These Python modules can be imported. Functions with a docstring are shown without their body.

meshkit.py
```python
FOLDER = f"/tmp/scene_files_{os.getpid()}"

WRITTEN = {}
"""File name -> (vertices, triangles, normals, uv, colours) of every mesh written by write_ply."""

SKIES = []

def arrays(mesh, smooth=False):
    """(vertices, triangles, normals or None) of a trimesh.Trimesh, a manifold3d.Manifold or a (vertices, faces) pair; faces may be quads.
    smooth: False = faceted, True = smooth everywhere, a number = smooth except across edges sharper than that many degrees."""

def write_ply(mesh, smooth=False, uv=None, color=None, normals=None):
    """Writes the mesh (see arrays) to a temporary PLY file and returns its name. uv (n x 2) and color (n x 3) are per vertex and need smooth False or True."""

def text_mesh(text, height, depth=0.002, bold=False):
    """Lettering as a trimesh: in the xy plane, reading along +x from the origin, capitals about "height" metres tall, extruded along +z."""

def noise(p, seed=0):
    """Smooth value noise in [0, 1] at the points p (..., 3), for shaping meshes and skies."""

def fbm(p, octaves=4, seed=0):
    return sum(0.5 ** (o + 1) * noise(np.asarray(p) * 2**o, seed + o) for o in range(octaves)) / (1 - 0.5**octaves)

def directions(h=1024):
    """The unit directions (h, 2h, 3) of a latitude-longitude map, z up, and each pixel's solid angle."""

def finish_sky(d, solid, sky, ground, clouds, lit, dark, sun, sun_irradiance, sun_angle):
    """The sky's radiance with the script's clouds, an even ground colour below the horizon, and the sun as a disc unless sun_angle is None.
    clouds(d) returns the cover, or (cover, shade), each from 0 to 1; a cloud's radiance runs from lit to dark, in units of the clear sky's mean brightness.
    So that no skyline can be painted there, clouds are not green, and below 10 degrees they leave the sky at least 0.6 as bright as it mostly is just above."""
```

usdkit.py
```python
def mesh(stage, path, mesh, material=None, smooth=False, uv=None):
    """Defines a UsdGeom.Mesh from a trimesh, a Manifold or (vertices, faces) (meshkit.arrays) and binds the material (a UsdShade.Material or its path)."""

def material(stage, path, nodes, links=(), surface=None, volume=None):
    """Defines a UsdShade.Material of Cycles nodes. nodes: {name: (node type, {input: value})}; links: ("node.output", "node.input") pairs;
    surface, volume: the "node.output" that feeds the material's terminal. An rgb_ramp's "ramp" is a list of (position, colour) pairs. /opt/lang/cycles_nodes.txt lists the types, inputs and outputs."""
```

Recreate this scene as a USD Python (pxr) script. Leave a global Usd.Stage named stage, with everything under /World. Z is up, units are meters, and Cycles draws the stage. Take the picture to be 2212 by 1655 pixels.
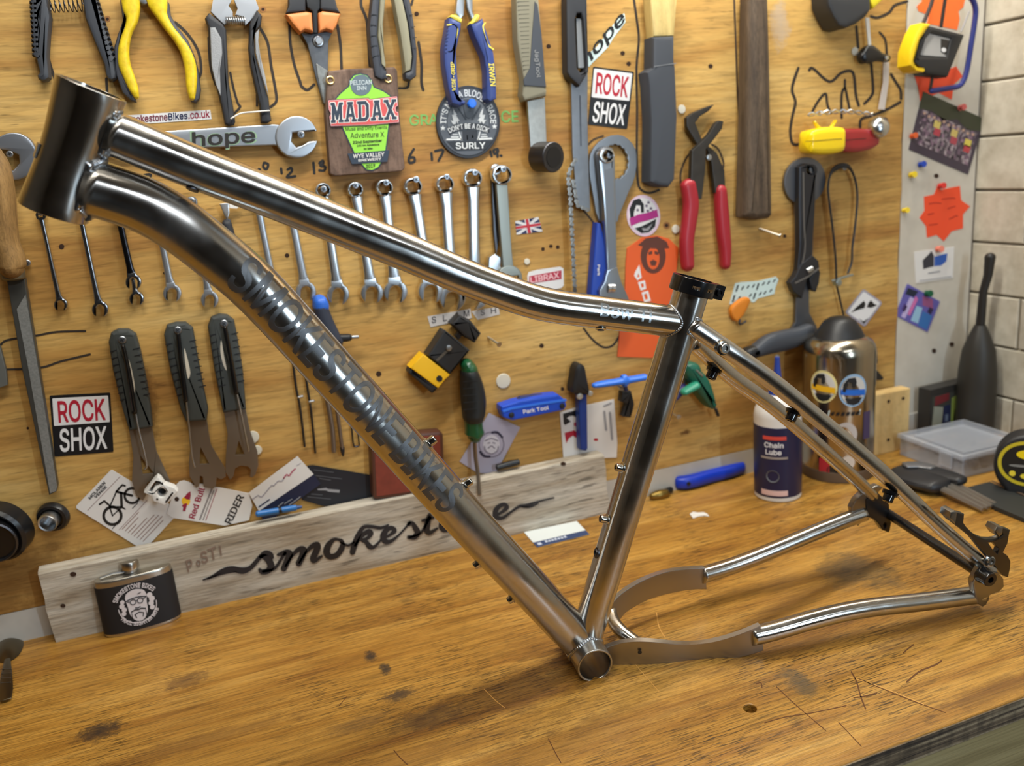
import math, random
import numpy as np, trimesh, usdkit, meshkit
import mapbox_earcut as earcut
from shapely.geometry import Polygon, Point, LineString, MultiPolygon, box as sbox
from shapely import affinity
from shapely.ops import unary_union
from scipy.spatial.transform import Rotation as Ro
from scipy.interpolate import CubicSpline
from pxr import Usd, UsdGeom, UsdLux, Gf, Sdf, Vt, UsdShade

random.seed(4); RNG = np.random.default_rng(4)
stage = Usd.Stage.CreateInMemory()
UsdGeom.SetStageUpAxis(stage, 'Z'); UsdGeom.SetStageMetersPerUnit(stage, 1.0)
UsdGeom.Xform.Define(stage, '/World'); UsdGeom.Scope.Define(stage, '/World/Looks')
stage.SetDefaultPrim(stage.GetPrimAtPath('/World'))

# ---------------------------------------------------------------- camera, light, exposure
# x runs along the tool wall, y = 0 is the board's face (the room is at y < 0), z = 0 is the bench top
IW, IH, FPX = 2212, 1655, 1806.8
CB = np.array([[.9357477, .16253906, -.3129813], [-.34271343, .20970496, -.91573541], [-.08320904, .9641602, .25193525]])
CC = np.array([0., -1.10655596, .52692535])
cam = UsdGeom.Camera.Define(stage, '/World/camera')
m4 = np.eye(4); m4[:3, :3] = CB.T; m4[3, :3] = CC
cam.AddTransformOp().Set(Gf.Matrix4d(m4.tolist()))
cam.CreateHorizontalApertureAttr(36.0); cam.CreateVerticalApertureAttr(36.0*IH/IW)
cam.CreateFocalLengthAttr(36.0*FPX/IW); cam.CreateClippingRangeAttr(Gf.Vec2f(.02, 50))
cam.CreateFStopAttr(5.2); cam.CreateFocusDistanceAttr(.80)
cam.CreateExposureAttr(-0.98)

def light(name, pos, target, w, h, power, col):
    l = UsdLux.RectLight.Define(stage, '/World/'+name)
    pos = np.array(pos, float); z = pos-np.array(target, float); z /= np.linalg.norm(z)
    x = np.cross([0, 0, 1], z); x = np.array([1., 0, 0]) if np.linalg.norm(x) < 1e-6 else x/np.linalg.norm(x)
    y = np.cross(z, x); m = np.eye(4); m[0, :3] = x; m[1, :3] = y; m[2, :3] = z; m[3, :3] = pos
    l.AddTransformOp().Set(Gf.Matrix4d(m.tolist()))
    l.CreateWidthAttr(w); l.CreateHeightAttr(h); l.CreateColorAttr(Gf.Vec3f(*col)); l.CreateNormalizeAttr(True); l.CreateIntensityAttr(power)
light('lamp_key', (.52, -.30, 1.16), (.48, -.17, 0), 1.5, .045, 10.0, (1, .97, .88))
light('lamp_ceiling', (-.25, -.95, 1.72), (.1, -.3, 0), .8, .09, 2.6, (1, .94, .82))
light('lamp_room', (.55, -2.0, 1.55), (.4, -.5, .0), 1.0, .08, 5.2, (.86, .93, 1))
light('lamp_cool', (.78, -1.62, .52), (.3, -.3, .3), .08, .42, 4.0, (.66, .84, 1))

# ---------------------------------------------------------------- helpers
def ray(px, py): return CB @ np.array([px-IW/2, -(py-IH/2), -FPX])
def W(p, d=0.):                                  # a point of the plane d metres in front of the board's face
    r = ray(*p); return CC+(-d-CC[1])/r[1]*r
def B(p, z=0.):                                  # a point of the horizontal plane at height z
    r = ray(*p); return CC+(z-CC[2])/r[2]*r
def Z(x0, y0, s): return lambda *q: [(x0+q[i]/s, y0+q[i+1]/s) for i in range(0, len(q), 2)]
def P2(*q): return [(q[i], q[i+1]) for i in range(0, len(q), 2)]
def lin(c): c = np.array(c, float)/255; return tuple(np.where(c < .04045, c/12.92, ((c+.055)/1.055)**2.4))
MATS = {}
def mat(col, rough=.5, metal=0., noise=0., nscale=60., bump=0., spec=.5, coat=0., stretch=None, emis=0., col2=None):
    key = (tuple(col), rough, metal, noise, nscale, bump, spec, coat, stretch, emis, col2)
    if key in MATS: return MATS[key]
    c = lin(col); n = {'p': ('principled_bsdf', dict(base_color=c, roughness=rough, metallic=metal, specular_ior_level=spec, coat_weight=coat))}; l = []
    if noise or bump:
        n['g'] = ('geometry', {}); n['mp'] = ('mapping', dict(scale=stretch or (1, 1, 1))); n['n'] = ('noise_texture', dict(scale=nscale, detail=4., roughness=.6))
        l += [('g.position', 'mp.vector'), ('mp.vector', 'n.vector')]
    if noise:
        c2 = lin(col2) if col2 else tuple(x*(1-noise) for x in c)
        n['r'] = ('rgb_ramp', dict(ramp=[(.3, c2), (.68, c)])); l += [('n.fac', 'r.fac'), ('r.color', 'p.base_color')]
    if bump:
        n['b'] = ('bump', dict(strength=min(1., bump), distance=.001)); l += [('n.fac', 'b.height'), ('b.normal', 'p.normal')]
    MATS[key] = usdkit.material(stage, f'/World/Looks/look_{len(MATS):03d}', n, l, surface='p.bsdf' if 0 else 'p.BSDF'); return MATS[key]

USED = {}
def numbered(parent, name):
    k = (parent, name); USED[k] = USED.get(k, -1)+1
    return f'{parent}/{name}'+(f'_{USED[k]:03d}' if USED[k] else '')
def meta(prim, label=None, cat=None, group=None, kind=None):
    for k, v in (('label', label), ('category', cat), ('group', group), ('kind', kind)):
        if v: prim.SetCustomDataByKey(k, v)
def tm(m): return m if isinstance(m, trimesh.Trimesh) else trimesh.Trimesh(*m, process=False)
def cat_(*ms): return trimesh.util.concatenate([tm(m) for m in ms])
def shade(m, angle):                             # corner normals, smooth except across edges sharper than angle
    v, f = np.asarray(m.vertices, float), np.asarray(m.faces); key = np.unique(np.round(v, 7), axis=0, return_inverse=True)[1].ravel()
    fn = np.cross(v[f[:, 1]]-v[f[:, 0]], v[f[:, 2]]-v[f[:, 0]]); L = np.linalg.norm(fn, axis=1); un = fn/np.maximum(L, 1e-30)[:, None]; ok = L > 1e-16
    cv, cf = key[f].ravel(), np.repeat(np.arange(len(f)), 3); o = np.argsort(cv, kind='stable'); cs, fs = cv[o], cf[o]
    st = np.searchsorted(cs, cs, 'left'); en = np.searchsorted(cs, cs, 'right'); N = np.zeros((len(o), 3)); cosa = math.cos(math.radians(angle))
    for k in range(min(int((en-st).max()), 80)):
        j = st+k; g = j < en; j = np.where(g, j, 0); w = g & ok[fs[j]] & ((un[fs]*un[fs[j]]).sum(1) >= cosa-1e-9); N += np.where(w[:, None], fn[fs[j]], 0)
    ln = np.linalg.norm(N, axis=1, keepdims=True); N = np.where(ln > 1e-30, N/np.maximum(ln, 1e-30), un[fs]); out = np.empty_like(N); out[o] = N
    q = np.column_stack([f.ravel(), np.round(out*1000).astype(int)]); _, first, inv = np.unique(q, axis=0, return_index=True, return_inverse=True)
    return v[f.ravel()[first]], inv.reshape(-1, 3), out[first]
class T:                                         # a thing; its parts are collected, then written under an Xform at its base
    def __init__(s, name, label, cat, group=None, kind=None, matrix=None):
        s.name, s.label, s.cat, s.group, s.kind, s.parts, s.matrix = name, label, cat, group, kind, [], matrix
    def p(s, name, mesh, m, smooth=35, sub=None, label=None, kind=None, attr=None):
        s.parts.append((name, tm(mesh), m, smooth, sub, label, kind, attr)); return len(s.parts)-1
    def end(s):
        path = numbered('/World', s.name); paths = {}
        if s.matrix is None:
            v = np.vstack([q[1].vertices for q in s.parts]); lo, hi = v.min(0), v.max(0); base = np.array([(lo[0]+hi[0])/2, (lo[1]+hi[1])/2, lo[2]])
        else: base = np.zeros(3)
        single = len(s.parts) == 1 and s.matrix is None
        if not single:
            x = UsdGeom.Xform.Define(stage, path)
            if s.matrix is not None: x.AddTransformOp().Set(Gf.Matrix4d(s.matrix.tolist()))
            else: x.AddTranslateOp().Set(Gf.Vec3d(*map(float, base)))
        for i, (name, m, mt, smooth, sub, label, kind, attr) in enumerate(s.parts):
            if single: pp = path
            else:
                par = path if sub is None else paths[sub]; pp = numbered(par, name)
            paths[i] = pp
            ang = attr is None and smooth is not True and smooth is not False
            if ang:
                v_, f_, n_ = shade(m, smooth); mesh = usdkit.mesh(stage, pp, (v_-base, f_), mt, smooth=False); mesh.CreateNormalsAttr(Vt.Vec3fArray.FromNumpy(n_.astype(np.float32))); mesh.SetNormalsInterpolation('vertex')
            else: mesh = usdkit.mesh(stage, pp, trimesh.Trimesh(m.vertices-base, m.faces, process=False), mt, smooth=smooth if attr is None else True)
            if attr is not None: UsdGeom.PrimvarsAPI(mesh).CreatePrimvar('tdir', Sdf.ValueTypeNames.Vector3fArray, 'vertex').Set(Vt.Vec3fArray.FromNumpy(np.asarray(attr, np.float32)))
            if single: mesh.AddTranslateOp().Set(Gf.Vec3d(*map(float, base)))
            elif label or kind: meta(mesh.GetPrim(), label, None, None, kind)
        meta(stage.GetPrimAtPath(path), s.label, s.cat, s.group, s.kind); s.path = path; return s

def crom(pts, n=6, closed=True):                 # Catmull-Rom through the points
    p = np.array(pts, float); N = len(p); out = []
    for i in range(N if closed else N-1):
        a, b, c, d = (p[(i+k) % N] if closed else p[min(max(i+k, 0), N-1)] for k in (-1, 0, 1, 2))
        for t in np.arange(n)/n: out.append(.5*((2*b)+(c-a)*t+(2*a-5*b+4*c-d)*t*t+(3*b-a-3*c+d)*t**3))
    if not closed: out.append(p[-1])
    return np.array(out)
def poly(pts, sm=0): 
    g = Polygon(crom(pts, sm) if sm else pts)
    return g if g.is_valid else g.buffer(0)
def geoms(g): return [x for x in getattr(g, 'geoms', [g]) if isinstance(x, Polygon) and x.area > 1e-12]
def inset(r, b):                                 # ring (counter-clockwise), moved inwards by b
    e = np.roll(r, -1, 0)-r; L = np.linalg.norm(e, axis=1, keepdims=True); n = np.stack([-e[:, 1], e[:, 0]], 1)/np.maximum(L, 1e-12)
    q = n+np.roll(n, 1, 0); k = (q*q).sum(1, keepdims=True); q = q*2/np.maximum(k, 1.2)
    return r+q*b
def plate(g, f, bev, thick):
    """A solid from a plane outline: f(xy, h) lifts outline points to 3-D at height h above the base; the front edge is rounded by bev."""
    out = []
    for G in geoms(g):
        from shapely.geometry.polygon import orient
        G = orient(G, 1.0)
        rings = [np.array(G.exterior.coords)[:-1]]+[np.array(h.coords)[:-1] for h in G.interiors]
        rings = [r[np.linalg.norm(np.roll(r, -1, 0)-r, axis=1) > 1e-9] for r in rings]
        ends = np.cumsum([len(r) for r in rings]); lay = [(0, 0), (thick-bev, 0)]+([(thick-bev*.3, bev*.3), (thick, bev)] if bev > 0 else [])
        n = ends[-1]; V, Fc = [], []
        for h, b in lay:
            V.append(f(np.vstack([inset(r, b) if b else r for r in rings]), h))
        tri = earcut.triangulate_float64(np.vstack(rings).astype(np.float64), ends.astype(np.uint32)).reshape(-1, 3)
        q0 = np.vstack(rings); a = q0[tri]; s = np.cross(a[:, 1]-a[:, 0], a[:, 2]-a[:, 0]); tri = np.where(s[:, None] < 0, tri[:, ::-1], tri)
        Fc.append(tri[:, ::-1]); Fc.append(tri+n*(len(lay)-1))
        st = 0
        for r in rings:
            k = len(r); i = np.arange(k)+st; j = (np.arange(k)+1) % k+st
            for L in range(len(lay)-1):
                a, b, c, d = i+L*n, j+L*n, j+(L+1)*n, i+(L+1)*n
                Fc += [np.stack([a, b, c], 1), np.stack([a, c, d], 1)]
            st += k
        out.append(trimesh.Trimesh(np.vstack(V), np.vstack(Fc), process=False))
    return cat_(*out)
def slab(g, d0, d1, bev=.0008, sm=0):            # pixel outline -> solid standing d0..d1 metres off the board
    if not isinstance(g, (Polygon, MultiPolygon)): g = poly(g, sm)
    o = []
    for G in geoms(g):
        cv = lambda ring: [W(q, d1)[[0, 2]] for q in list(ring.coords)[:-1]]
        o.append(Polygon(cv(G.exterior), [cv(h) for h in G.interiors]))
    return plate(MultiPolygon(o), lambda xy, h: np.stack([xy[:, 0], np.full(len(xy), -d0-h), xy[:, 1]], 1), min(bev, (d1-d0)*.6), d1-d0)
def bslab(g, z0, z1, bev=.0008, sm=0):           # the same lying on the bench
    if not isinstance(g, (Polygon, MultiPolygon)): g = poly(g, sm)
    o = [Polygon([B(q, z1)[:2] for q in list(G.exterior.coords)[:-1]], [[B(q, z1)[:2] for q in list(h.coords)[:-1]] for h in G.interiors]) for G in geoms(g)]
    return plate(MultiPolygon(o), lambda xy, h: np.stack([xy[:, 0], xy[:, 1], np.full(len(xy), z0+h)], 1), min(bev, (z1-z0)*.6), z1-z0)
def frames(P, up=None):
    P = np.asarray(P, float); t = np.gradient(P, axis=0); t /= np.linalg.norm(t, axis=1, keepdims=True)
    u = np.array(up if up is not None else ([0, 0, 1.] if abs(t[0][2]) < .9 else [1., 0, 0])); us = []
    for k in t:
        u = (np.array(up, float) if up is not None else u); u = u-k*(u@k); u = u/np.linalg.norm(u); us.append(u)
    us = np.array(us); return t, us, np.cross(t, us)
def sweep(P, a, b=None, up=None, seg=14, cap=.0, closed=False, attr=False, power=1.):
    """Sweeps an ellipse (half width a across 'up', half height b along it) along P; cap > 0 rounds the ends."""
    P = np.asarray(P, float); n = len(P); a = np.broadcast_to(np.asarray(a, float), n).copy(); b = a if b is None else np.broadcast_to(np.asarray(b, float), n).copy()
    if cap and not closed:
        t0, t1 = P[0]-P[1], P[-1]-P[-2]; t0 /= np.linalg.norm(t0); t1 /= np.linalg.norm(t1); ang = np.array([.35, .8, 1.2, 1.5])
        r0, r1 = min(a[0], b[0])*cap, min(a[-1], b[-1])*cap
        P = np.vstack([[P[0]+t0*r0*math.sin(x) for x in ang[::-1]], P, [P[-1]+t1*r1*math.sin(x) for x in ang]])
        a, b = (np.concatenate([q[0]*np.cos(ang[::-1]), q, q[-1]*np.cos(ang)]) for q in (a, b)); n = len(P)
    t, u, s = frames(P, up); th = np.arange(seg)*2*np.pi/seg; c, sn = np.cos(th), np.sin(th)
    c, sn = np.sign(c)*np.abs(c)**power, np.sign(sn)*np.abs(sn)**power
    V = P[:, None]+a[:, None, None]*c[None, :, None]*s[:, None]+b[:, None, None]*sn[None, :, None]*u[:, None]
    i = np.arange(seg); j = (i+1) % seg; F = []
    for k in range(n if closed else n-1):
        q = ((k+1) % n)*seg; F += [np.stack([k*seg+i, q+i, q+j], 1), np.stack([k*seg+i, q+j, k*seg+j], 1)]
    V = V.reshape(-1, 3); tt = np.repeat(t, seg, 0)
    if not closed:
        V = np.vstack([V, P[0], P[-1]]); tt = np.vstack([tt, t[0], t[-1]])
        F += [np.stack([np.full(seg, n*seg), i, j], 1), np.stack([np.full(seg, n*seg+1), (n-1)*seg+j, (n-1)*seg+i], 1)]
    m = trimesh.Trimesh(V, np.vstack(F), process=False)
    if m.volume < 0: m = trimesh.Trimesh(V, np.vstack(F)[:, ::-1], process=False)
    return (m, tt) if attr else m
def scale_at(p, d): return np.linalg.norm(W((p[0]+1, p[1]), d)-W(p, d))
def grip(pts, d, th, sm=5, power=.75, cap=1.):   # (px, py, half width px)* -> a rounded bar lying th thick with its axis d off the board
    q = crom(np.array(pts, float), sm, False) if sm else np.array(pts, float)
    P = np.array([W(k[:2], d) for k in q]); a = np.array([k[2]*scale_at(k[:2], d) for k in q])
    return sweep(P, a, np.minimum(th, a*1.6) if np.ndim(th) == 0 else th, up=[0, -1, 0], cap=cap, power=power)
def G3(*q): return [(q[i], q[i+1], q[i+2]) for i in range(0, len(q), 3)]
def wire(pts, d, r, sm=5, closed=False):         # round wire through pixels at d (number or per-point list), radius r metres
    ds = d if np.ndim(d) else [d]*len(pts); P = np.array([W(p, k) for p, k in zip(pts, ds)])
    return sweep(crom(P, sm, closed) if sm else P, r, seg=8, closed=closed, cap=.9)
def ribbon(pts, w, d=.0001, th=.0003, sm=4, closed=False):   # flat drawn line, w px wide
    q = crom(pts, sm, closed) if sm else np.array(pts, float)
    return slab(LineString(list(q)+([q[0]] if closed else [])).buffer(w/2, cap_style=1, quad_segs=2), d, d+th, 0)
def lathe(prof, base, axis, seg=24):
    a = np.array(axis, float); a /= np.linalg.norm(a); u = np.cross(a, [0, 0, 1.] if abs(a[2]) < .9 else [1., 0, 0]); u /= np.linalg.norm(u); v = np.cross(a, u)
    th = np.arange(seg)*2*np.pi/seg; C = np.cos(th)[:, None]*u+np.sin(th)[:, None]*v; prof = np.array(prof, float)
    V = np.vstack([np.array(base)+a*h+C*r for r, h in prof]); i = np.arange(seg); j = (i+1) % seg; F = []
    for k in range(len(prof)-1):
        p, q = k*seg, (k+1)*seg; F += [np.stack([p+i, p+j, q+j], 1), np.stack([p+i, q+j, q+i], 1)]
    m = trimesh.Trimesh(V, np.vstack(F), process=False); m.update_faces(m.nondegenerate_faces(height=1e-9)); return m
def disc(p, d0, d1, r, bev=.3, seg=20):          # round button on the board, r metres
    h = d1-d0; b = min(bev*r, h); return lathe([(0, 0), (r, 0), (r, h-b), (r-b*.3, h-b*.3), (r-b, h), (0, h)], W(p, d0), [0, -1, 0], seg)
def circ(p, r, n=32, ry=None, rot=0):
    t = np.arange(n)*2*np.pi/n; c, s = np.cos(rot), np.sin(rot); x, y = r*np.cos(t), (ry or r)*np.sin(t)
    return Polygon(np.stack([p[0]+x*c-y*s, p[1]+x*s+y*c], 1))
TXT = {}
def tmesh(s, bold=False):
    if (s, bold) not in TXT: TXT[s, bold] = meshkit.text_mesh(s, 1.0, .05, bold)
    return TXT[s, bold]
def text3(s, Pa, Pb, Pc, lift=.0003, base=0., bold=True, arc=0.):
    """Lettering from Pa (left foot) to Pb (right foot), Pc above Pa by the cap height; base = distance off the plane."""
    m = tmesh(s, bold); v = m.vertices.copy(); x0, x1 = v[:, 0].min(), v[:, 0].max(); u = (v[:, 0]-x0)/(x1-x0); w = v[:, 1]
    Pa, Pb, Pc = map(np.array, (Pa, Pb, Pc)); n = np.cross(Pb-Pa, Pc-Pa); n /= np.linalg.norm(n)
    if arc:
        L = 1.; ang = (u-.5)*arc; R = 1/arc; asp = np.linalg.norm(Pc-Pa)/np.linalg.norm(Pb-Pa)
        rr = R+w*asp; u = .5+rr*np.sin(ang); w = (rr*np.cos(ang)-R*math.cos(arc/2))/asp
    return trimesh.Trimesh(Pa+u[:, None]*(Pb-Pa)+w[:, None]*(Pc-Pa)+n*(base+np.where(v[:, 2] > .025, lift, 0)[:, None]), m.faces, process=False)
def wtext(s, a, b, c, d, lift=.0003, bold=True, arc=0.): return text3(s, W(a, d), W(b, d), W(c, d), lift, 0, bold, arc)
def quad(a, b, c, d, nx=1): return [a, b, c, d]
def rrect(pts, r):                               # outline with corners rounded by r px
    g = Polygon(pts); return g.buffer(-r).buffer(r, quad_segs=4)
def boxm(x0, x1, y0, y1, z0, z1, b=0.):
    if b <= 0: m = trimesh.creation.box((x1-x0, y1-y0, z1-z0)); m.apply_translation([(x0+x1)/2, (y0+y1)/2, (z0+z1)/2]); return m
    return plate(sbox(x0, y0, x1, y1), lambda xy, h: np.stack([xy[:, 0], xy[:, 1], np.full(len(xy), z0+h)], 1), b, z1-z0)
BLACK = mat((26, 27, 30), .45); RUBBER = mat((44, 46, 52), .6); STEEL = mat((186, 188, 190), .34, 1.); CHROME = mat((222, 225, 229), .26, 1.)
DARKST = mat((84, 84, 88), .38, 1.); WHITE = mat((226, 224, 220), .5); INK = mat((30, 26, 24), .6); PAPER = mat((222, 219, 216), .6)
# ---------------------------------------------------------------- room shell
def wood(name, cols, sc, knots=(), rough=.45, fine=.35, spec=.4, stains=(), bumpd=.0006, warp=.02, spots=None, coat=0., finesc=None, pores=None):
    """Wood grain along x: cols = ramp of (pos, sRGB); sc = noise scale (x, y, z); knots / stains: (centre, radii, colour, strength, noise scale)"""
    n = {'g': ('geometry', {}), 'm1': ('mapping', dict(scale=sc)), 'n1': ('noise_texture', dict(scale=1., detail=5., roughness=.62, distortion=.6)),
         'r1': ('rgb_ramp', dict(ramp=[(p, lin(c)) for p, c in cols])), 'm2': ('mapping', dict(scale=finesc or tuple(s*f for s, f in zip(sc, (2.2, 14, 14))))), 'n2': ('noise_texture', dict(scale=1., detail=3., roughness=.7)),
         'r2': ('rgb_ramp', dict(ramp=[(.30, (1-fine,)*3), (.56, (1, 1, 1))])), 'mx': ('mix_color' if 0 else 'mix', dict(mix_type='multiply', fac=1.)),
         'p': ('principled_bsdf', dict(roughness=rough, specular_ior_level=spec, coat_weight=coat, coat_roughness=.25)), 'b': ('bump', dict(strength=.55, distance=bumpd))}
    l = [('g.position', 'm1.vector'), ('m1.vector', 'n1.vector'), ('n1.fac', 'r1.fac'), ('g.position', 'm2.vector'), ('m2.vector', 'n2.vector'), ('n2.fac', 'r2.fac'),
         ('r1.color', 'mx.color1'), ('r2.color', 'mx.color2'), ('n2.fac', 'b.height'), ('b.normal', 'p.normal')]
    last = 'mx.color'
    if pores:                                    # short dark pores: (scale, strength, threshold)
        n.update({'m3': ('mapping', dict(scale=pores[0])), 'n3': ('noise_texture', dict(scale=1., detail=2., roughness=.6)), 'r3': ('rgb_ramp', dict(ramp=[(pores[2]-.06, (1-pores[1],)*3), (pores[2]+.05, (1, 1, 1))])), 'm4': ('noise_texture', dict(scale=7., detail=3.)), 'r4': ('rgb_ramp', dict(ramp=[(.38, (.15,)*3), (.62, (1,)*3)])), 'x3': ('mix', dict(mix_type='multiply'))})
        l += [('g.position', 'm3.vector'), ('m3.vector', 'n3.vector'), ('n3.fac', 'r3.fac'), ('g.position', 'm4.vector'), ('m4.fac', 'r4.fac'), ('r4.color', 'x3.fac'), (last, 'x3.color1'), ('r3.color', 'x3.color2')]; last = 'x3.color'
    for i, (c, r, col, st, ns) in enumerate(list(knots)+list(stains)):
        k = f's{i}'
        n[k+'a'] = ('vector_math', dict(math_type='subtract', vector2=tuple(c))); n[k+'d'] = ('vector_math', dict(math_type='divide', vector2=tuple(r)))
        n[k+'n'] = ('noise_texture', dict(scale=ns, detail=4., roughness=.75)); n[k+'l'] = ('vector_math', dict(math_type='length'))
        n[k+'x'] = ('math', dict(math_type='multiply_add', value2=2.2, value3=-1.1)); n[k+'y'] = ('math', dict(math_type='add'))
        n[k+'r'] = ('rgb_ramp', dict(ramp=[(.0, (st,)*3), (.55, (st*.8,)*3), (1., (0, 0, 0))])); n[k+'m'] = ('mix', dict(mix_type='mix', color2=lin(col)))
        l += [('g.position', k+'a.vector1'), (k+'a.vector', k+'d.vector1'), (k+'d.vector', k+'l.vector1'), ('g.position', k+'n.vector'), (k+'n.fac', k+'x.value1'),
              (k+'l.value', k+'y.value1'), (k+'x.value', k+'y.value2'), (k+'y.value', k+'r.fac'), (k+'r.color', k+'m.fac'), (last, k+'m.color1')]
        last = k+'m.color'
    l.append((last, 'p.base_color'))
    return usdkit.material(stage, '/World/Looks/'+name, n, l, surface='p.BSDF')

XC = W((2130, 100))[0]                            # the corner of back wall and side wall
XP = W((1946, 420))[0]                            # right edge of the plywood board
BE = -.609                                        # front edge of the bench
def struct(name, mesh, m, label=None):
    t = T(name, label, None, kind='structure'); t.p(name, mesh, m, False); return t.end()
PLASTER = mat((214, 204, 186), .75, noise=.12, nscale=14, bump=.3, col2=(190, 178, 158))
struct('wall_back', boxm(-1.6, XC+.1, .013, .12, -.9, 1.9), PLASTER)
t = T('wall_right', None, None, kind='structure')
BLK = mat((206, 198, 180), .8, noise=.2, nscale=30, bump=.6, col2=(176, 166, 146)); BLK2 = mat((196, 188, 172), .8, noise=.2, nscale=26, bump=.6, col2=(170, 160, 142)); MORT = mat((192, 183, 165), .9, bump=.5)
t.p('mortar', boxm(XC+.0095, XC+.12, -2.6, .013, -.9, 1.9), MORT, False)
hb = .088; k = 0
for r in range(-1, 12):
    z0 = r*hb-.02
    for c in range(-1, 4):
        y1 = .012-c*.215-(.1075 if r % 2 else 0)+.1075; y0 = y1-.2115; y1 = min(y1, .012)
        if y1-y0 < .02: continue
        j = RNG.uniform(-.0012, .0012); m_ = plate(sbox(y0, z0, y1, z0+hb-.004), lambda xy, h, j=j: np.stack([XC+.012-h+j, xy[:, 0], xy[:, 1]], 1) if 0 else np.column_stack([np.full(len(xy), XC+.012-h+j), xy[:, 0], xy[:, 1]]), .002, .012)
        m_ = trimesh.Trimesh(m_.vertices, m_.faces[:, ::-1], process=False)
        t.p('block', m_, [BLK, BLK2][k % 2], False); k += 1
t.end()
struct('wall_left', boxm(-1.72, -1.6, -2.6, .12, -.9, 1.9), mat((110, 104, 96), .8)); struct('wall_front', boxm(-1.72, XC+.12, -2.72, -2.6, -.9, 1.9), mat((58, 54, 52), .8))
struct('floor', boxm(-1.72, XC+.12, -2.72, .12, -.95, -.9), mat((96, 92, 86), .85, noise=.2, nscale=9))
struct('ceiling', boxm(-1.72, XC+.12, -2.72, .12, 1.9, 1.95), mat((150, 146, 138), .85))
# the bench
STN = [((0, 0, 0), (1, 1, 1), (0, 0, 0), 0, 1)]
def bst(px, py, rx, ry, col, st, ns=60): c = B((px, py)); return ((c[0], c[1], 0), (rx, ry, .05), col, st, ns)
BENCH = wood('bench_wood', [(.28, (138, 88, 30)), (.44, (168, 118, 44)), (.56, (190, 140, 60)), (.72, (206, 159, 80))], (2.6, 30, 30), fine=.5, rough=.42, spec=.45, coat=.12, bumpd=.0007, finesc=(16, 420, 420), pores=((46, 560, 560), .8, .44), stains=[
    bst(215, 1580, .028, .018, (48, 36, 30), .95, 120), bst(400, 1472, .03, .018, (92, 60, 34), .7, 90), bst(800, 1418, .008, .014, (44, 38, 34), .95, 140), bst(832, 1445, .007, .016, (44, 38, 34), .95, 150), bst(862, 1502, .022, .011, (58, 46, 38), .9, 130),
    bst(930, 1550, .045, .02, (84, 62, 40), .65, 80), bst(775, 1565, .04, .014, (96, 70, 44), .5, 90), bst(1730, 1478, .017, .03, (66, 62, 48), .75, 60), bst(1850, 1235, .05, .06, (92, 74, 46), .75, 26), bst(1110, 1500, .12, .035, (92, 58, 26), .55, 40),
    bst(1690, 1400, .12, .018, (110, 70, 28), .5, 50), bst(2010, 1360, .1, .02, (100, 66, 30), .45, 50), bst(1240, 1600, .2, .03, (120, 78, 32), .4, 60), bst(2150, 1490, .08, .015, (98, 64, 26), .5, 60), bst(300, 1640, .2, .015, (112, 72, 30), .5, 50), bst(900, 1640, .2, .02, (110, 72, 30), .4, 60)])
hole = B((1620, 1530))
g = sbox(-1.5, BE, XC, .013).difference(Point(hole[0], hole[1]).buffer(.0062))
t = T('workbench', 'long varnished wooden workbench top with ply edge and pale front rail', 'workbench', kind='structure')
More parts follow.
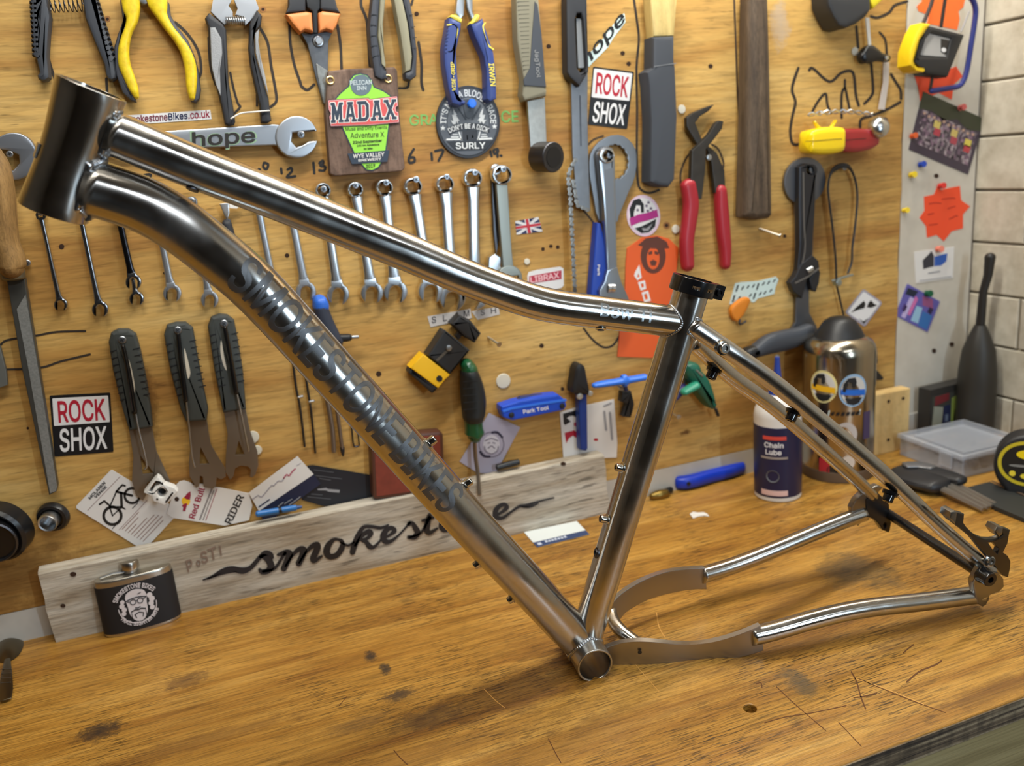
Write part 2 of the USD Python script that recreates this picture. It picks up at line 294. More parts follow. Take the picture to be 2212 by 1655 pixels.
t.p('bench_top', plate(g, lambda xy, h: np.column_stack([xy[:, 0], xy[:, 1], np.full(len(xy), -.024+h)]), .0012, .024), BENCH, False)
PLY = usdkit.material(stage, '/World/Looks/ply_edge', {'g': ('geometry', {}), 'm': ('mapping', dict(scale=(5, 5, 330))), 'n': ('noise_texture', dict(scale=1., detail=3.)), 'm2': ('mapping', dict(scale=(120, 1, 60))), 'n2': ('noise_texture', dict(scale=1., detail=2.)),
    'r': ('rgb_ramp', dict(ramp=[(.34, lin((58, 46, 36))), (.5, lin((112, 94, 72))), (.64, lin((150, 132, 104)))])), 'r2': ('rgb_ramp', dict(ramp=[(.3, (.55, .55, .55)), (.55, (1, 1, 1))])), 'x': ('mix', dict(mix_type='multiply', fac=1.)), 'p': ('principled_bsdf', dict(roughness=.8)), 'b': ('bump', dict(strength=.8, distance=.001))},
    [('g.position', 'm.vector'), ('m.vector', 'n.vector'), ('n.fac', 'r.fac'), ('g.position', 'm2.vector'), ('m2.vector', 'n2.vector'), ('n2.fac', 'r2.fac'), ('r.color', 'x.color1'), ('r2.color', 'x.color2'), ('x.color', 'p.base_color'), ('n2.fac', 'b.height'), ('b.normal', 'p.normal')], surface='p.BSDF')
t.p('ply_edge', boxm(-1.5, XC, BE-.0012, BE+.002, -.0236, -.0012), PLY, False)
RAIL = wood('rail_wood', [(.3, (118, 100, 62)), (.5, (158, 140, 96)), (.7, (182, 164, 118))], (1.5, 22, 22), fine=.25, rough=.7)
t.p('front_rail', boxm(-1.5, XC, BE+.012, BE+.06, -.13, -.0242, 0), RAIL, False)
t.p('hole_plug', lathe([(.0061, 0), (.0061, .001), (0, .001)], (hole[0], hole[1], -.018), (0, 0, 1)), mat((40, 30, 20), .9), label='dark bottom of the drilled hole')
for x in (-1.3, 1.1): t.p('leg', boxm(x, x+.09, BE+.07, BE+.16, -.9, -.0242), RAIL, False)
SCR = mat((96, 58, 22), .8); SCL = mat((206, 154, 78), .5)
bz = Z(1652, 1200, 3.6375); bz3 = Z(1080, 1200, 3.638); bz2 = Z(540, 1200, 3.6375)
for q, w_, m_ in [(bz(680, 915, 720, 990, 755, 1110, 792, 1205), 3, SCR), (bz(1115, 995, 1210, 915, 1290, 880, 1345, 858, 1388, 828), 3.5, SCR), (bz(700, 1118, 790, 1105, 880, 1080), 2.5, SCR), (bz(650, 950, 930, 1040, 1250, 1170), 1.6, SCL), (bz(740, 970, 980, 1070, 1180, 1150, 1420, 1235), 1.6, SCR),
      (bz(90, 1030, 250, 1180, 480, 1375), 1.6, SCR), (bz(580, 1310, 760, 1500), 1.6, SCR), (bz(0, 1315, 160, 1270, 380, 1235, 640, 1180), 2, SCR), (bz(1090, 765, 1130, 730, 1170, 700), 2.6, SCR), (bz3(380, 1440, 430, 1540, 480, 1630), 2, SCR), (bz3(1040, 830, 1250, 1070), 1.4, SCL), (bz3(1230, 450, 1250, 560, 1300, 650), 1.8, SCL),
      (bz2(1130, 1530, 1180, 1590, 1240, 1645), 2.2, SCR), (bz2(1840, 1050, 1930, 1140, 2000, 1195), 1.6, SCL), (bz2(700, 1180, 760, 1110), 1.4, SCR), (bz3(2010, 1010, 2050, 1000, 2060, 1040), 2, SCR)]:
    t.p('scratch', bslab(LineString(crom(q, 4, False)).buffer(w_/2, cap_style=1, quad_segs=1), .00002, .0002, 0), m_, False)
t.end()
# white painted strip under the board, and the white panel to its right
PLYB = wood('tool_board_wood', [(.26, (150, 100, 50)), (.42, (182, 137, 72)), (.55, (203, 162, 92)), (.72, (222, 187, 120))], (1.7, 9, 9), fine=.36, rough=.55, spec=.3, finesc=(14, 160, 160), bumpd=.0005, pores=((30, 260, 260), .45, .36), knots=[
    ((W((1685, 50))[0], 0, W((1685, 50))[2]), (.018, .05, .04), (176, 160, 142), .7, 30),
    ((W((1482, 934))[0], 0, W((1482, 934))[2]), (.012, .05, .005), (70, 34, 12), .9, 60), ((W((1760, 470))[0], 0, W((1760, 470))[2]), (.05, .05, .07), (120, 74, 34), .5, 22), ((W((1620, 945))[0], 0, W((1620, 945))[2]), (.12, .05, .012), (112, 62, 24), .5, 40),
    ((W((1250, 640))[0], 0, W((1250, 640))[2]), (.2, .05, .02), (120, 76, 34), .35, 30), ((W((320, 860))[0], 0, W((320, 860))[2]), (.012, .05, .06), (84, 46, 16), .6, 50), ((W((60, 1250))[0], 0, W((60, 1250))[2]), (.09, .05, .05), (92, 50, 18), .5, 30), ((W((1840, 340))[0], 0, W((1840, 340))[2]), (.06, .05, .012), (110, 66, 28), .5, 40)])
struct('trim_1', boxm(-1.5, XC-.001, -.0008, .0128, 0, .0405), mat((196, 192, 184), .7, noise=.15, nscale=20))
t = T('tool_board', 'large orange plywood board covering the wall that holds the tools', 'board', kind='structure')
e = [(XP+.0012*math.sin(k*7.)+RNG.uniform(-.0012, .0012), z) for k, z in enumerate(np.linspace(.041, 1.2, 60))]
t.p('plywood_panel', plate(Polygon([(-1.5, .041)]+e+[(-1.5, 1.2)]), lambda xy, h: np.column_stack([xy[:, 0], np.full(len(xy), .0128-h), xy[:, 1]]), .0006, .0128), PLYB, False)
MK = mat((46, 36, 28), .7); MK2 = mat((66, 48, 32), .7)
z1 = Z(0, 0, 3.941); z2 = Z(540, 0, 3.941); z3 = Z(1080, 0, 3.814); z4 = Z(1652, 0, 3.941); z5 = Z(0, 400, 3.941); z6 = Z(540, 400, 3.941); z7 = Z(1080, 400, 3.814); z8 = Z(1652, 400, 3.941)
zt = Z(1660, 0, 4.869); zw = Z(1560, 330, 3.522); zr = Z(1210, 280, 3.941); zm = Z(860, 660, 4.424); zg = Z(1380, 720, 5.909); zb = Z(1640, 640, 3.597); zd = Z(590, 620, 4.139); zc = Z(140, 1000, 6.9125); zk = Z(400, 980, 5.027); zf = Z(190, 1190, 7.882); zx = Z(1920, 860, 6.366); zq = Z(1180, 820, 9.736); zl = Z(0, 260, 3.762); za = Z(0, 800, 3.941)
for q, w_ in [(z1(410, 480, 430, 560, 470, 680, 490, 740), 6), (z1(905, 670, 912, 780), 6), (z1(1490, 190, 1580, 270, 1660, 380, 1700, 480, 1712, 600, 1695, 660), 6), (z1(1775, 320, 1790, 560, 1835, 720), 5), (z1(1960, 620, 1990, 760, 2025, 880, 2045, 910, 1995, 965), 5), (z2(80, 230, 150, 360, 180, 560, 215, 750, 225, 860, 175, 910), 6), (z2(60, 760, 60, 900), 5),
      (z2(335, 190, 345, 380, 380, 560, 425, 690, 440, 735, 490, 765, 545, 720), 6), (z2(745, 215, 770, 380, 780, 590), 6), (z2(945, 0, 950, 60, 990, 160, 1005, 300, 1020, 560), 6), (z2(1385, 0, 1375, 40), 5), (z2(1435, 360, 1460, 540, 1460, 700, 1475, 765), 6), (z2(1270, 750, 1340, 745, 1355, 690), 5), (z2(1230, 150, 1265, 300), 4),
      (z3(1105, 0, 1130, 180, 1145, 330, 1125, 560, 1130, 900, 1128, 1250, 1135, 1480, 1160, 1560, 1230, 1590, 1310, 1565), 5), (z3(1930, 0, 1945, 400, 1960, 800, 1990, 1200, 2005, 1602), 4), (z3(730, 1190, 770, 1150, 850, 1120), 4), (z3(1590, 1235, 1530, 1310, 1490, 1420, 1490, 1520), 4), (z3(1745, 1190, 1800, 1230, 1840, 1330, 1840, 1380), 4),
      (zt(315, 715, 265, 860, 250, 960, 285, 1070, 260, 1190, 240, 1290, 230, 1400, 260, 1515, 370, 1510), 6), (zt(430, 740, 470, 720, 640, 860, 760, 770, 860, 745, 900, 800, 920, 1000, 950, 1110), 6), (zt(460, 1180, 520, 1070, 600, 985, 620, 1100, 655, 1190), 5.5), (zt(770, 1240, 770, 1000, 805, 930, 830, 1030, 855, 1150), 5.5), (zt(805, 840, 805, 930), 5),
      (zt(1080, 660, 1100, 900, 1090, 1000, 1010, 1090), 6), (zt(1290, 780, 1350, 880, 1390, 950, 1395, 1040), 6), (zt(1385, 1075, 1250, 1150, 1090, 1215, 975, 1255, 965, 1360), 6), (zt(1080, 170, 1150, 185, 1270, 130, 1330, 55, 1460, 15), 6), (zt(1170, 340, 1230, 420, 1245, 570), 5), (zt(925, 280, 945, 500), 6),
      (z5(0, 1370, 60, 1320, 290, 1285, 480, 1250, 725, 1243), 4.5), (z5(40, 1570, 340, 1555, 520, 1500, 765, 1440), 4.5), (zr(200, 690, 260, 760, 310, 830), 4), (z7(690, 1180, 760, 1270, 850, 1335, 930, 1320, 980, 1250), 4.5)]:
    t.p('marker_line', ribbon(q, w_), MK if w_ > 4.2 else MK2, False)
def digits(qs, w=5.5): return cat_(*[ribbon(q, w, sm=4) for q in qs])
for qs in [[z2(75, 1440, 85, 1445), z2(120, 1385, 112, 1420, 140, 1440, 155, 1400, 125, 1385)], [z2(265, 1435, 270, 1475), z2(320, 1445, 350, 1430, 355, 1460, 315, 1508, 385, 1500)], [z2(540, 1385, 548, 1475), z2(590, 1390, 620, 1368, 622, 1395, 600, 1410, 640, 1420, 630, 1450, 590, 1450)],
           [z2(1395, 1270, 1355, 1340, 1360, 1385, 1400, 1375, 1395, 1340, 1355, 1345)], [z2(1545, 1305, 1550, 1360), z2(1578, 1285, 1645, 1280, 1605, 1368)], [z2(2048, 1290, 2058, 1330), z2(2105, 1268, 2075, 1280, 2085, 1310, 2112, 1290, 2105, 1268, 2108, 1335)], [z2(2134, 1325, 2140, 1327)], [P2(312, 378, 326, 377, 319, 390)]]:
    t.p('size_number', digits(qs), INK, False)
GRN = mat((120, 178, 96), .7)
for s_, a, b, c in [('GRA', (885, 271), (947, 268), (884, 249)), ('CE', (1083, 264), (1120, 263), (1082, 240))]:
    t.p('green_lettering', wtext(s_, a, b, c, .0001), GRN, False)
HO = mat((52, 30, 14), .9); HO2 = mat((150, 104, 60), .9)
for x, y, r in [(133, 533, 6), (620, 552, 5), (818, 808, 6), (1170, 747, 5), (1185, 100, 5), (1345, 115, 5), (1358, 138, 5), (1535, 143, 5), (232, 41, 7), (568, 20, 7), (900, 30, 5), (60, 925, 3), (1030, 560, 4), (1173, 538, 4), (1190, 532, 4), (1205, 534, 4), (1440, 487, 8), (1695, 510, 4), (200, 600, 4), (880, 935, 4), (1255, 800, 4), (1215, 840, 4), (355, 590, 3), (70, 1135, 3)]:
    t.p('screw_hole', cat_(slab(circ((x, y), r, 12), .0001, .0003, 0)), HO2 if r > 6 else HO, False)
    if r > 4: t.p('screw_hole', slab(circ((x, y), r*.5, 10), .0003, .0005, 0), HO, False)
t.end()
PANEL = mat((204, 197, 184), .65, noise=.08, nscale=18, col2=(190, 182, 168))
t = T('wall_panel', 'pale painted narrow wall panel between the plywood board and the corner', 'panel', kind='structure')
t.p('panel', boxm(XP+.0025, XC-.006, .002, .0128, .041, 1.2, 0), PANEL, False); t.p('corner_bead', boxm(XC-.0058, XC-.001, .004, .0128, .041, 1.2), mat((110, 98, 90), .8), False)
for x, y in [(2018, 758), (2056, 744), (2023, 380)]: t.p('nail_hole', slab(circ((x, y), 5, 10), -.002, -.0015, 0), HO, False)
t.end()
# ---------------------------------------------------------------- the bicycle frame (its own axes: X forward, Y to its left, Z up, origin in the bottom bracket)
FR = np.array([[-0.995603, -0.086405, 0.036188], [0.083304, -0.993319, -0.079859], [0.042846, -0.076493, 0.996149]]); FT = np.array([0.308895, -0.364775, 0.019219])
RC = FR.T@(CC-FT)
def fp(p, Y=0.): d = FR.T@ray(*p); return RC+(Y-RC[1])/d[1]*d
def ti(name, col, rough, aniso=.88, bump=.25, bs=(30, 30, 30)):
    return usdkit.material(stage, '/World/Looks/'+name, {'a': ('attribute', dict(attribute='tdir')), 'p': ('principled_bsdf', dict(base_color=lin(col), metallic=1., roughness=rough, anisotropic=aniso)),
        'g': ('texture_coordinate' if 0 else 'geometry', {}), 'm': ('mapping', dict(scale=bs)), 'n': ('noise_texture', dict(scale=1., detail=2.)), 'r': ('rgb_ramp', dict(ramp=[(.3, (max(.05, rough-.05),)*3), (.7, (rough+.05,)*3)]))},
        [('a.vector', 'p.tangent'), ('g.position', 'm.vector'), ('m.vector', 'n.vector'), ('n.fac', 'r.fac'), ('r.color', 'p.roughness')], surface='p.BSDF')
TI = ti('brushed_titanium', (196, 193, 188), .20); TIF = ti('frosted_titanium', (150, 150, 150), .62, .2); PLAIN = mat((176, 172, 166), .30, 1.); YOKE = mat((164, 158, 150), .36, 1., bump=.15, nscale=90)
WELD = mat((190, 192, 196), .24, 1.); BOSS = mat((200, 198, 192), .14, 1.); BLK_A = mat((16, 16, 18), .18, 0., spec=.7); DARKIN = mat((20, 20, 22), .4)
fm = np.eye(4); fm[:3, :3] = FR.T; fm[3, :3] = FT
fr = T('bicycle_frame', 'bare brushed metal mountain bike frame standing on the workbench', 'bicycle frame', matrix=fm)
HB, HD = np.array([0.436021, 0.0, 0.484693]), np.array([-0.420843, 0.0, 0.907134]); HL = 0.09948; SD = np.array([-0.275944, 0.0, 0.961174]); SL = 0.41153
def spath(pts, Y=0., n=70):                       # smooth path in the frame's plane through pixels
    Ys = np.broadcast_to(Y, len(pts)); P = np.array([fp(q, y) for q, y in zip(pts, Ys)]); s = np.r_[0, np.cumsum(np.linalg.norm(np.diff(P, axis=0), axis=1))]
    return CubicSpline(s, P)(np.linspace(0, s[-1], n))
def tubep(P, r0, r1, seg=40, b=None):
    r = np.linspace(r0, r1, len(P)); return sweep(P, r, r if b is None else b, up=[0, 1, 0], seg=seg, attr=True)
def addtube(name, P, r0, r1, m=None, seg=40, sub=None, b=None):
    g, a = tubep(P, r0, r1, seg, b); return fr.p(name, g, m or TI, True, sub=sub, attr=a)
def turned(prof, base, axis, seg=56):             # lathe with the axis as brushing direction
    g = lathe(prof, base, axis, seg); return g, np.tile(np.array(axis, float), (len(g.vertices), 1))
# head tube: waisted, open at both ends
R0 = .0249
hp = [(R0-.0032, 0), (R0-.0006, 0), (R0, .0006)]+[(R0-.0030*math.sin(math.pi*k/14)**1.3, HL*k/14) for k in range(1, 14)]+[(R0, HL-.0006), (R0-.0006, HL), (R0-.0032, HL), (R0-.0035, HL-.03), (R0-.0055, HL*.5), (R0-.0035, .03), (R0-.0032, 0)]
g, a = turned(hp, HB, HD); HT_ = fr.p('head_tube', g, TI, True, attr=a)
fwd = np.cross([0, 1, 0], HD); fwd /= np.linalg.norm(fwd); fwd *= np.sign(fwd[0]); bd = fwd*math.cos(.35)+np.array([0, 1, 0])*math.sin(.35)
bm = trimesh.creation.box((.0016, .0075, .011)); bx3 = np.cross(HD, bd); bm.apply_transform(np.block([[np.stack([bd, bx3, HD], 1), (HB+HD*HL*.42+bd*(R0-.0026))[:, None]], [np.zeros((1, 3)), np.ones((1, 1))]])); fr.p('head_badge', bm, PLAIN, False, sub=HT_)
# top tube, down tube, seat tube
HX = lambda p: HB+HD*(((fp(p)-HB)@HD))
TTP = spath([(236, 286), (281, 304), (400, 353), (542, 409), (660, 456), (748, 492), (885, 548), (1000, 597), (1088, 630), (1166, 655), (1260, 670), (1338, 680), (1440, 693), (1468, 697)]); i_tt = addtube('top_tube', TTP, .0176, .0152)
DTP = spath([(185, 400), (215, 410), (298, 438), (403, 499), (464, 547), (525, 597), (587, 658), (702, 785), (762, 850), (879, 979), (1011, 1126), (1148, 1273), (1240, 1372), (1272, 1406)])
def bored(g, P):                                  # the tube opened where the bottom bracket's bore passes
    import manifold3d as mf
    tub = mf.Manifold(mf.Mesh(np.asarray(g.vertices, np.float32), np.asarray(g.faces, np.uint32))); c = mf.Manifold.cylinder(.09, .0172, .0172, 64, True).rotate([90, 0, 0]); o = tub-c
    if o.is_empty(): return g, None
    q = o.to_mesh(); v = np.array(q.vert_properties[:, :3], float); t, _, _ = frames(P, [0, 1, 0]); k = np.argmin(((v[:, None]-P[None, ::2])**2).sum(2), 1)
    return trimesh.Trimesh(v, q.tri_verts, process=False), t[::2][k]
rr_ = np.interp(np.linspace(0, 1, len(DTP)), [0, .93, 1], [.0224, .0208, .0193]); g, a = sweep(DTP, rr_, rr_, up=[0, 1, 0], seg=40, attr=True); g2, a2 = bored(g, DTP); i_dt = fr.p('down_tube', g2, TI, True, attr=a2 if a2 is not None else a)
g, a = turned([(.0145, .012), (.0172, .012), (.0172, SL-.006), (.0158, SL-.006), (.0158, SL-.09), (.0145, .012)], [0, 0, 0], SD); i_st = fr.p('seat_tube', g, TI, True, attr=a)
RB = .0196
g, a = turned([(.0165, -.0365), (RB-.0008, -.0365), (RB, -.0357), (RB, .0357), (RB-.0008, .0365), (.0172, .0365), (.0168, .034), (.0166, .0), (.0165, -.0365)], [0, 0, 0], [0, 1, 0]); i_bb = fr.p('bottom_bracket_shell', g, PLAIN, True, attr=a)
# seat clamp collar
ce = SD*(SL-.010)
g = lathe([(.0172, -.0075), (.0215, -.0075), (.0221, -.0065), (.0221, .0065), (.0215, .0075), (.0172, .0075), (.0172, -.0075)], ce, SD, 48); i_c = fr.p('seat_clamp', g, BLK_A, 40, label='black seat clamp collar')
bk = np.array([-math.sin(1.29122), 0, -math.cos(1.29122)]); side = np.array([0, 1, 0.])
lug = trimesh.creation.box((.012, .016, .014)); lug.apply_transform(np.block([[np.stack([bk, side, SD], 1), (ce+bk*.0245)[:, None]], [np.zeros((1, 3)), np.ones((1, 1))]])); fr.p('clamp_lug', lug, BLK_A, False, sub=i_c)
fr.p('clamp_bolt', lathe([(0, 0), (.0034, 0), (.0034, .004), (.002, .004), (.002, .0025), (0, .0025)], ce+bk*.0245+side*.0075, side, 14), BLK_A, 40, sub=i_c)
def slot(a0, a1, h0, h1):
    th = np.linspace(a0, a1, 9); A = np.array([.0222*(-bk*math.cos(t)+side*math.sin(t)) for t in th]); Bq = np.vstack([ce+SD*h0+A, ce+SD*h1+A*1.003]); n = 9
    return trimesh.Trimesh(Bq, np.vstack([[[i, i+1, n+i+1], [i, n+i+1, n+i]] for i in range(n-1)]+[[[i, n+i+1, i+1], [i, n+i, n+i+1]] for i in range(n-1)]).reshape(-1, 3), process=False)
for a0 in (1.05, 1.75): fr.p('clamp_window', slot(a0, a0+.34, -.0016, .0016), mat((205, 205, 205), .3, 1.), True, sub=i_c)
v = text3('SUPERB' if 0 else 'USA', [0, 0, 0], [.012, 0, 0], [0, .003, 0]) if 0 else None
# welds: bead where a tube's path meets a cylinder
def weld(P, rA, base, axis, rB, r=.0022, rev=False, rip=46, sub=None, th0=0., th1=2*math.pi):
    t, u, s = frames(P, [0, 1, 0]); axis = np.array(axis)/np.linalg.norm(axis); out = []; full = th1-th0 > 6.2
    for th in np.linspace(th0, th1, 97)[:-1 if full else None]:
        C = P+rA*(math.cos(th)*s+math.sin(th)*u); q = C-base; d = np.linalg.norm(q-(q@axis)[:, None]*axis, axis=1)-rB
        idx = np.nonzero((d[:-1] < 0) & (d[1:] >= 0))[0] if not rev else np.nonzero((d[:-1] >= 0) & (d[1:] < 0))[0]
        if len(idx): k = idx[-1 if not rev else 0]; f = d[k]/(d[k]-d[k+1]); out.append(C[k]+f*(C[k+1]-C[k]))
    if len(out) < 8: return
    Q = np.array(out); n = len(Q); Q = crom(Q, 5, full); k = np.arange(len(Q))
    rr = r*(1+.10*np.sin(k*2*np.pi*rip/len(Q)))
    fr.p('weld_bead', sweep(Q, rr, seg=10, closed=full), WELD, True, sub=sub)
def fine(P, n=400): s = np.linspace(0, 1, len(P)); return CubicSpline(s, P)(np.linspace(0, 1, n))
weld(fine(TTP), .0176, HB, HD, R0-.0024, .0026, sub=i_tt); weld(fine(DTP), .0224, HB, HD, R0-.0022, .0028, sub=i_dt); weld(fine(TTP), .0152, np.zeros(3), SD, .0172, .0014, rev=True, sub=i_tt)
weld(fine(DTP), .0208, np.zeros(3), [0, 1, 0], RB, .0018, rev=True, sub=i_dt)
weld(np.linspace(np.array([0, 0, 0.]), SD*.1, 400), .0172, np.zeros(3), [0, 1, 0], RB, .0015, sub=i_st)
# stays
SSN = spath([(1490, 700), (1560, 748), (1655, 814), (1750, 890), (1832, 958), (1930, 1043), (2031, 1140), (2100, 1200), (2146, 1240)], np.interp(np.linspace(0, 1, 9), [0, .15, .5, 1], [.012, .020, .045, .074])); i_sn = addtube('seat_stay', SSN, .0090, .0080)
SSF = spath([(1495, 738), (1532, 772), (1590, 822), (1648, 862), (1740, 938), (1815, 1005), (1885, 1072)], np.interp(np.linspace(0, 1, 7), [0, .15, .5, 1], [-.012, -.020, -.045, -.072])); i_sf = addtube('seat_stay', SSF, .0090, .0080)
weld(fine(SSN), .009, np.zeros(3), SD, .0172, .0016, sub=i_sn); weld(fine(SSF), .009, np.zeros(3), SD, .0172, .0016, sub=i_sf)
def fplate(pts, Y, th, bev=.001, sm=0, holes=()):
    g = Polygon([fp(q, Y)[[0, 2]] for q in (crom(pts, sm) if sm else pts)], [[fp(q, Y)[[0, 2]] for q in h] for h in holes]); g = g if g.is_valid else g.buffer(0)
    m = plate(g, lambda xy, h: np.column_stack([xy[:, 0], np.full(len(xy), Y-th+h), xy[:, 1]]), bev, th); return trimesh.Trimesh(m.vertices, m.faces[:, ::-1], process=False)
CSN = spath([(1622, 1374), (1660, 1366), (1720, 1349), (1795, 1329), (1880, 1313), (1960, 1304), (2050, 1293), (2122, 1284)], np.linspace(.058, .072, 8)); i_cn = addtube('chain_stay', CSN, .0103, .0100)
CSF = spath([(1515, 1243), (1560, 1230), (1652, 1196), (1750, 1155), (1866, 1110)], np.linspace(-.058, -.070, 5)); i_cf = addtube('chain_stay', CSF, .0100, .0096)
# yoke: two curved bars of plate and the tube that joins them
def bar(up, lo, Ys, th, name):                    # upper edge pixels, lower edge pixels at the distances Ys
    n = 40; U = spath(up, Ys, n); L = spath(lo, Ys, n); t = np.gradient((U+L)/2, axis=0); t /= np.linalg.norm(t, axis=1, keepdims=True)
    w = U-L; nn = np.cross(t, w); nn /= np.linalg.norm(nn, axis=1, keepdims=True); nn *= np.sign(nn[:, 1:2]); h = nn*th/2
    b = .12; ring = [L+h, L+w*b*.3+h*1.15, U-w*b*.3+h*1.15, U+h, U-h, L-h]; k = len(ring); V = np.stack(ring, 1).reshape(-1, 3); F = []
    for i in range(n-1):
        for j in range(k): a, b_, c, d = i*k+j, i*k+(j+1) % k, (i+1)*k+(j+1) % k, (i+1)*k+j; F += [[a, b_, c], [a, c, d]]
    for j in range(1, k-1): F += [[0, j+1, j], [(n-1)*k, (n-1)*k+j, (n-1)*k+j+1]]
    m = trimesh.Trimesh(V, F, process=False); m.fix_normals(); return fr.p(name, m, YOKE, 40, label='plain flat metal yoke plate')
i_y = bar([(1300, 1400), (1318, 1392), (1372, 1382), (1440, 1386), (1500, 1388), (1560, 1378), (1605, 1363), (1640, 1348)], [(1303, 1446), (1325, 1440), (1390, 1432), (1450, 1434), (1520, 1432), (1580, 1420), (1620, 1410), (1646, 1402)], np.array([.012, .016, .028, .036, .042, .052, .058, .060]), .006, 'yoke_plate')
fr.p('plate_hole', lathe([(0, .0), (.0022, .0), (.0022, .0006), (0, .0006)], fp((1382, 1409), .0335), [.25, .97, 0], 14), DARKIN, 40, sub=i_y)
bar([(1312, 1312), (1322, 1297), (1349, 1273), (1398, 1246), (1446, 1231), (1485, 1226), (1520, 1224)], [(1332, 1345), (1340, 1330), (1362, 1312), (1400, 1292), (1446, 1279), (1485, 1272), (1524, 1270)], np.array([-.030, -.034, -.042, -.05, -.055, -.058, -.058]), .006, 'yoke_plate')
YT = spath([(1318, 1318), (1323, 1338), (1340, 1362), (1368, 1385), (1392, 1400)], np.array([-.034, -.022, -.004, .012, .026])); addtube('yoke_tube', YT, .0075, .0075)
# dropouts, brake tab, axle
zz = Z(1780, 1020, 5.12)
AXN = np.array([-0.43444, 0.074, 0.055605]); AXF = np.array([-0.43444, -0.074, 0.055605]); DROP = mat((150, 146, 140), .28, 1.); TAB = mat((92, 90, 88), .34, 1.)
i_d = fr.p('dropout', fplate(zz(1650, 1225, 1690, 1140, 1730, 1070, 1800, 1080, 1860, 1105, 1930, 1110, 1990, 1180, 1995, 1270, 1950, 1320, 1840, 1365, 1800, 1470, 1760, 1495, 1720, 1470, 1690, 1440), .0815, .008, .0015), DROP, 40)
fr.p('brake_tab', fplate(zz(1440, 440, 1555, 465, 1545, 560, 1580, 610, 1640, 670, 1710, 715, 1790, 745, 1870, 748, 1930, 738, 1985, 690, 1950, 660, 1905, 655, 1925, 600, 2062, 640, 2050, 700, 2035, 790, 1985, 890, 2040, 930, 2068, 990, 2060, 1080, 2040, 1170, 1980, 1150, 1880, 1020, 1760, 880, 1640, 730, 1530, 640, 1450, 580), .078, .007, .0012, holes=[zz(1822, 785, 1870, 778, 1940, 850, 1918, 905, 1880, 870)]), TAB, 40, sub=i_d, label='dark brake mount tab with two feet')
for q in (zz(1390, 510, 1402, 445, 1450, 432, 1478, 445, 1455, 580), zz(1895, 655, 1922, 603, 1985, 612, 1975, 690, 1940, 722)): fr.p('mount_foot', fplate(q, .0835, .014, .0015), DROP, 40, sub=i_d)
fr.p('dropout', fplate(zz(305, 400, 350, 310, 390, 270, 480, 190, 600, 150, 655, 175, 560, 270, 480, 330, 475, 440, 440, 520, 420, 560, 380, 600, 335, 570), -.068, .008, .0015), DROP, 40)
i_h = fr.p('gear_hanger', fplate(zz(470, 310, 530, 250, 600, 235, 690, 310, 725, 360, 730, 500, 748, 560, 735, 640, 718, 672, 650, 645, 600, 570, 545, 520, 480, 500), -.066, .009, .0015, holes=[zz(655, 585, 672, 560, 690, 570, 690, 610, 668, 625)]), mat((22, 22, 24), .3), 40, label='black derailleur hanger')
AD = (AXN-AXF)/np.linalg.norm(AXN-AXF); i_a = fr.p('axle', lathe([(0, 0), (.006, 0), (.006, np.linalg.norm(AXN-AXF)+.012), (0, np.linalg.norm(AXN-AXF)+.012)], AXF, AD, 28), BLK_A, 40, label='black through axle')
e0 = AXN+AD*.006
fr.p('axle_head', lathe([(0, 0), (.0095, 0), (.0095, .004), (.0082, .006), (.0082, .0125), (.0076, .0138), (.0036, .0138), (.0034, .009), (0, .009)], e0, AD, 32), BLK_A, 40, sub=i_a)
# cable guides, bottle bosses
def boss(p, Y, axis, r=.0036, h=.007, m=BOSS, sub=None, name='bottle_boss', hexa=True, P=None):
    P = fp(p, Y) if P is None else P; axis = np.array(axis, float)
    k = fr.p(name, lathe([(0, -.003), (r*1.5, -.003), (r*1.35, .0008), (r, .0012), (r, h-.001), (r*.85, h), (r*.5, h), (r*.45, h-.002), (0, h-.002)], P, axis, 20), m, 40, sub=sub); return k
def on_tube(P, p, ang, r):                         # point of a tube's skin: nearest path point to the pixel, turned by ang from Y towards 'up'
    q = fp(p); k = np.argmin(np.linalg.norm(P-q, axis=1)); t, u, s = frames(P, [0, 1, 0]); upv = s[k]*np.sign(s[k][2]); d = math.cos(ang)*np.array([0, 1, 0])+math.sin(ang)*upv; return P[k]+d*r, d
for p in [(915, 965), (1000, 1060)]: Q, d = on_tube(DTP, p, math.pi/2, .0214); boss(None, 0, d, .0045, .0075, sub=i_dt, P=Q)
for p in [(1052, 1195), (1128, 1278)]: Q, d = on_tube(DTP, p, -math.pi/2, .0210); boss(None, 0, d, .0040, .005, sub=i_dt, P=Q)
STP = np.array([SD*x for x in np.linspace(.02, .4, 60)])
for p, dk in [((1352, 1006), 0), ((1318, 1126), 0), ((1296, 1200), 1)]:
    Q, d = on_tube(STP, p, 0, .0); d = np.array([math.sin(1.29122), 0, math.cos(1.29122)]); d = d/np.linalg.norm(d); boss(None, 0, d, .0042, .0075 if not dk else .002, m=BOSS if not dk else DARKST, sub=i_st, P=Q+d*.0168)
Q, d = on_tube(TTP, (1302, 672), -1.15, .0152); fr.p('cable_port', lathe([(0, 0), (.0048, 0), (.0052, .0012), (.0036, .0018), (.0032, .0004), (0, .0004)], Q, d, 22), BOSS, 40, sub=i_tt)
fr.p('cable_port', lathe([(0, 0), (.0034, 0), (.0034, .0022), (0, .0022)], Q+d*.0001, d, 18), DARKIN, 40, sub=i_tt)
Q, d = on_tube(TTP, (428, 360), -1.2, .0170); fr.p('cable_port', lathe([(0, 0), (.005, 0), (.005, .0012), (0, .0016)], Q, d, 18), DARKST, 40, sub=i_tt)
boss((1562, 752), .030, [0, 1, .15], .0052, .0052, sub=i_sn, name='cable_guide'); BG = mat((14, 14, 16), .15)
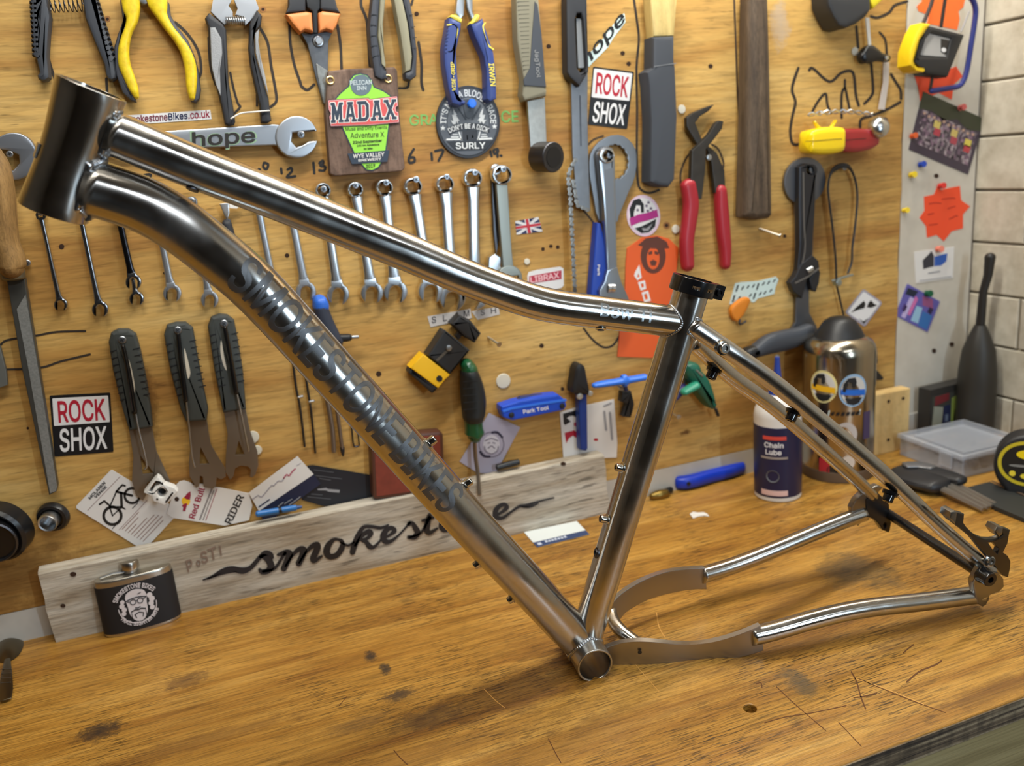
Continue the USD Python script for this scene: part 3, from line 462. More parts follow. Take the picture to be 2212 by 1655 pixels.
for p, Y, i_ in [((1713, 893), .028, i_sn), ((1922, 1068), .058, i_sn), ((1541, 802), -.016, i_sf)]: boss(p, Y, [.5, .25, -.8], .0056, .0085, m=BG, sub=i_, name='cable_guide')
boss((2138, 1212), .078, [.2, 1, .3], .0045, .004, sub=i_sn, name='cable_guide')
# small gusset under the head tube junction, logo plate
fr.p('gusset', fplate(Z(150, 160, 5.173)(120, 1440, 180, 1430, 240, 1440, 300, 1530, 262, 1560, 240, 1640, 150, 1660, 60, 1655), .008, .016, .002), PLAIN, 40, sub=i_dt)
# frosted lettering wrapped round the down tube, outline lettering on the top tube
def wrap(s, P, rad, sa, sb, f0, f1, m, name, sub, bold=True, thin=.00014, w0=None):
    t = tmesh(s, bold); t = t.copy(); x0, x1 = t.vertices[:, 0].min(), t.vertices[:, 0].max(); v, f = t.vertices, t.faces
    v = v*[1/(x1-x0), 1, 1]-[x0/(x1-x0), 0, 0]; t = trimesh.Trimesh(v*[abs(sb-sa), (f1-f0)*.02, 1], f, process=False)
    v, f = trimesh.remesh.subdivide_to_size(t.vertices, t.faces, .0045, max_iter=9); v = v/[abs(sb-sa), (f1-f0)*.02, 1]
    S = np.r_[0, np.cumsum(np.linalg.norm(np.diff(P, axis=0), axis=1))]; tt, uu, ss = frames(P, [0, 1, 0]); q = sa+v[:, 0]*(sb-sa)
    C = np.stack([np.interp(q, S, P[:, k]) for k in range(3)], 1); U = np.stack([np.interp(q, S, uu[:, k]) for k in range(3)], 1); N = np.stack([np.interp(q, S, ss[:, k]) for k in range(3)], 1); TG = np.stack([np.interp(q, S, tt[:, k]) for k in range(3)], 1)
    N *= np.sign(N[:, 2:3]); ph = f0+v[:, 1]*(f1-f0); r = rad(q)+np.where(v[:, 2] > .025, thin, -.0003)
    V = C+(np.cos(ph)*r)[:, None]*U+(np.sin(ph)*r)[:, None]*N
    g = trimesh.Trimesh(V, f, process=False)
    sm_n = np.cos(ph)[:, None]*U+np.sin(ph)[:, None]*N
    return fr.p(name, g, m, 40, sub=sub)
SDT = np.r_[0, np.cumsum(np.linalg.norm(np.diff(DTP, axis=0), axis=1))]
def sat(P, S, p): return S[np.argmin(np.linalg.norm(P-fp(p), axis=1))]
rdt = lambda q: np.interp(q, SDT, np.linspace(.0224, .0208, len(DTP)))
wrap('SMOKESTONE BIKES', DTP, rdt, sat(DTP, SDT, (500, 574)), sat(DTP, SDT, (972, 1083)), -.50, 1.05, mat((118, 120, 123), .55, .9), 'frosted_lettering', i_dt)
STT = np.r_[0, np.cumsum(np.linalg.norm(np.diff(TTP, axis=0), axis=1))]; rtt = lambda q: np.interp(q, STT, np.linspace(.0176, .0152, len(TTP)))
wrap('Bow Ti', TTP, rtt, sat(TTP, STT, (1281, 672)), sat(TTP, STT, (1388, 686)), -.05, .75, mat((165, 170, 172), .34, 1.), 'engraved_lettering', i_tt, thin=.00008)
fr.end()
# ---------------------------------------------------------------- tools on the board, top row
def teeth(q0, q1, n, out, dep):                   # comb outline between two pixels, bulging to the side 'out'
    a, b = np.array(q0, float), np.array(q1, float); o = np.array(out, float)*dep; r = []
    for k in range(n):
        p = a+(b-a)*k/n; s = (b-a)/n; r += [p, p+o, p+s*.62+o, p+s*.62]
    return [tuple(x) for x in r]
def helix(a, b, d, rad, turns, r, n=16):
    A, Bp = W(a, d), W(b, d); t = (Bp-A)/np.linalg.norm(Bp-A); u = np.array([0, -1., 0]); v = np.cross(t, u); k = np.linspace(0, 1, int(turns*n))
    return sweep(A+k[:, None]*(Bp-A)+rad*(np.cos(k*turns*2*np.pi)[:, None]*u+np.sin(k*turns*2*np.pi)[:, None]*v), r, seg=6)
HG = mat((56, 60, 68), .55); HG2 = mat((40, 42, 48), .6)
t = T('cable_cutter', 'black ribbed-handle cutter with a coil spring between its grips, top left of board', 'pliers')
t.p('handle', slab(z1(400, -60, 402, 0, 430, 140, 415, 300, 405, 480, 420, 620, 420, 660, 395, 685, 355, 690, 322, 670, 313, 640, 330, 612, 300, 490)+[(a, b) for a, b in teeth(z1(285, 470)[0], z1(258, -60)[0], 13, (-1, 0), 5)], .004, .020, .005), HG)
t.p('handle', slab(z1(690, -60, 700, 0, 722, 150, 800, 350, 880, 540, 898, 640, 920, 675, 955, 685, 985, 665, 988, 620)+teeth(z1(968, 500)[0], z1(800, -60)[0], 13, (1, -.25), 5), .004, .020, .005), HG)
t.p('spring', helix(z1(405, 55)[0], z1(712, 45)[0], .012, .0062, 8, .0006), DARKST); t.end()
YEL = mat((238, 208, 40), .4, noise=.18, nscale=160, col2=(206, 176, 30)); GRY = mat((66, 68, 76), .55)
t = T('pliers', 'yellow and grey handled pliers with scuffed grips hanging open', 'pliers')
t.p('grip', slab(z1(1020, -40, 1022, 30, 1045, 170, 1000, 290, 970, 400, 970, 520, 985, 640, 1040, 790, 1115, 858, 1160, 868, 1120, 700, 1060, 560, 1060, 400, 1120, 220, 1100, 60, 1090, -40), .003, .016, .004), GRY); t.p('grip_face', grip([(z1(x, y)[0]+(w/3.94,)) for x, y, w in G3(1110, -40, 82, 1118, 80, 76, 1125, 170, 52, 1095, 260, 38, 1068, 340, 42, 1052, 450, 50, 1062, 560, 54, 1100, 660, 50, 1135, 750, 44, 1160, 820, 26)], .014, .007), YEL)
t.p('grip', slab(z1(1400, -40, 1442, 30, 1455, 130, 1500, 210, 1600, 340, 1660, 480, 1692, 600, 1712, 760, 1700, 840, 1668, 872, 1625, 860, 1640, 700, 1600, 500, 1500, 330, 1400, 200), .003, .016, .004), GRY); t.p('grip_face', grip([(z1(x, y)[0]+(w/3.94,)) for x, y, w in G3(1325, -40, 95, 1348, 50, 84, 1380, 140, 52, 1440, 240, 40, 1510, 330, 40, 1570, 420, 46, 1610, 520, 52, 1628, 630, 52, 1630, 740, 46, 1635, 830, 28)], .014, .007), YEL)
t.p('pivot', disc(z1(1228, 8)[0], .003, .016, .0062), STEEL); t.p('jaw', slab(z1(1195, -60, 1262, -60, 1270, 30, 1230, 45, 1195, 30), .003, .012, .001), STEEL); t.end()
LGR = mat((150, 152, 156), .5, bump=.4, nscale=700); PLT = mat((178, 180, 184), .4, .8)
t = T('snips', 'grey and black snips with short steel coil and pale textured grips', 'snips')
t.p('blade', slab(P2(462, -10, 500, -10, 500, 2, 494, 12, 503, 26, 503, 36, 490, 40, 486, 55, 470, 40, 455, 25), .006, .011), PLT); t.p('blade', slab(P2(504, -10, 548, -10, 560, 18, 546, 40, 530, 55, 526, 36, 508, 32, 513, 18, 506, 2), .006, .011), PLT)
t.p('spring', helix((487, 45), (529, 45), .012, .0042, 9, .0008), STEEL)
t.p('handle', slab(z1(1745, 150, 1780, 105, 1900, 205, 1927, 250, 1940, 500, 1948, 700, 1985, 900, 2005, 1035, 1995, 1060, 1950, 1068, 1915, 1050, 1885, 900, 1840, 720, 1795, 570, 1778, 330, 1772, 220), .004, .018, .004), HG2); t.p('grip_pad', slab(z1(1788, 232, 1832, 232, 1885, 330, 1893, 450, 1872, 590, 1880, 820, 1838, 720, 1800, 560), .017, .0195, .002), LGR)
t.p('handle', slab(z2(0, 200, 60, 80, 105, 130, 95, 215, 40, 280, 45, 450, 100, 640, 160, 830, 185, 1025, 150, 1045, 95, 1040, 85, 900, 45, 740, 5, 560, -12, 400), .004, .018, .004), HG2); t.p('grip_pad', slab(z2(42, 285, 80, 240, 72, 350, 90, 480, 130, 640, 158, 810, 100, 650, 48, 450), .017, .0195, .002), LGR)
t.p('tie_wire', wire([(499, 256), (520, 245), (545, 242), (582, 239)], .02, .0009), WHITE); t.end()
ORG = mat((222, 138, 76), .5); GUN = mat((104, 106, 110), .42, .7, noise=.25, nscale=90)
t = T('snips', 'orange-handled snips with a dark pointed blade and hex pivot bolt', 'snips')
t.p('guard', slab(z2(330, -60, 475, -60, 475, 92, 305, 112, 330, 40), .006, .02, .003), HG2); t.p('guard', slab(z2(600, -60, 715, -60, 745, 60, 775, 112, 620, 86, 600, 70), .006, .02, .003), HG2)
t.p('handle', slab(z2(302, 118, 480, 95, 528, 105, 540, 270, 472, 250, 430, 278, 360, 200), .005, .022, .004), ORG); t.p('handle', slab(z2(582, 110, 620, 90, 778, 112, 742, 212, 710, 266, 650, 246, 592, 272), .005, .022, .004), ORG)
t.p('latch', slab(z2(470, -60, 610, -60, 600, 70, 580, 95, 580, 280, 535, 280, 530, 95, 485, 60), .004, .016, .002), BLACK)
t.p('blade', slab(z2(435, 282, 520, 290, 590, 276, 705, 262, 668, 350, 662, 870, 640, 890, 622, 880, 555, 640, 490, 380), .003, .008, .001), GUN); t.p('cutting_edge', slab(z2(562, 540, 662, 600, 655, 870, 638, 886, 625, 870, 575, 650), .0078, .0092, .0008), mat((150, 150, 146), .45, .8, noise=.3, nscale=200))
t.p('pivot_bolt', cat_(disc(z2(580, 352)[0], .008, .0105, .0072), lathe([(0, 0), (.0048, 0), (.0048, .004), (.0042, .0046), (0, .0046)], W(z2(583, 350)[0], .0105), [0, -1, 0], 6)), STEEL); t.end()
OLV = mat((142, 138, 116), .55); NAV = mat((58, 62, 72), .55)
t = T('pliers', 'olive and charcoal pliers with long curved grips above the wooden beer plaque', 'pliers')
t.p('handle', slab(z2(1045, -60, 1112, -60, 1088, 300, 1128, 540, 1165, 600, 1175, 668, 1120, 682, 1065, 650, 1030, 450, 1015, 230), .006, .022, .004), NAV); t.p('grip_face', slab(z2(1110, -60, 1162, -60, 1138, 200, 1150, 540, 1164, 598, 1128, 560, 1088, 300), .008, .023, .004), OLV)
t.p('handle', slab(z2(1288, -60, 1355, -60, 1398, 180, 1426, 430, 1420, 648, 1370, 686, 1325, 672, 1320, 618, 1372, 598, 1386, 480, 1350, 200), .006, .022, .004), NAV); t.p('grip_face', slab(z2(1212, -60, 1292, -60, 1350, 200, 1386, 480, 1372, 598, 1320, 618, 1318, 560, 1280, 300), .008, .023, .004), OLV)
for q in [(1030, 120, 1080, 128), (1026, 210, 1074, 216), (1022, 300, 1072, 304), (1028, 390, 1082, 388), (1038, 480, 1096, 470), (1360, 130, 1384, 126), (1378, 230, 1404, 226), (1390, 320, 1416, 318), (1398, 410, 1422, 408)]: t.p('grip_groove', ribbon(z2(*q), 1.6, .0222, .0003, sm=0), BLACK)
t.end()
BLU = mat((52, 70, 132), .45); YL2 = mat((232, 214, 84), .5)
t = T('pliers', 'blue pliers with yellow trim and raised lettering hanging over the round patch', 'pliers')
t.p('jaw', slab(z2(1770, -60, 1832, -60, 1826, 130, 1792, 165, 1748, 110), .008, .016, .002), STEEL); t.p('jaw', slab(z2(1836, -60, 1900, -60, 1900, 100, 1926, 150, 1888, 180, 1846, 70), .008, .016, .002), STEEL)
t.p('collar', slab(z2(1700, 140, 1722, 120, 1760, 125, 1812, 160, 1802, 198, 1730, 165), .006, .022, .003), YL2); t.p('collar', slab(z2(1876, 198, 1900, 165, 1936, 114, 1964, 130, 1945, 175, 1892, 212), .006, .022, .003), YL2)
t.p('handle', slab(z2(1690, 150, 1725, 148, 1806, 192, 1800, 255, 1762, 430, 1770, 600, 1790, 830, 1842, 862, 1835, 890, 1790, 906, 1720, 882, 1685, 740, 1655, 550, 1650, 400, 1680, 240), .006, .024, .005), BLU); t.p('handle', slab(z2(1878, 205, 1945, 182, 1988, 150, 2010, 230, 2080, 440, 2105, 640, 2106, 840, 2050, 872, 2015, 842, 2010, 600, 1990, 480, 1910, 300), .006, .024, .005), BLU)
t.p('grip_line', cat_(ribbon(z2(1680, 213, 1735, 210, 1765, 240, 1762, 290, 1725, 425, 1690, 440), 3, .0232, .0008), ribbon(z2(2003, 195, 1985, 235, 2020, 370, 2074, 420), 3, .0232, .0008)), YL2)
t.p('lettering', cat_(wtext('VISE-GRIP', z2(1752, 775)[0], z2(1738, 530)[0], z2(1722, 772)[0], .0242, .0004), wtext('IRWIN', z2(2032, 540)[0], z2(2048, 732)[0], z2(2075, 540)[0], .0242, .0004)), YL2)
for k in range(7): t.p('grip_groove', ribbon(z2(1660, 250+k*32, 1690-k*3, 254+k*32), 1.4, .0238, .0004, sm=0), mat((34, 46, 92), .5))
t.end()
t = T('cassette_tool', 'olive-grey handled tool with steel bar and round socket end', 'tool')
t.p('handle', slab(z3(130, -60, 320, -60, 350, 280, 366, 600, 390, 748, 386, 792, 204, 832, 184, 780, 195, 650, 142, 330), .008, .026, .004), mat((128, 124, 106), .6)); t.p('handle_inlay', slab(z3(288, 10, 312, 36, 346, 290, 376, 660, 384, 718, 200, 704, 196, 655, 248, 560, 265, 300), .0255, .0272, .001), mat((62, 66, 74), .5))
for k in range(17): t.p('grip_groove', ribbon(z3(146+k*3, 14+k*35, 238, 10+k*35), 1.6, .0258, .0003, sm=0), mat((84, 82, 70), .7))
t.p('lettering', wtext('JagTool', z3(285, 410)[0], z3(305, 640)[0], z3(318, 408)[0], .0274, .0002), mat((130, 132, 134), .6)); t.p('bar', slab(z3(225, 832, 372, 800, 388, 1215, 400, 1240, 255, 1260), .012, .017, .001), mat((168, 164, 156), .42, .9, noise=.2, nscale=120))
c = W(z3(345, 1300)[0], .016); ax = np.array([.35, -.93, -.08]); t.p('socket', lathe([(0, .004), (.0135, .004), (.0135, .030), (.019, .030), (.020, .029), (.020, .001), (.019, 0), (0, 0)], W(z3(318, 1292)[0], .010), ax, 30), DARKST); t.p('socket_bore', lathe([(0, .0302), (.0134, .0302), (.0134, .0306), (0, .0306)], W(z3(318, 1292)[0], .010), ax, 28), DARKIN)
t.p('clamp_bolt', disc(z3(318, 1385)[0], .012, .02, .0035), STEEL); t.end()
t = T('chain_whip', 'flat grey steel chain whip with slotted black handle and hanging chain', 'chain whip'); BAR = mat((132, 134, 138), .4, .85, noise=.15, nscale=60)
t.p('bar', slab(z3(585, 600, 725, 600, 722, 900, 728, 1250, 740, 1602, 745, 1740, 640, 1715, 598, 1250), .006, .010, .0008), BAR); t.p('handle', slab(poly(z3(548, -60, 720, -60, 734, 590, 660, 712, 580, 640, 556, 590)).difference(poly(z3(622, 160, 640, 110, 670, 108, 688, 160, 712, 540, 700, 590, 668, 598, 640, 560))), .004, .022, .003), HG2)
t.p('slot_insert', slab(z3(628, 150, 690, 150, 710, 560, 645, 560), .01, .015, .001), mat((150, 150, 150), .5, .6)); t.p('bar_groove', ribbon(z3(660, 790, 668, 1200), 2.4, .0101, .0003, sm=0), DARKST)
CH = mat((92, 88, 84), .38, .9); CH2 = mat((150, 146, 140), .3, .9)
ch = crom(zr(130, 260, 85, 340, 70, 420, 85, 560, 92, 700, 100, 850, 108, 1000, 115, 1150, 122, 1290, 128, 1400), 8, False); S = np.r_[0, np.cumsum(np.hypot(*np.diff(ch, axis=0).T))]
def links(ch, S, d):
    n = int(S[-1]/11.)
    for k in range(n):
        a, b = [np.array([np.interp((k+o)*11., S, ch[:, i]) for i in (0, 1)]) for o in (0, 1)]
        g = unary_union([Point(*a).buffer(4.6, 4), Point(*b).buffer(4.6, 4), LineString([a, b]).buffer(3.2, 2)]); w = .0012 if k % 2 else .0022
        t.p('chain_link', cat_(slab(g, d-w-.0012, d-w, 0), slab(g, d+w, d+w+.0012, .0004)), CH if k % 2 else CH2)
        t.p('chain_roller', lathe([(0, -.0036), (.0021, -.0036), (.0021, .0038), (0, .0038)], W(a, d), [0, -1, 0], 8), CH2)
links(ch, S, .016)
c2 = crom(zr(110, 440, 130, 540, 145, 640, 190, 665, 235, 685), 6, False); links(c2, np.r_[0, np.cumsum(np.hypot(*np.diff(c2, axis=0).T))], .0145); t.end()
YW = wood('axe_handle_wood', [(.3, (176, 148, 88)), (.6, (212, 188, 124))], (60, 60, 6), fine=.15)
t = T('hatchet', 'hatchet handle with pale wood neck and black rubber sleeve grip', 'hatchet')
t.p('wood_handle', slab(z3(1232, -60, 1474, -60, 1446, 300, 1265, 306), .006, .026, .006), YW); t.p('rubber_sleeve', slab(z3(1265, 300, 1446, 290, 1446, 500, 1456, 560, 1472, 960, 1450, 1480, 1402, 1545, 1330, 1540, 1270, 1518, 1238, 1500, 1246, 1000, 1230, 700, 1213, 592, 1262, 555), .004, .03, .007), mat((60, 64, 72), .65)); t.p('sleeve_line', ribbon(z3(1272, 548, 1450, 522), 1.6, .0301, .0003, sm=0), mat((120, 122, 126), .6)); t.end()
RED = mat((158, 34, 46), .4); JAW = mat((74, 70, 66), .42, .7, noise=.2, nscale=80)
t = T('slip_joint_pliers', 'red-handled water pump pliers with angled dark jaws', 'pliers')
t.p('jaw', slab(z3(1765, 862, 1722, 915, 1650, 960, 1612, 1012, 1662, 1140, 1720, 1200, 1790, 1260, 1852, 1400, 1862, 1580, 1775, 1590, 1742, 1320, 1700, 1230, 1622, 1182, 1542, 1044, 1540, 970, 1590, 930, 1680, 890), .006, .014, .0015), JAW); t.p('jaw', slab(z3(1845, 998, 1832, 1062, 1740, 1182, 1700, 1230, 1694, 1400, 1666, 1640, 1570, 1640, 1578, 1400, 1582, 1240, 1650, 1180, 1720, 1110, 1782, 1010, 1810, 992), .013, .021, .0015), JAW)
t.p('pivot', disc(z3(1718, 1298)[0], .02, .023, .0045), STEEL); t.p('handle_sleeve', grip([(x, y, w) for x, y, w in G3(1486, 400, 15, 1492, 440, 15.5, 1488, 480, 14.5, 1483, 520, 13.5, 1484, 560, 12.5, 1485, 574, 12)], .015, .009), RED); t.p('handle_sleeve', grip([(x, y, w) for x, y, w in G3(1556, 412, 11, 1558, 450, 13, 1562, 500, 13, 1566, 540, 11, 1566, 572, 9)], .012, .009), RED); t.end()
DW = wood('dark_handle_wood', [(.3, (62, 50, 40)), (.55, (92, 76, 60)), (.75, (116, 98, 80))], (70, 70, 7), fine=.35, rough=.6)
t = T('hammer', 'dark worn wooden hammer handle hanging head up out of frame', 'hammer')
t.p('handle', slab(P2(1622, -15, 1664, -15, 1668, 120, 1671, 300, 1673, 463, 1668, 472, 1640, 476, 1612, 470, 1611, 463, 1616, 300, 1620, 120), .006, .032, .011), DW, 60); t.end()
# ---------------------------------------------------------------- right side of the board
TAPEB = mat((46, 47, 50), .55)
t = T('tape_measure', 'black and yellow tape measure hanging at the top edge of the board', 'tape measure')
t.p('body', slab(z4(535, -70, 900, -70, 912, 80, 870, 142, 790, 200, 700, 238, 640, 222, 590, 140, 545, 40), .004, .04, .006, 0), TAPEB); t.p('side_cover', slab(z4(885, -70, 1030, -70, 1010, 0, 932, 72, 905, 20), .006, .036, .004), mat((236, 214, 40), .4)); t.p('blade', slab(z4(858, 150, 890, 150, 908, 405, 884, 405), .012, .0135, 0), WHITE); t.end()
t = T('clamp_lever', 'small black clamp lever with bolt end below the tape measure', 'lever')
t.p('lever', grip([(z4(x, y)[0]+(w/3.94,)) for x, y, w in G3(835, 490, 44, 880, 465, 62, 930, 472, 46, 975, 488, 28, 1030, 500, 24)], .012, .009), mat((20, 20, 22), .3)); t.p('bolt', disc(z4(1025, 498)[0], .018, .023, .0035), STEEL); t.p('strap', slab(z4(1008, 530, 1060, 530, 1056, 700, 1022, 935, 968, 930, 1010, 700), .004, .0052, .0003), mat((190, 180, 172), .6)); t.end()
def bell(name, label, q, col, d, th):
    t = T(name, label, 'bell'); t.p('body', grip(q, d, th, sm=4, power=.45, cap=.5), col, 50); return t
YB = mat((244, 208, 20), .28, coat=.4); t = bell('bell', 'shiny yellow box-shaped bell hung from a twisted wire', [(1743, 307, 20), (1760, 306, 23), (1790, 304, 23.5), (1808, 303, 21)], YB, .025, .016)
t.p('bracket', cat_(grip([(z4(x, y)[0]+(w/3.94,)) for x, y, w in G3(422, 1040, 10, 450, 1080, 12, 490, 1118, 14)], .025, .003), grip([(z4(x, y)[0]+(w/3.94,)) for x, y, w in G3(600, 1030, 10, 570, 1075, 12, 540, 1116, 14)], .025, .003)), YB); t.p('seam', ribbon(z4(350, 1205, 655, 1182), 2.0, .0408, .0003, sm=0), mat((150, 124, 16), .5)); t.end()
t = bell('bell', 'glossy dark red bell tucked behind the yellow one', [(1806, 303, 20), (1840, 304, 21), (1870, 302, 18), (1886, 300, 12)], mat((148, 28, 34), .2, coat=.6), .018, .012); t.p('seam', ribbon(z4(668, 1195, 860, 1178), 2.0, .0298, .0003, sm=0), mat((84, 14, 18), .4)); t.end()
t = T('bell', 'round silver dome bell at the right end of the bell row', 'bell'); t.p('dome', lathe([(.0165, 0)]+[(.0165*math.cos(a), .004+.013*math.sin(a)) for a in np.linspace(0, 1.5, 10)]+[(0, .017)], W(z4(958, 1092)[0], .026), [-.15, -.95, .3], 30), mat((196, 198, 198), .25, 1.)); t.p('bracket', disc(z4(940, 1040)[0], .004, .026, .006), BLACK); t.end()
t = T('twisted_wire', 'twisted silver wire from which the three bells hang', 'wire'); a, b = z4(365, 985)[0], z4(640, 985)[0]
for ph in (0, math.pi):
    k = np.linspace(0, 1, 60); px = 1652+(365+555*k)/3.941; py = (980-30*np.sin(k*3))/3.941+4*np.sin(k*26+ph); t.p('strand', sweep(np.array([W((x, y), .03+.002*math.cos(q*26+ph)) for x, y, q in zip(px, py, k)]), .0011, seg=6), STEEL)
t.end()
t = T('pedal_wrench', 'grey round-headed spanner behind the black adjustable wrench', 'spanner', ); GW = mat((112, 114, 120), .42, .8)
t.p('head', slab(circ(zw(632, 215)[0], 44, 36, 52, .25).difference(circ(zw(650, 140)[0], 8)), .003, .008, .001), GW); t.p('shaft', slab(zw(560, 380, 700, 360, 690, 800, 660, 900, 665, 1220, 720, 1320, 745, 1400, 640, 1470, 500, 1390, 560, 1290, 570, 900, 565, 500), .003, .008, .001), GW)
t.p('handle', grip([(x, y, w) for x, y, w in G3(1622, 762, 9, 1636, 756, 13, 1660, 744, 18, 1690, 736, 19, 1720, 728, 17, 1745, 716, 14)], .02, .012), mat((60, 64, 72), .55)); t.p('handle_ferrule', grip([(x, y, w) for x, y, w in G3(1614, 764, 11, 1624, 761, 12, 1632, 758, 11)], .02, .012), BLACK); t.end()
t = T('adjustable_wrench', 'black adjustable wrench hanging in front of the grey round-headed spanner', 'wrench'); BW = mat((62, 62, 66), .4, .7)
t.p('handle', slab(poly(zw(588, 110, 640, 80, 700, 90, 716, 140, 712, 400, 690, 780, 720, 840, 700, 900, 600, 960, 560, 960, 575, 880, 590, 700, 585, 400)).difference(circ(zw(680, 135)[0], 9)), .009, .019, .003), BW); t.p('fixed_jaw', slab(zw(600, 850, 560, 940, 520, 990, 545, 1060, 610, 1110, 630, 1040, 650, 960, 720, 900, 745, 880, 735, 820, 690, 780), .009, .021, .002), BW)
t.p('moving_jaw', slab(zw(735, 880, 750, 910, 740, 990, 715, 1060, 685, 1045, 665, 960), .009, .019, .002), BW); t.p('screw_wheel', lathe([(0, 0), (.005, 0), (.005, .011), (0, .011)], W(zw(640, 905)[0], .02), [1, 0, .35], 18), STEEL); t.p('rib', ribbon(zw(618, 150, 622, 500, 628, 760, 560, 990), 2.2, .0188, .0006), mat((150, 150, 152), .35, .9)); t.p('rib', ribbon(zw(560, 990, 660, 940, 735, 880), 3, .0208, .0006, sm=0), mat((150, 150, 152), .35, .9)); t.end()
t = T('strap_wrench', 'black rubber strap loop with a metal buckle right of the adjustable wrench', 'strap')
t.p('strap', sweep(crom(np.array([W(p, .012) for p in zw(868, 985, 862, 800, 838, 560, 815, 380, 805, 260, 830, 150, 900, 100, 965, 110, 1010, 200, 1028, 330, 1015, 520, 990, 720, 985, 830, 955, 920)]), 6, False), np.interp(np.arange(79), [0, 20, 40, 78], [.0085, .0075, .0035, .0042]), .0018, up=[.75, -.6, 0], seg=8, power=.4), mat((30, 30, 33), .5)); t.p('buckle', cat_(wire(zw(840, 975, 900, 955, 990, 930), .016, .0022), disc(zw(860, 985)[0], .01, .02, .006)), mat((170, 180, 180), .3, .9)); t.p('cord', wire(zw(868, 1000, 890, 1090, 915, 1200, 935, 1280), .01, .0016), BLACK); t.end()
# ---------------------------------------------------------------- middle of the board
t = T('double_spanner', 'large chrome open-ended spanner with lettered handle across the board', 'spanner'); SP = mat((186, 190, 196), .36, .9)
R_ = circ((641, 296), 46, 40).difference(poly(P2(632, 287, 700, 282, 712, 302, 668, 305, 655, 313, 640, 318, 630, 305))); L_ = circ((28, 338), 52, 40).difference(poly(P2(-40, 320, 20, 325, 40, 335, 42, 352, 28, 368, -30, 372)))
t.p('jaw', slab(R_, .005, .015, .002), SP); t.p('handle', slab(P2(70, 322, 365, 282, 592, 268, 612, 270, 612, 318, 592, 314, 365, 322, 80, 356), .006, .012, .002), SP); t.p('jaw', slab(L_, .005, .015, .002), mat((150, 154, 162), .4, .9))
t.p('lettering_outline', wtext('hope', (412, 318), (556, 308), (410, 284), .0121, .0002), mat((140, 170, 140), .5)); t.p('lettering', wtext('hope', (415, 316), (552, 306), (414, 286), .0124, .0003), INK); t.end()
def ring_spanner(label, rq, jq, R1, R2, w, d=.004, mt=None, ang=.26, shaftcol=None, second=None, hole=.62):
    t = T('combination_spanner', label, 'spanner', 'row of combination spanners'); mt = mt or CHROME; r = np.array(rq, float); j = np.array(jq, float); u = (j-r)/np.linalg.norm(j-r); v = np.array([-u[1], u[0]])
    th = np.arange(48)*2*np.pi/48; star = Polygon([(r[0]+R1*hole*(1+.06*math.cos(12*a))*math.cos(a), r[1]+R1*hole*(1+.06*math.cos(12*a))*math.sin(a)) for a in th])
    t.p('ring_end', slab(circ(r, R1, 28).difference(star), d, d+.009, .002), mt)
    a, b = r+u*R1*.9, j-u*R2*.72; P = [W(a, d+.0045), W((a+b)/2, d+.0045), W(b, d+.0045)]; ww = [w*.5*scale_at(q, d) for q in (a, (a+b)/2, b)]
    t.p('shaft', sweep(np.array([P[0]+(P[2]-P[0])*k for k in np.linspace(0, 1, 9)]), np.interp(np.linspace(0, 1, 9), [0, .12, .5, .88, 1], [ww[0]*1.25, ww[0], ww[1]*.95, ww[2]*1.05, ww[2]*1.5]), .0028, up=[0, -1, 0], seg=14, power=.7), shaftcol or mt, 50)
    c, s = math.cos(ang), math.sin(ang); o = np.array([u[0]*c-u[1]*s, u[0]*s+u[1]*c]); n = np.array([-o[1], o[0]]); h = R2*.50
    g = circ(j, R2, 32).union(Polygon([j+v*R2*.62-u*R2*.4, j+v*w*.6-u*R2*1.25, j-v*w*.6-u*R2*1.25, j-v*R2*.62-u*R2*.4])).difference(unary_union([Polygon([j-n*h, j+o*R2*3-n*h, j+o*R2*3+n*h, j+n*h]), Point(*j).buffer(h)]))
    t.p('open_end', slab(g, d+.0005, d+.0075, .0015), mt); return t
def shad(**k): pass
CHD = mat((176, 180, 188), .22, 1.)
t = ring_spanner('thin chrome spanner at the left end of the row, below the frame\'s head tube', (88, 465), (131, 659), 10.5, 15, 11, mt=CHD); t.p('lettering', wtext('7', (92, 515), (96, 520), (101, 512), .0125), WHITE) if 0 else None; t.end()
ring_spanner('chrome spanner second in the row, its ring hidden behind the head tube', (168, 440), (216, 669), 12, 18, 12.5, mt=CHD).end()
t = ring_spanner('dark-shafted spanner, third in the row, with a smaller jaw showing below it', (250, 440), (288, 610), 12, 17.5, 15, mt=CHD, shaftcol=mat((70, 70, 76), .25, 1.), d=.012); t.end()
ring_spanner('small spanner whose jaw peeps out below the dark-shafted one', (262, 470), (295, 646), 10, 16, 9, d=.003, mt=CHD).end()
ring_spanner('satin spanner fourth in the row, ring beside the down tube', (414, 436), (372, 632), 13, 20, 15, mt=SP).end() if 0 else ring_spanner('satin spanner fourth in the row, crossing under the down tube', (330, 425), (372, 634), 13, 20, 15, mt=SP).end()
ring_spanner('spanner fifth in the row, only its jaw visible left of the down tube', (414, 437), (453, 648), 13, 19.5, 14, mt=SP).end()
ring_spanner('spanner sixth in the row, its shaft in the gap between top tube and down tube', (552, 420), (596, 640), 15, 20, 15, mt=SP).end()
ring_spanner('spanner seventh in the row, jaw hanging above the blue T-handle driver', (620, 415), (661, 630), 15, 22, 17, mt=SP).end()
ring_spanner('spanner eighth in the row, ring below the number 13', (698, 412), (731, 636), 17.5, 24, 20, mt=CHROME).end()
ring_spanner('spanner ninth in the row, ring just below the left corner of the plaque', (768, 410), (804, 633), 17.5, 24.5, 21, mt=CHROME).end()
ring_spanner('spanner tenth in the row, ring below the middle of the plaque', (831, 406), (855, 631), 19, 26, 22, mt=CHROME).end()
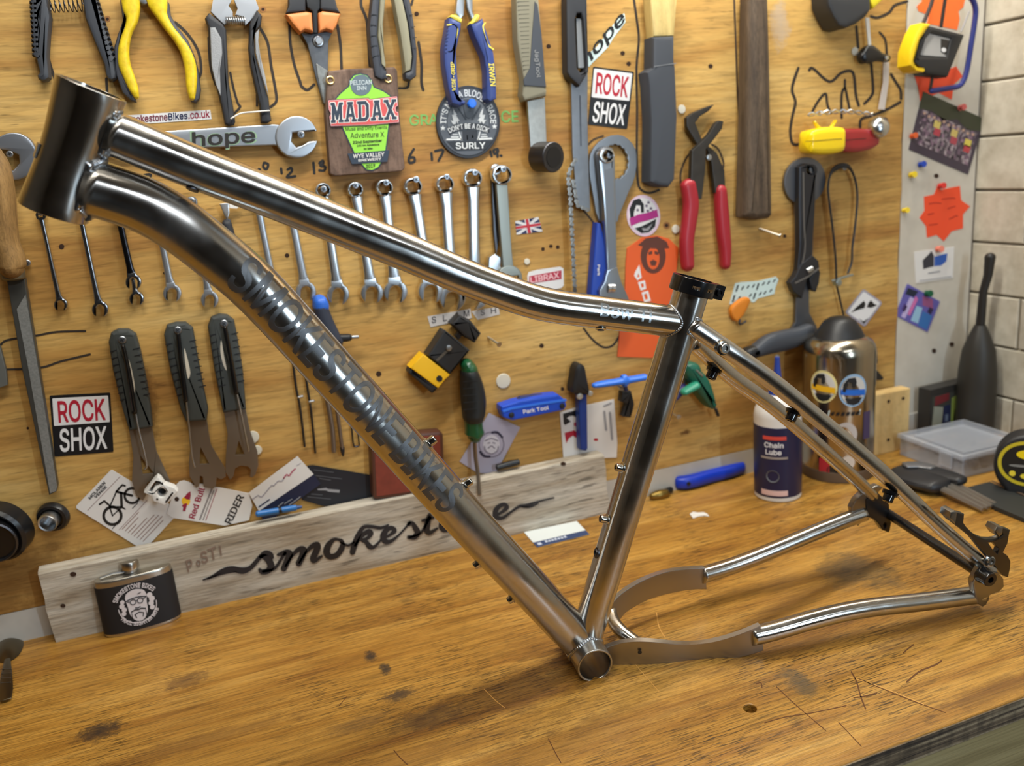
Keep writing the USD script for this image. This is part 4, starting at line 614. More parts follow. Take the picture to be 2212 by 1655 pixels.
ring_spanner('spanner eleventh in the row, ring below the number 6', (893, 403), (931, 630), 20, 27, 23, mt=CHROME).end()
ring_spanner('spanner twelfth in the row, ring below the number 17', (962, 398), (978, 645), 20, 28, 24, mt=CHROME).end()
ring_spanner('spanner thirteenth in the row with a pale flat shaft', (1022, 385), (1026, 640), 21, 30, 24, mt=CHROME, ang=.5).end()
t = T('ring_spanner', 'wide dull grey flat spanner hung at the right end of the spanner row', 'spanner'); DG = mat((146, 148, 140), .42, .8)
t.p('ring_end', slab(circ((1085, 378), 22, 30).difference(circ((1086, 378), 15, 24)), .012, .021, .002), CHROME); t.p('shaft', slab(P2(1072, 398, 1097, 398, 1106, 540, 1112, 596, 1088, 590, 1080, 500), .013, .019, .0015), DG); t.p('open_end', slab(circ((1102, 600), 27, 24).difference(poly(P2(1085, 600, 1120, 596, 1124, 640, 1092, 640))), .013, .02, .0015), DG); t.end()
t = T('adjustable_spanner', 'small chrome adjustable spanner half hidden behind the dull grey flat spanner', 'spanner')
t.p('ring_end', slab(circ((1072, 366), 12, 24).difference(circ((1072, 366), 6, 16)), .003, .01, .001), CHROME); t.p('shaft', slab(P2(1061, 372, 1074, 374, 1079, 520, 1072, 550, 1066, 500), .003, .009, .001), DARKST); t.p('head', slab(P2(1056, 556, 1070, 548, 1084, 556, 1082, 585, 1066, 596, 1054, 580), .003, .013, .002), CHROME); t.end()
t = T('craft_tool', 'silver-headed tool with black grip in the gap under the top tube', 'tool'); t.p('head', slab(P2(474, 440, 494, 438, 496, 460, 492, 474, 490, 475, 484, 465), .008, .012, .001), CHROME); t.p('fin', slab(P2(495, 438, 519, 445, 512, 451, 496, 450), .006, .009, .0005), WHITE); t.p('grip', grip([(x, y, w) for x, y, w in G3(490, 484, 11, 495, 505, 12, 500, 530, 12)], .01, .008), HG2); t.p('collar', disc((492, 478), .006, .014, .0035), DARKST); t.end()
# the beer plaque
PW = wood('plaque_wood', [(.3, (84, 64, 54)), (.5, (108, 86, 74)), (.72, (136, 112, 98))], (60, 60, 8), fine=.35, rough=.7); zp = Z(700, 140, 6.62)
t = T('wooden_plaque', 'dark brown wooden plaque with a green and red beer pump sign', 'plaque')
t.p('board', slab(rrect(zp(55, 90, 300, 60, 640, 45, 1010, 30, 1050, 80, 1080, 700, 1160, 1470, 1120, 1520, 160, 1590, 90, 1560, 20, 700), 4), .001, .017, .002), PW)
GRE = mat((148, 218, 66), .5); NVY = mat((44, 56, 74), .5); RDD = mat((208, 84, 84), .5)
sh = poly(zp(345, 300, 360, 220, 420, 140, 520, 115, 620, 140, 690, 220, 720, 310, 860, 370, 960, 440, 940, 850, 890, 1240, 830, 1400, 780, 1480, 690, 1520, 600, 1510, 530, 1430, 470, 1400, 410, 1240, 245, 880, 150, 490, 230, 400)); t.p('sign_border', slab(sh, .017, .0176, 0), NVY); t.p('sign_face', slab(sh.buffer(-2.6), .0176, .0180, 0), GRE)
t.p('badge', slab(circ(zp(530, 290)[0], 22.5), .0180, .0184, 0), mat((96, 112, 124), .5)); t.p('badge_lettering', cat_(wtext('PELICAN', zp(372, 292)[0], zp(686, 278)[0], zp(368, 228)[0], .0185, .0002), wtext('INN', zp(468, 362)[0], zp(606, 358)[0], zp(466, 306)[0], .0185, .0002)), mat((186, 198, 204), .5))
bn = zp(50, 500, 640, 470, 655, 490, 1050, 440, 1065, 590, 1030, 610, 1035, 660, 1070, 670, 1080, 830, 640, 870, 90, 885, 70, 740, 90, 700, 60, 640); t.p('banner_border', slab(poly(bn), .0184, .0190, 0), mat((58, 26, 34), .5)); t.p('banner', slab(poly(bn).buffer(-1.3), .0190, .0194, 0), mat((232, 168, 172), .5)); t.p('banner', slab(poly(bn).buffer(-3.0), .0194, .0197, 0), RDD)
# slab-serif letters drawn as polygons in a unit cell
def block(ch):
    s = .13; S = lambda x0, x1, y: sbox(x0, y, x1, y+s)
    if ch == 'M': g = [sbox(.10, 0, .30, 1), sbox(.70, 0, .90, 1), Polygon([(.10, 1), (.32, 1), (.5, .55), (.68, 1), (.90, 1), (.58, .15), (.42, .15)]), S(0, .38, 0), S(.62, 1, 0), S(0, .3, .87), S(.7, 1, .87)]
    if ch == 'A': g = [Polygon([(.10, 0), (.30, 0), (.56, 1), (.36, 1)]), Polygon([(.70, 0), (.90, 0), (.64, 1), (.44, 1)]), sbox(.3, .25, .7, .40), S(0, .4, 0), S(.6, 1, 0), S(.28, .72, .87)]
    if ch == 'D': g = [sbox(.10, 0, .32, 1), Polygon([(.1, 1), (.7, 1), (.93, .8), (.93, .2), (.7, 0), (.1, 0)]).difference(Polygon([(.32, .84), (.6, .84), (.70, .72), (.70, .28), (.6, .16), (.32, .16)])), S(0, .3, 0), S(0, .3, .87)]
    if ch == 'X': g = [Polygon([(.05, 0), (.30, 0), (.95, 1), (.70, 1)]), Polygon([(.70, 0), (.95, 0), (.30, 1), (.05, 1)]), S(0, .38, 0), S(.62, 1, 0), S(0, .38, .87), S(.62, 1, .87)]
    return unary_union(g)
q0, q1, q2 = (np.array(zp(*q)[0]) for q in ((100, 830), (1040, 775), (92, 545))); gl = unary_union([affinity.translate(affinity.scale(block(c), .94, 1, origin=(0, 0)), k) for k, c in enumerate('MADAX')])
tf = lambda g: affinity.affine_transform(g, [(q1-q0)[0]/4.94, (q2-q0)[0], (q1-q0)[1]/4.94, (q2-q0)[1], q0[0], q0[1]])
t.p('lettering_halo', slab(tf(gl).buffer(1.9, 2), .0197, .0199, 0), WHITE); t.p('lettering', slab(tf(gl), .0199, .0202, 0), NVY)
t.p('small_lettering', cat_(wtext('Muse and Dirty Events', zp(310, 945)[0], zp(900, 915)[0], zp(306, 895)[0], .0181, .0002, False), wtext('Adventure X', zp(380, 1050)[0], zp(860, 1030)[0], zp(376, 975)[0], .0181, .0002, False), wtext('22nd September', zp(412, 1130)[0], zp(830, 1100)[0], zp(410, 1092)[0], .0181), wtext('100 km Adventure', zp(470, 1170)[0], zp(790, 1150)[0], zp(470, 1145)[0], .0181), wtext('by bike', zp(570, 1212)[0], zp(695, 1205)[0], zp(570, 1186)[0], .0181)), INK)
rb = zp(335, 1270, 935, 1220, 905, 1385, 400, 1420); t.p('ribbon_banner', slab(rb, .0181, .0188, 0), NVY); t.p('ribbon_lettering', cat_(wtext('WYE VALLEY', zp(418, 1335)[0], zp(862, 1305)[0], zp(414, 1280)[0], .0189), wtext('BREWERY', zp(492, 1385)[0], zp(820, 1360)[0], zp(490, 1350)[0], .0189)), WHITE); t.p('year_lettering', wtext('2019', zp(602, 1480)[0], zp(730, 1465)[0], zp(600, 1430)[0], .0182), INK)
for q in (zp(88, 222), zp(915, 200)): c = W(q[0], .0175); th = np.arange(24)*2*np.pi/24; t.p('eyelet', sweep(c+.0042*np.stack([np.cos(th), 0*th, np.sin(th)], 1), .0012, seg=8, closed=True), mat((226, 200, 140), .3, .8))
t.end()
# the round rubber patch
zs = Z(930, 170, 8.712); t = T('round_patch', 'round dark grey rubber patch with lightning bolts and white ring lettering', 'patch'); c0 = zs(710, 815)[0]; PB = mat((46, 50, 58), .55); PG = mat((104, 110, 118), .55); PWH = mat((222, 226, 228), .55)
t.p('disc', slab(circ(c0, 69, 48, 79), .0008, .005, .001), PB); t.p('face_ring', slab(circ(c0, 63, 48, 72).difference(circ(c0, 46, 40, 55)), .005, .0056, 0), mat((84, 90, 100), .55)); t.p('inner_face', slab(circ(c0, 45, 40, 53.5), .005, .0054, 0), PG)
def arc_text(s, c, rx, ry, a0, a1, h, d, m, name):
    mm = tmesh(s, True); v = mm.vertices; x0, x1 = v[:, 0].min(), v[:, 0].max(); a = a0+(v[:, 0]-x0)/(x1-x0)*(a1-a0); r = 1+(v[:, 1])*h/((rx+ry)/2)
    V = np.array([W((c[0]+rx*k*math.sin(q), c[1]-ry*k*math.cos(q)), d+(0 if z < .025 else .0003)) for q, k, z in zip(a, r, v[:, 2])]); t.p(name, trimesh.Trimesh(V, mm.faces, process=False), m)
arc_text("IT'S NOT A BLOODY RACE", c0, 48, 56, -1.62, 1.62, 13, .0057, PWH, 'ring_lettering')
star = lambda q, r: Polygon([(q[0]+(r if k % 2 == 0 else r*.42)*math.sin(k*math.pi/5), q[1]-(r if k % 2 == 0 else r*.42)*math.cos(k*math.pi/5)) for k in range(10)])
for q in (zs(235, 930), zs(1205, 900)): t.p('star', slab(star(q[0], 6), .0056, .006, 0), PWH)
for q in (zs(418, 545, 475, 640, 500, 680, 480, 690, 548, 790, 520, 790, 518, 855, 490, 800, 470, 860, 420, 855, 380, 785, 430, 800, 420, 740, 405, 680, 440, 680), zs(995, 545, 940, 640, 910, 720, 940, 720, 888, 790, 920, 790, 930, 850, 960, 800, 1000, 855, 1050, 770, 1000, 780, 1030, 680, 980, 680)): t.p('lightning_bolt', slab(q, .0054, .0062, .0002), PWH)
for q in (zs(500, 530, 540, 560, 690, 770, 660, 775), zs(935, 480, 960, 520, 800, 770, 770, 765)): t.p('crossed_spanner', slab(q, .0054, .006, .0002), mat((60, 66, 74), .5))
t.p('engine', slab(zs(600, 420, 640, 380, 830, 380, 860, 440, 830, 560, 800, 720, 720, 750, 660, 720, 630, 600), .0054, .0064, .0004), mat((74, 80, 88), .5)); t.p('motif', slab(zs(600, 985, 700, 960, 870, 975, 890, 1010, 870, 1160, 610, 1160), .0054, .006, .0002), PB)
t.p('stripe', cat_(*[slab(zs(*q), .0054, .006, 0) for q in ((420, 1045, 510, 1045, 510, 1060, 410, 1060), (390, 1090, 530, 1090, 530, 1110, 380, 1110), (310, 1130, 590, 1125, 590, 1155, 290, 1160), (960, 1045, 1050, 1045, 1060, 1060, 960, 1060), (950, 1085, 1070, 1080, 1080, 1100, 950, 1105), (880, 1125, 1150, 1110, 1170, 1140, 880, 1155), (525, 1000, 545, 1000, 595, 1160, 570, 1160), (925, 990, 945, 985, 905, 1150, 885, 1150), (680, 1065, 700, 1065, 705, 1150, 685, 1150), (790, 1045, 815, 1110, 775, 1115))]), PWH)
bnp = zs(330, 920, 480, 860, 720, 830, 960, 845, 1110, 905, 1115, 1000, 960, 950, 720, 940, 480, 980, 350, 1040); t.p('banner', slab(bnp, .0060, .0066, 0), PB); arc_text("DON'T BE A DICK", zs(720, 1720)[0], 90, 90, -.475, .46, 10.5, .0067, PWH, 'banner_lettering')
t.p('name_panel', slab(zs(310, 1180, 1165, 1165, 1020, 1330, 470, 1350), .0056, .0062, 0), mat((40, 44, 52), .55)); t.p('name_lettering', wtext('SURLY', zs(478, 1320)[0], zs(1035, 1310)[0], zs(470, 1205)[0], .0063), PWH); t.end()
t = T('push_pin', 'bright blue push pin in the round patch', 'push pin'); t.p('head', lathe([(0, 0), (.0045, 0), (.0045, .001), (.003, .002), (.003, .006), (.0058, .007), (.0058, .009), (.005, .010), (0, .0096)], W(zs(748, 478)[0], .0062), [0, -1, 0], 22), mat((28, 108, 224), .35)); t.end()
# ---------------------------------------------------------------- stickers
def sticker(name, label, q, col, d=.0004, th=.0003, r=0, cat='sticker', **k):
    t = T(name, label, cat); t.p('backing', slab(rrect(q, r) if r else q, d-.0001, d+th, 0, **k), col); return t
SB = mat((24, 24, 27), .4); SW = mat((226, 225, 226), .45); SR = mat((176, 32, 52), .45); SN = mat((30, 36, 74), .5); SGR = mat((150, 150, 154), .5)
D1, D2, D3 = .0009, .0011, .0013
t = sticker('web_address_sticker', 'long white web address sticker half hidden behind the top tube', z1(1035, 985, 1790, 934, 1801, 1014, 1046, 1066), SW)
t.p('lettering', wtext('Smokestone', z1(1066, 1048)[0], z1(1428, 1022)[0], z1(1062, 990)[0], D1), mat((112, 34, 54), .5)); t.p('lettering', wtext('Bikes', z1(1434, 1022)[0], z1(1598, 1010)[0], z1(1430, 966)[0], D1), SN); t.p('lettering', wtext('.co.uk', z1(1604, 1010)[0], z1(1786, 997)[0], z1(1600, 950)[0], D1), mat((150, 36, 60), .5)); t.end()
t = sticker('label_sticker', 'black and white square sticker with red word, low on the left of the board', za(422, 215, 938, 190, 967, 695, 465, 735), SB, r=3); t.p('white_panel', slab(rrect(za(445, 240, 920, 215, 935, 440, 460, 475), 2), D1-.0002, D1, 0), SW)
t.p('lettering', wtext('ROCK', za(500, 442)[0], za(900, 418)[0], za(488, 268)[0], D1), SR); t.p('lettering', wtext('SHOX', za(512, 690)[0], za(912, 662)[0], za(504, 505)[0], D1), SW); t.end()
t = sticker('label_sticker', 'tall black and white sticker with red word between chain whip and hatchet', z3(768, 548, 1106, 592, 1048, 1064, 726, 1025), SB, r=3); t.p('white_panel', slab(rrect(z3(776, 564, 1090, 605, 1066, 832, 754, 800), 2), D1-.0002, D1, 0), SW)
t.p('lettering', wtext('ROCK', z3(785, 764)[0], z3(1048, 800)[0], z3(798, 600)[0], D1), SR); t.p('lettering', wtext('SHOX', z3(758, 1000)[0], z3(1020, 1028)[0], z3(778, 838)[0], D1), SW); t.end()
LB = mat((204, 224, 222), .5)
t = sticker('word_sticker', 'slanting pale sticker with black word, rising right of the chain whip', z3(690, 540, 730, 440, 800, 385, 990, 125, 1025, 110, 1035, 180, 930, 320, 890, 390, 760, 520, 735, 550), LB); t.p('lettering', wtext('hope', z3(700, 560)[0], z3(1035, 165)[0], z3(662, 470)[0], D1), SB); t.end()
zh = Z(1570, 590, 12.73)
t = sticker('word_sticker', 'pale double-row sticker with small black slanted marks above the orange lever', zh(70, 850, 230, 280, 400, 250, 880, 215, 1350, 95, 1420, 180, 1330, 430, 1310, 570, 850, 700, 760, 800, 680, 800, 640, 720, 100, 860), LB)
for x, y, h in [(285, 420, 190), (435, 410, 110), (585, 380, 100), (735, 350, 100), (850, 370, 190), (1010, 290, 100), (1150, 265, 100), (1305, 210, 90), (190, 700, 200), (340, 690, 110), (650, 610, 90), (760, 630, 180), (920, 570, 100), (1050, 540, 100), (1210, 480, 90)]: t.p('mark', slab(zh(x-50, y+h/2, x-5, y+h/2-8, x+52, y-h/2, x+5, y-h/2+8), D1-.0002, D1, 0), SB)
t.end()
t = sticker('mountain_sticker', 'white diamond sticker with black mountain peaks above the steel bottle', z8(840, 882, 1004, 1000, 850, 1208, 682, 1085), mat((160, 156, 170), .5), r=5); t.p('white_panel', slab(rrect(z8(842, 905, 985, 1003, 848, 1182, 704, 1085), 4), D1-.0002, D1, 0), SW)
t.p('mountain', slab(z8(735, 1085, 780, 1040, 820, 1005, 845, 985, 858, 1010, 850, 1045, 800, 1060), D1, D2, 0), SB); t.p('mountain', slab(z8(868, 1040, 885, 1000, 905, 980, 930, 1010, 958, 1022, 905, 1045), D1, D2, 0), SB); t.p('mark', slab(z8(800, 1135, 840, 1160, 885, 1130, 845, 1180), D1, D2, 0), SB); t.end()
FL = np.array(P2(1113, 478, 1163, 469, 1172, 500, 1116, 507)); fu = lambda u, v: tuple((FL[0]*(1-u)+FL[1]*u)*(1-v)+(FL[3]*(1-u)+FL[2]*u)*v); fq = lambda *q: [fu(q[i], q[i+1]) for i in range(0, len(q), 2)]
t = sticker('flag_sticker', 'small union flag sticker left of the hanging chain', fq(0, 0, 1, 0, 1, 1, 0, 1), SW)
for q in ((.14, 0, .40, 0, .40, .26), (.60, 0, .86, 0, .60, .26), (0, .14, .28, .36, 0, .36), (1, .14, 1, .36, .72, .36), (0, .64, .28, .64, 0, .86), (1, .64, 1, .86, .72, .64), (.14, 1, .40, .74, .40, 1), (.60, .74, .86, 1, .60, 1)): t.p('blue_field', slab(fq(*q), D1-.0002, D1, 0), mat((34, 40, 86), .5))
t.p('red_cross', slab(unary_union([Polygon(fq(.44, 0, .56, 0, .56, 1, .44, 1)), Polygon(fq(0, .41, 1, .41, 1, .59, 0, .59))]), D1-.0002, D1, 0), mat((196, 44, 60), .5)); t.end()
t = sticker('label_sticker', 'white rounded sticker with red bar of pale capitals just above the top tube', P2(1139, 596, 1142, 588, 1160, 583, 1210, 576, 1217, 580, 1218, 616, 1213, 622, 1142, 640), SW); t.p('red_bar', slab(P2(1143, 597, 1213, 584, 1213, 603, 1143, 613), D1-.0002, D1, 0), mat((178, 50, 72), .5)); t.p('lettering', wtext('LIBRAX', (1146, 611), (1208, 600), (1145, 599), D1), mat((236, 190, 196), .5)); t.end()
def egg(name, label, c, rx, ry, rot, col, edge):
    t = T(name, label, 'sticker'); c_ = lambda dx, dy: (c[0]+dx*math.cos(rot)-dy*math.sin(rot), c[1]+dx*math.sin(rot)+dy*math.cos(rot)); cq = lambda *q: [c_(q[i]*rx, q[i+1]*ry) for i in range(0, len(q), 2)]
    t.p('backing', slab(circ(c, rx, 36, ry, rot), .0005, .0009, 0), edge); t.p('face', slab(circ(c, rx*.86, 36, ry*.86, rot), .0009, .0011, 0), SW)
    t.p('arch', slab(cq(-.8, .05, -.78, -.4, -.5, -.78, -.1, -.85, .1, -.55, .05, -.15, -.12, -.15, -.1, -.5, -.35, -.55, -.55, -.2, -.6, .08), .0011, .0013, 0), SB); t.p('speckle', cat_(*[slab(circ(c_(rx*x, ry*y), rx*.09, 6), .0011, .0013, 0) for x, y in [(-.3, -.3), (.25, -.45), (.4, -.6), (.5, -.3), (.3, -.2), (.6, -.15)]]), mat((110, 100, 120), .5))
    t.p('band', slab(cq(-.85, .05, -.3, -.08, .3, -.12, .85, -.22, .88, .14, .3, .24, -.3, .30, -.82, .42), .0013, .0015, 0), col); t.p('base', slab(cq(-.62, .55, -.2, .50, .3, .36, .74, .22, .62, .58, .2, .82, -.25, .82), .0011, .0013, 0), SB); t.p('swoosh', slab(cq(-.2, .58, .1, .62, .5, .42, .2, .74, -.1, .74), .0013, .0015, 0), SGR); t.end()
egg('round_sticker', 'oval white sticker with magenta band above the orange tag', (1390, 466), 36, 45, -.12, mat((176, 42, 132), .5), mat((220, 196, 214), .5))
t = T('hang_tag', 'large orange hang tag with dark round emblem behind the seat tube top', 'tag'); t.p('card', slab(P2(1355, 536, 1388, 513, 1420, 509, 1446, 516, 1466, 536, 1463, 575, 1452, 640, 1442, 740, 1432, 774, 1334, 771, 1340, 700, 1350, 640, 1352, 570), .0006, .0022, .0004), mat((222, 92, 36), .55))
EM = mat((92, 50, 38), .6); t.p('emblem', slab(circ((1411, 553), 27, 36, 38).difference(circ((1411, 558), 14, 24, 24)).union(poly(P2(1378, 530, 1395, 515, 1420, 511, 1440, 522, 1446, 536, 1428, 538, 1400, 536))), .0022, .0024, 0), EM); t.p('emblem', cat_(slab(P2(1400, 545, 1409, 542, 1409, 549, 1402, 551), .0022, .0024, 0), slab(P2(1414, 542, 1424, 545, 1421, 551, 1414, 549), .0022, .0024, 0), slab(P2(1404, 565, 1411, 561, 1419, 565, 1416, 574, 1407, 574), .0022, .0024, 0)), EM)
for q, h in (((1381, 572, 1386, 600, 1377, 606, 1370, 596, 1372, 588), (1379, 590, 1382, 598, 1376, 600)), ((1378, 610, 1393, 606, 1396, 624, 1384, 628), (1384, 613, 1390, 612, 1391, 620, 1386, 622)), ((1386, 632, 1400, 628, 1406, 650, 1392, 654), None)): g = poly(P2(*q)); t.p('lettering', slab(g.difference(poly(P2(*h))) if h else g.difference(poly(P2(1391, 636, 1397, 634, 1400, 646, 1394, 648))), .0022, .0025, 0), SW)
t.end()
def tape_label(label, q, txts):
    t = sticker('letter_label', label, q, mat((206, 202, 200), .6), cat='label')
    for s, a, b, c in txts: t.p('lettering', wtext(s, a, b, c, D1, bold=False), mat((70, 66, 70), .6))
    t.end()
tape_label('pale tape strip with four spaced capitals above the black and yellow tool', zm(280, 105, 690, 32, 706, 120, 310, 208), [(s, zm(x, y)[0], zm(x+w, y-8)[0], zm(x-2, y-58)[0]) for s, x, y, w in (('S', 322, 168, 40), ('L', 430, 150, 34), ('A', 540, 125, 48), ('M', 628, 108, 52))])
tape_label('short pale tape strip with two capitals touching the lower edge of top tube', zm(700, 55, 960, 12, 972, 85, 760, 138), [(s, zm(x, y)[0], zm(x+w, y-6)[0], zm(x-2, y-52)[0]) for s, x, y, w in (('S', 790, 95, 38), ('H', 888, 78, 48))])
# ---------------------------------------------------------------- hanging tools, lower half
t = T('file', 'long steel file with worn wooden handle hanging at the left edge', 'file'); FH = wood('file_handle_wood', [(.3, (112, 84, 48)), (.55, (156, 122, 74)), (.75, (184, 150, 98))], (70, 70, 9), fine=.4, rough=.6)
P_ = [(-8, 330, 14), (-2, 352, 22), (2, 385, 27), (6, 430, 29), (10, 480, 28), (14, 525, 30), (22, 555, 33), (25, 572, 33), (26, 580, 27)]; t.p('handle', grip(P_, .022, .020, power=1.), FH); t.p('ferrule', grip([(26, 582, 25), (27, 588, 28), (29, 600, 27)], .018, .014, sm=2, cap=.3, power=.9), mat((128, 124, 108), .45, .8))
t.p('blade', slab(P2(14, 604, 53, 602, 88, 820, 124, 1050, 122, 1062, 106, 1070, 48, 800), .008, .019, .001), mat((92, 92, 88), .5, .8)); t.p('cut_face', slab(P2(36, 668, 55, 636, 88, 832, 123, 1050, 121, 1061, 108, 1066, 60, 790), .0188, .0194, .0002), mat((150, 152, 150), .6, .55, noise=.3, nscale=400)); t.end()
t = T('file', 'tip of a second grey file just left of the wooden-handled one', 'file'); t.p('blade', slab(P2(-20, 745, 0, 748, 13, 800, 16, 832, 0, 838, -14, 840), .004, .010, .001), mat((120, 122, 118), .55, .6)); t.p('tang', slab(P2(-30, 720, -8, 720, 0, 750, -22, 752), .005, .009, .001), DARKST); t.end()
CW = mat((58, 62, 60), .6); CWB = mat((134, 122, 108), .45, .75)
def cone(label, hq, bq, hole, slits, crescent):
    t = T('cone_spanner', label, 'cone spanner', 'cone spanners'); t.p('handle', slab(rrect(P2(*hq), 3), .003, .014, .004), CW); t.p('blade', slab(poly(P2(*bq)).difference(poly(P2(*hole))), .006, .0085, .0004), CWB)
    for a, b, s in slits:
        for k in range(8): y = a[1]+(b[1]-a[1])*k/8; x = a[0]+(b[0]-a[0])*k/8; t.p('grip_notch', ribbon([(x, y), (x+13*s, y-3)], 2.2, .0139, .0004, sm=0), BLACK if s > 0 else HG2)
    if crescent: t.p('handle_slot', slab(poly(P2(*crescent), 3), .0138, .0142, 0), mat((206, 196, 178), .6))
    t.end()
cone('dark-handled cone spanner, leftmost of three, above the bicycle card', (234, 740, 239, 720, 254, 712, 277, 712, 293, 722, 303, 757, 316, 822, 326, 884, 330, 924, 279, 932, 265, 888, 243, 800), (279, 930, 328, 922, 338, 975, 366, 1036, 368, 1050, 350, 1052, 330, 1038, 318, 1043, 315, 1070, 309, 1082, 294, 1070, 285, 1040, 288, 985), (303, 984, 332, 1022, 308, 1025), [((238, 760), (262, 880), 1), ((288, 755), (314, 868), 1)], (277, 775, 285, 800, 292, 840, 288, 850, 280, 810))
cone('dark-handled cone spanner, middle of three, above the race tag', (354, 724, 360, 703, 380, 697, 401, 697, 417, 709, 425, 757, 437, 822, 450, 884, 447, 910, 402, 913, 390, 886, 367, 800), (404, 911, 447, 906, 455, 960, 486, 1012, 488, 1030, 478, 1036, 468, 1032, 466, 1050, 460, 1056, 440, 1052, 438, 1030, 432, 1028, 430, 1050, 424, 1054, 410, 1030, 408, 1000, 412, 960), (433, 966, 452, 1002, 431, 1003), [((358, 745), (386, 870), 1), ((410, 738), (434, 850), 1)], (398, 752, 405, 775, 411, 805, 406, 818, 400, 785))
cone('dark-handled cone spanner, rightmost of three, beside the down tube', (449, 706, 456, 686, 474, 679, 492, 681, 506, 692, 514, 732, 525, 800, 532, 885, 482, 893, 463, 800), (484, 891, 531, 884, 540, 930, 556, 975, 558, 1005, 552, 1025, 545, 1032, 540, 1030, 542, 1015, 536, 1008, 520, 1006, 508, 1012, 504, 1030, 497, 1037, 487, 1020, 488, 980, 492, 940), (516, 952, 528, 982, 508, 983), [((453, 725), (476, 850), 1), ((501, 722), (516, 840), 1)], (478, 735, 484, 770, 490, 800, 483, 790, 476, 760))
for lb, a, b, c in (('leftmost', [(266, 748), (277, 800), (291, 888)], [(293, 892), (300, 930), (310, 970), (317, 1005), (313, 1013)], 0), ('middle', [(385, 722), (392, 790), (401, 862)], [(402, 864), (408, 920), (415, 985), (421, 1009)], 0), ('rightmost', [(486, 708), (497, 770), (510, 845)], [(511, 848), (522, 900), (530, 940), (537, 974)], 0)):
    t = T('hook_pick', f'slim black-handled steel hook pick in front of the {lb} cone spanner', 'pick', 'hook picks'); t.p('handle', grip([(x, y, w) for (x, y), w in zip(a, (5, 5.5, 6))], .02, .005, power=1.), BLK_A); t.p('hook', wire(b, .02, .0012), STEEL); t.p('collar', disc(a[2], .017, .024, .0032), BLK_A); t.end()
# sockets at the lower left
zo = Z(0, 1060, 11.82)
t = T('socket', 'large black hollow socket hanging at the left edge above the plank', 'socket'); ax = np.array([-.10, -.98, -.1]); t.p('body', lathe([(.0, .002), (.030, .002), (.033, 0), (.036, .003), (.036, .022), (.033, .026), (.030, .025), (.029, .016), (0, .016)], W(zo(150, 880)[0], .004), [-.35, -.92, -.15], 40), mat((22, 22, 24), .3)); t.p('rim', lathe([(.0225, .024), (.0262, .024), (.0262, .036), (.0245, .0375), (.0225, .036), (.0225, .024)], W(zo(60, 960)[0], .004), ax, 40), DARKST); t.p('end_cap', lathe([(0, .030), (.0226, .030), (.0226, .034), (0, .034)], W(zo(60, 960)[0], .004), ax, 36), mat((18, 18, 20), .4)); t.end()
t = T('socket', 'small black socket with bright steel bore beside the large one', 'socket'); ax = [-.22, -.96, -.12]; t.p('body', lathe([(0, .002), (.0175, 0), (.0190, .002), (.0190, .006), (.0170, .010), (.0135, .0104), (.0135, .006), (0, .006)], W(zo(1390, 620)[0], .003), ax, 36), mat((30, 30, 32), .3)); t.p('bore', lathe([(.0090, .006), (.0112, .006), (.0112, .02), (.0104, .0215), (.0090, .0205), (.0088, .008), (0, .008), (0, .006)], W(zo(1370, 620)[0], .003), ax, 32), STEEL); t.end()
# pointed tools behind the down tube
t = T('hex_driver', 'T-handled driver with blue cap and steel tip right of the down tube', 'driver'); t.p('handle', grip([(692, 664, 16.5), (696, 680, 18), (706, 705, 18.5), (718, 726, 17), (728, 738, 13)], .016, .014), mat((44, 50, 66), .55)); t.p('cap', grip([(691, 652, 16), (692, 657, 17.5), (693, 663, 17.5)], .016, .014, sm=2), mat((46, 104, 206), .4)); t.p('collar', grip([(730, 730, 9), (742, 730, 8.5), (753, 729, 8)], .016, .007, sm=2), BLACK); t.p('tip', grip([(753, 729, 4.4), (764, 728, 4.4), (774, 727.5, 4.2)], .016, .0035, sm=2, cap=.3), STEEL); t.p('shaft', wire([(722, 740), (735, 800), (744, 850)], .012, .0025), STEEL); t.end()
for lb, q, m_ in (('long thin black hex rod, left of the pair below the down tube', (633, 786, 640, 840, 648, 880, 658, 964), DARKST), ('long thin black hex rod, right of the pair below the down tube', (660, 812, 666, 850, 672, 890, 681, 978), DARKST)):
    t = T('hex_rod', lb, 'hex key', 'hex rods'); t.p('rod', wire(P2(*q), .006, .0016), m_); a = P2(*q)[2]; t.p('clip', wire([(a[0]-4, a[1]-22), (a[0]+5, a[1]-24)], .006, .0021), STEEL); t.end()
t = T('steel_rod', 'thick dull steel rod hanging behind the down tube', 'tool'); t.p('rod', grip([(700, 830, 5), (710, 880, 5.2), (718, 930, 5.2), (721, 974, 5)], .008, .004, power=1.), mat((140, 128, 118), .4, .8)); t.p('shoulder', grip([(702, 842, 6), (704, 852, 6)], .008, .0045, sm=0), DARKST); t.end()
t = T('screwdriver', 'cross-head screwdriver shaft with black tip hanging below the down tube', 'screwdriver'); t.p('shaft', grip([(722, 850, 4.2), (730, 900, 4.2), (739, 968, 4.2)], .008, .0036, power=1.), mat((150, 138, 128), .35, .85)); t.p('tip', grip([(739, 966, 5), (740, 976, 4.4), (741, 985, 1.5)], .008, .0034, sm=2, cap=.4), BLACK); t.end()
t = T('hex_key', 'short L-shaped key beside the tin behind the down tube', 'hex key'); t.p('key', wire(P2(757, 905, 760, 930, 764, 962, 774, 964), .005, .0012), DARKST); t.p('key', wire(P2(772, 925, 776, 962), .005, .0010), DARKST); t.end()
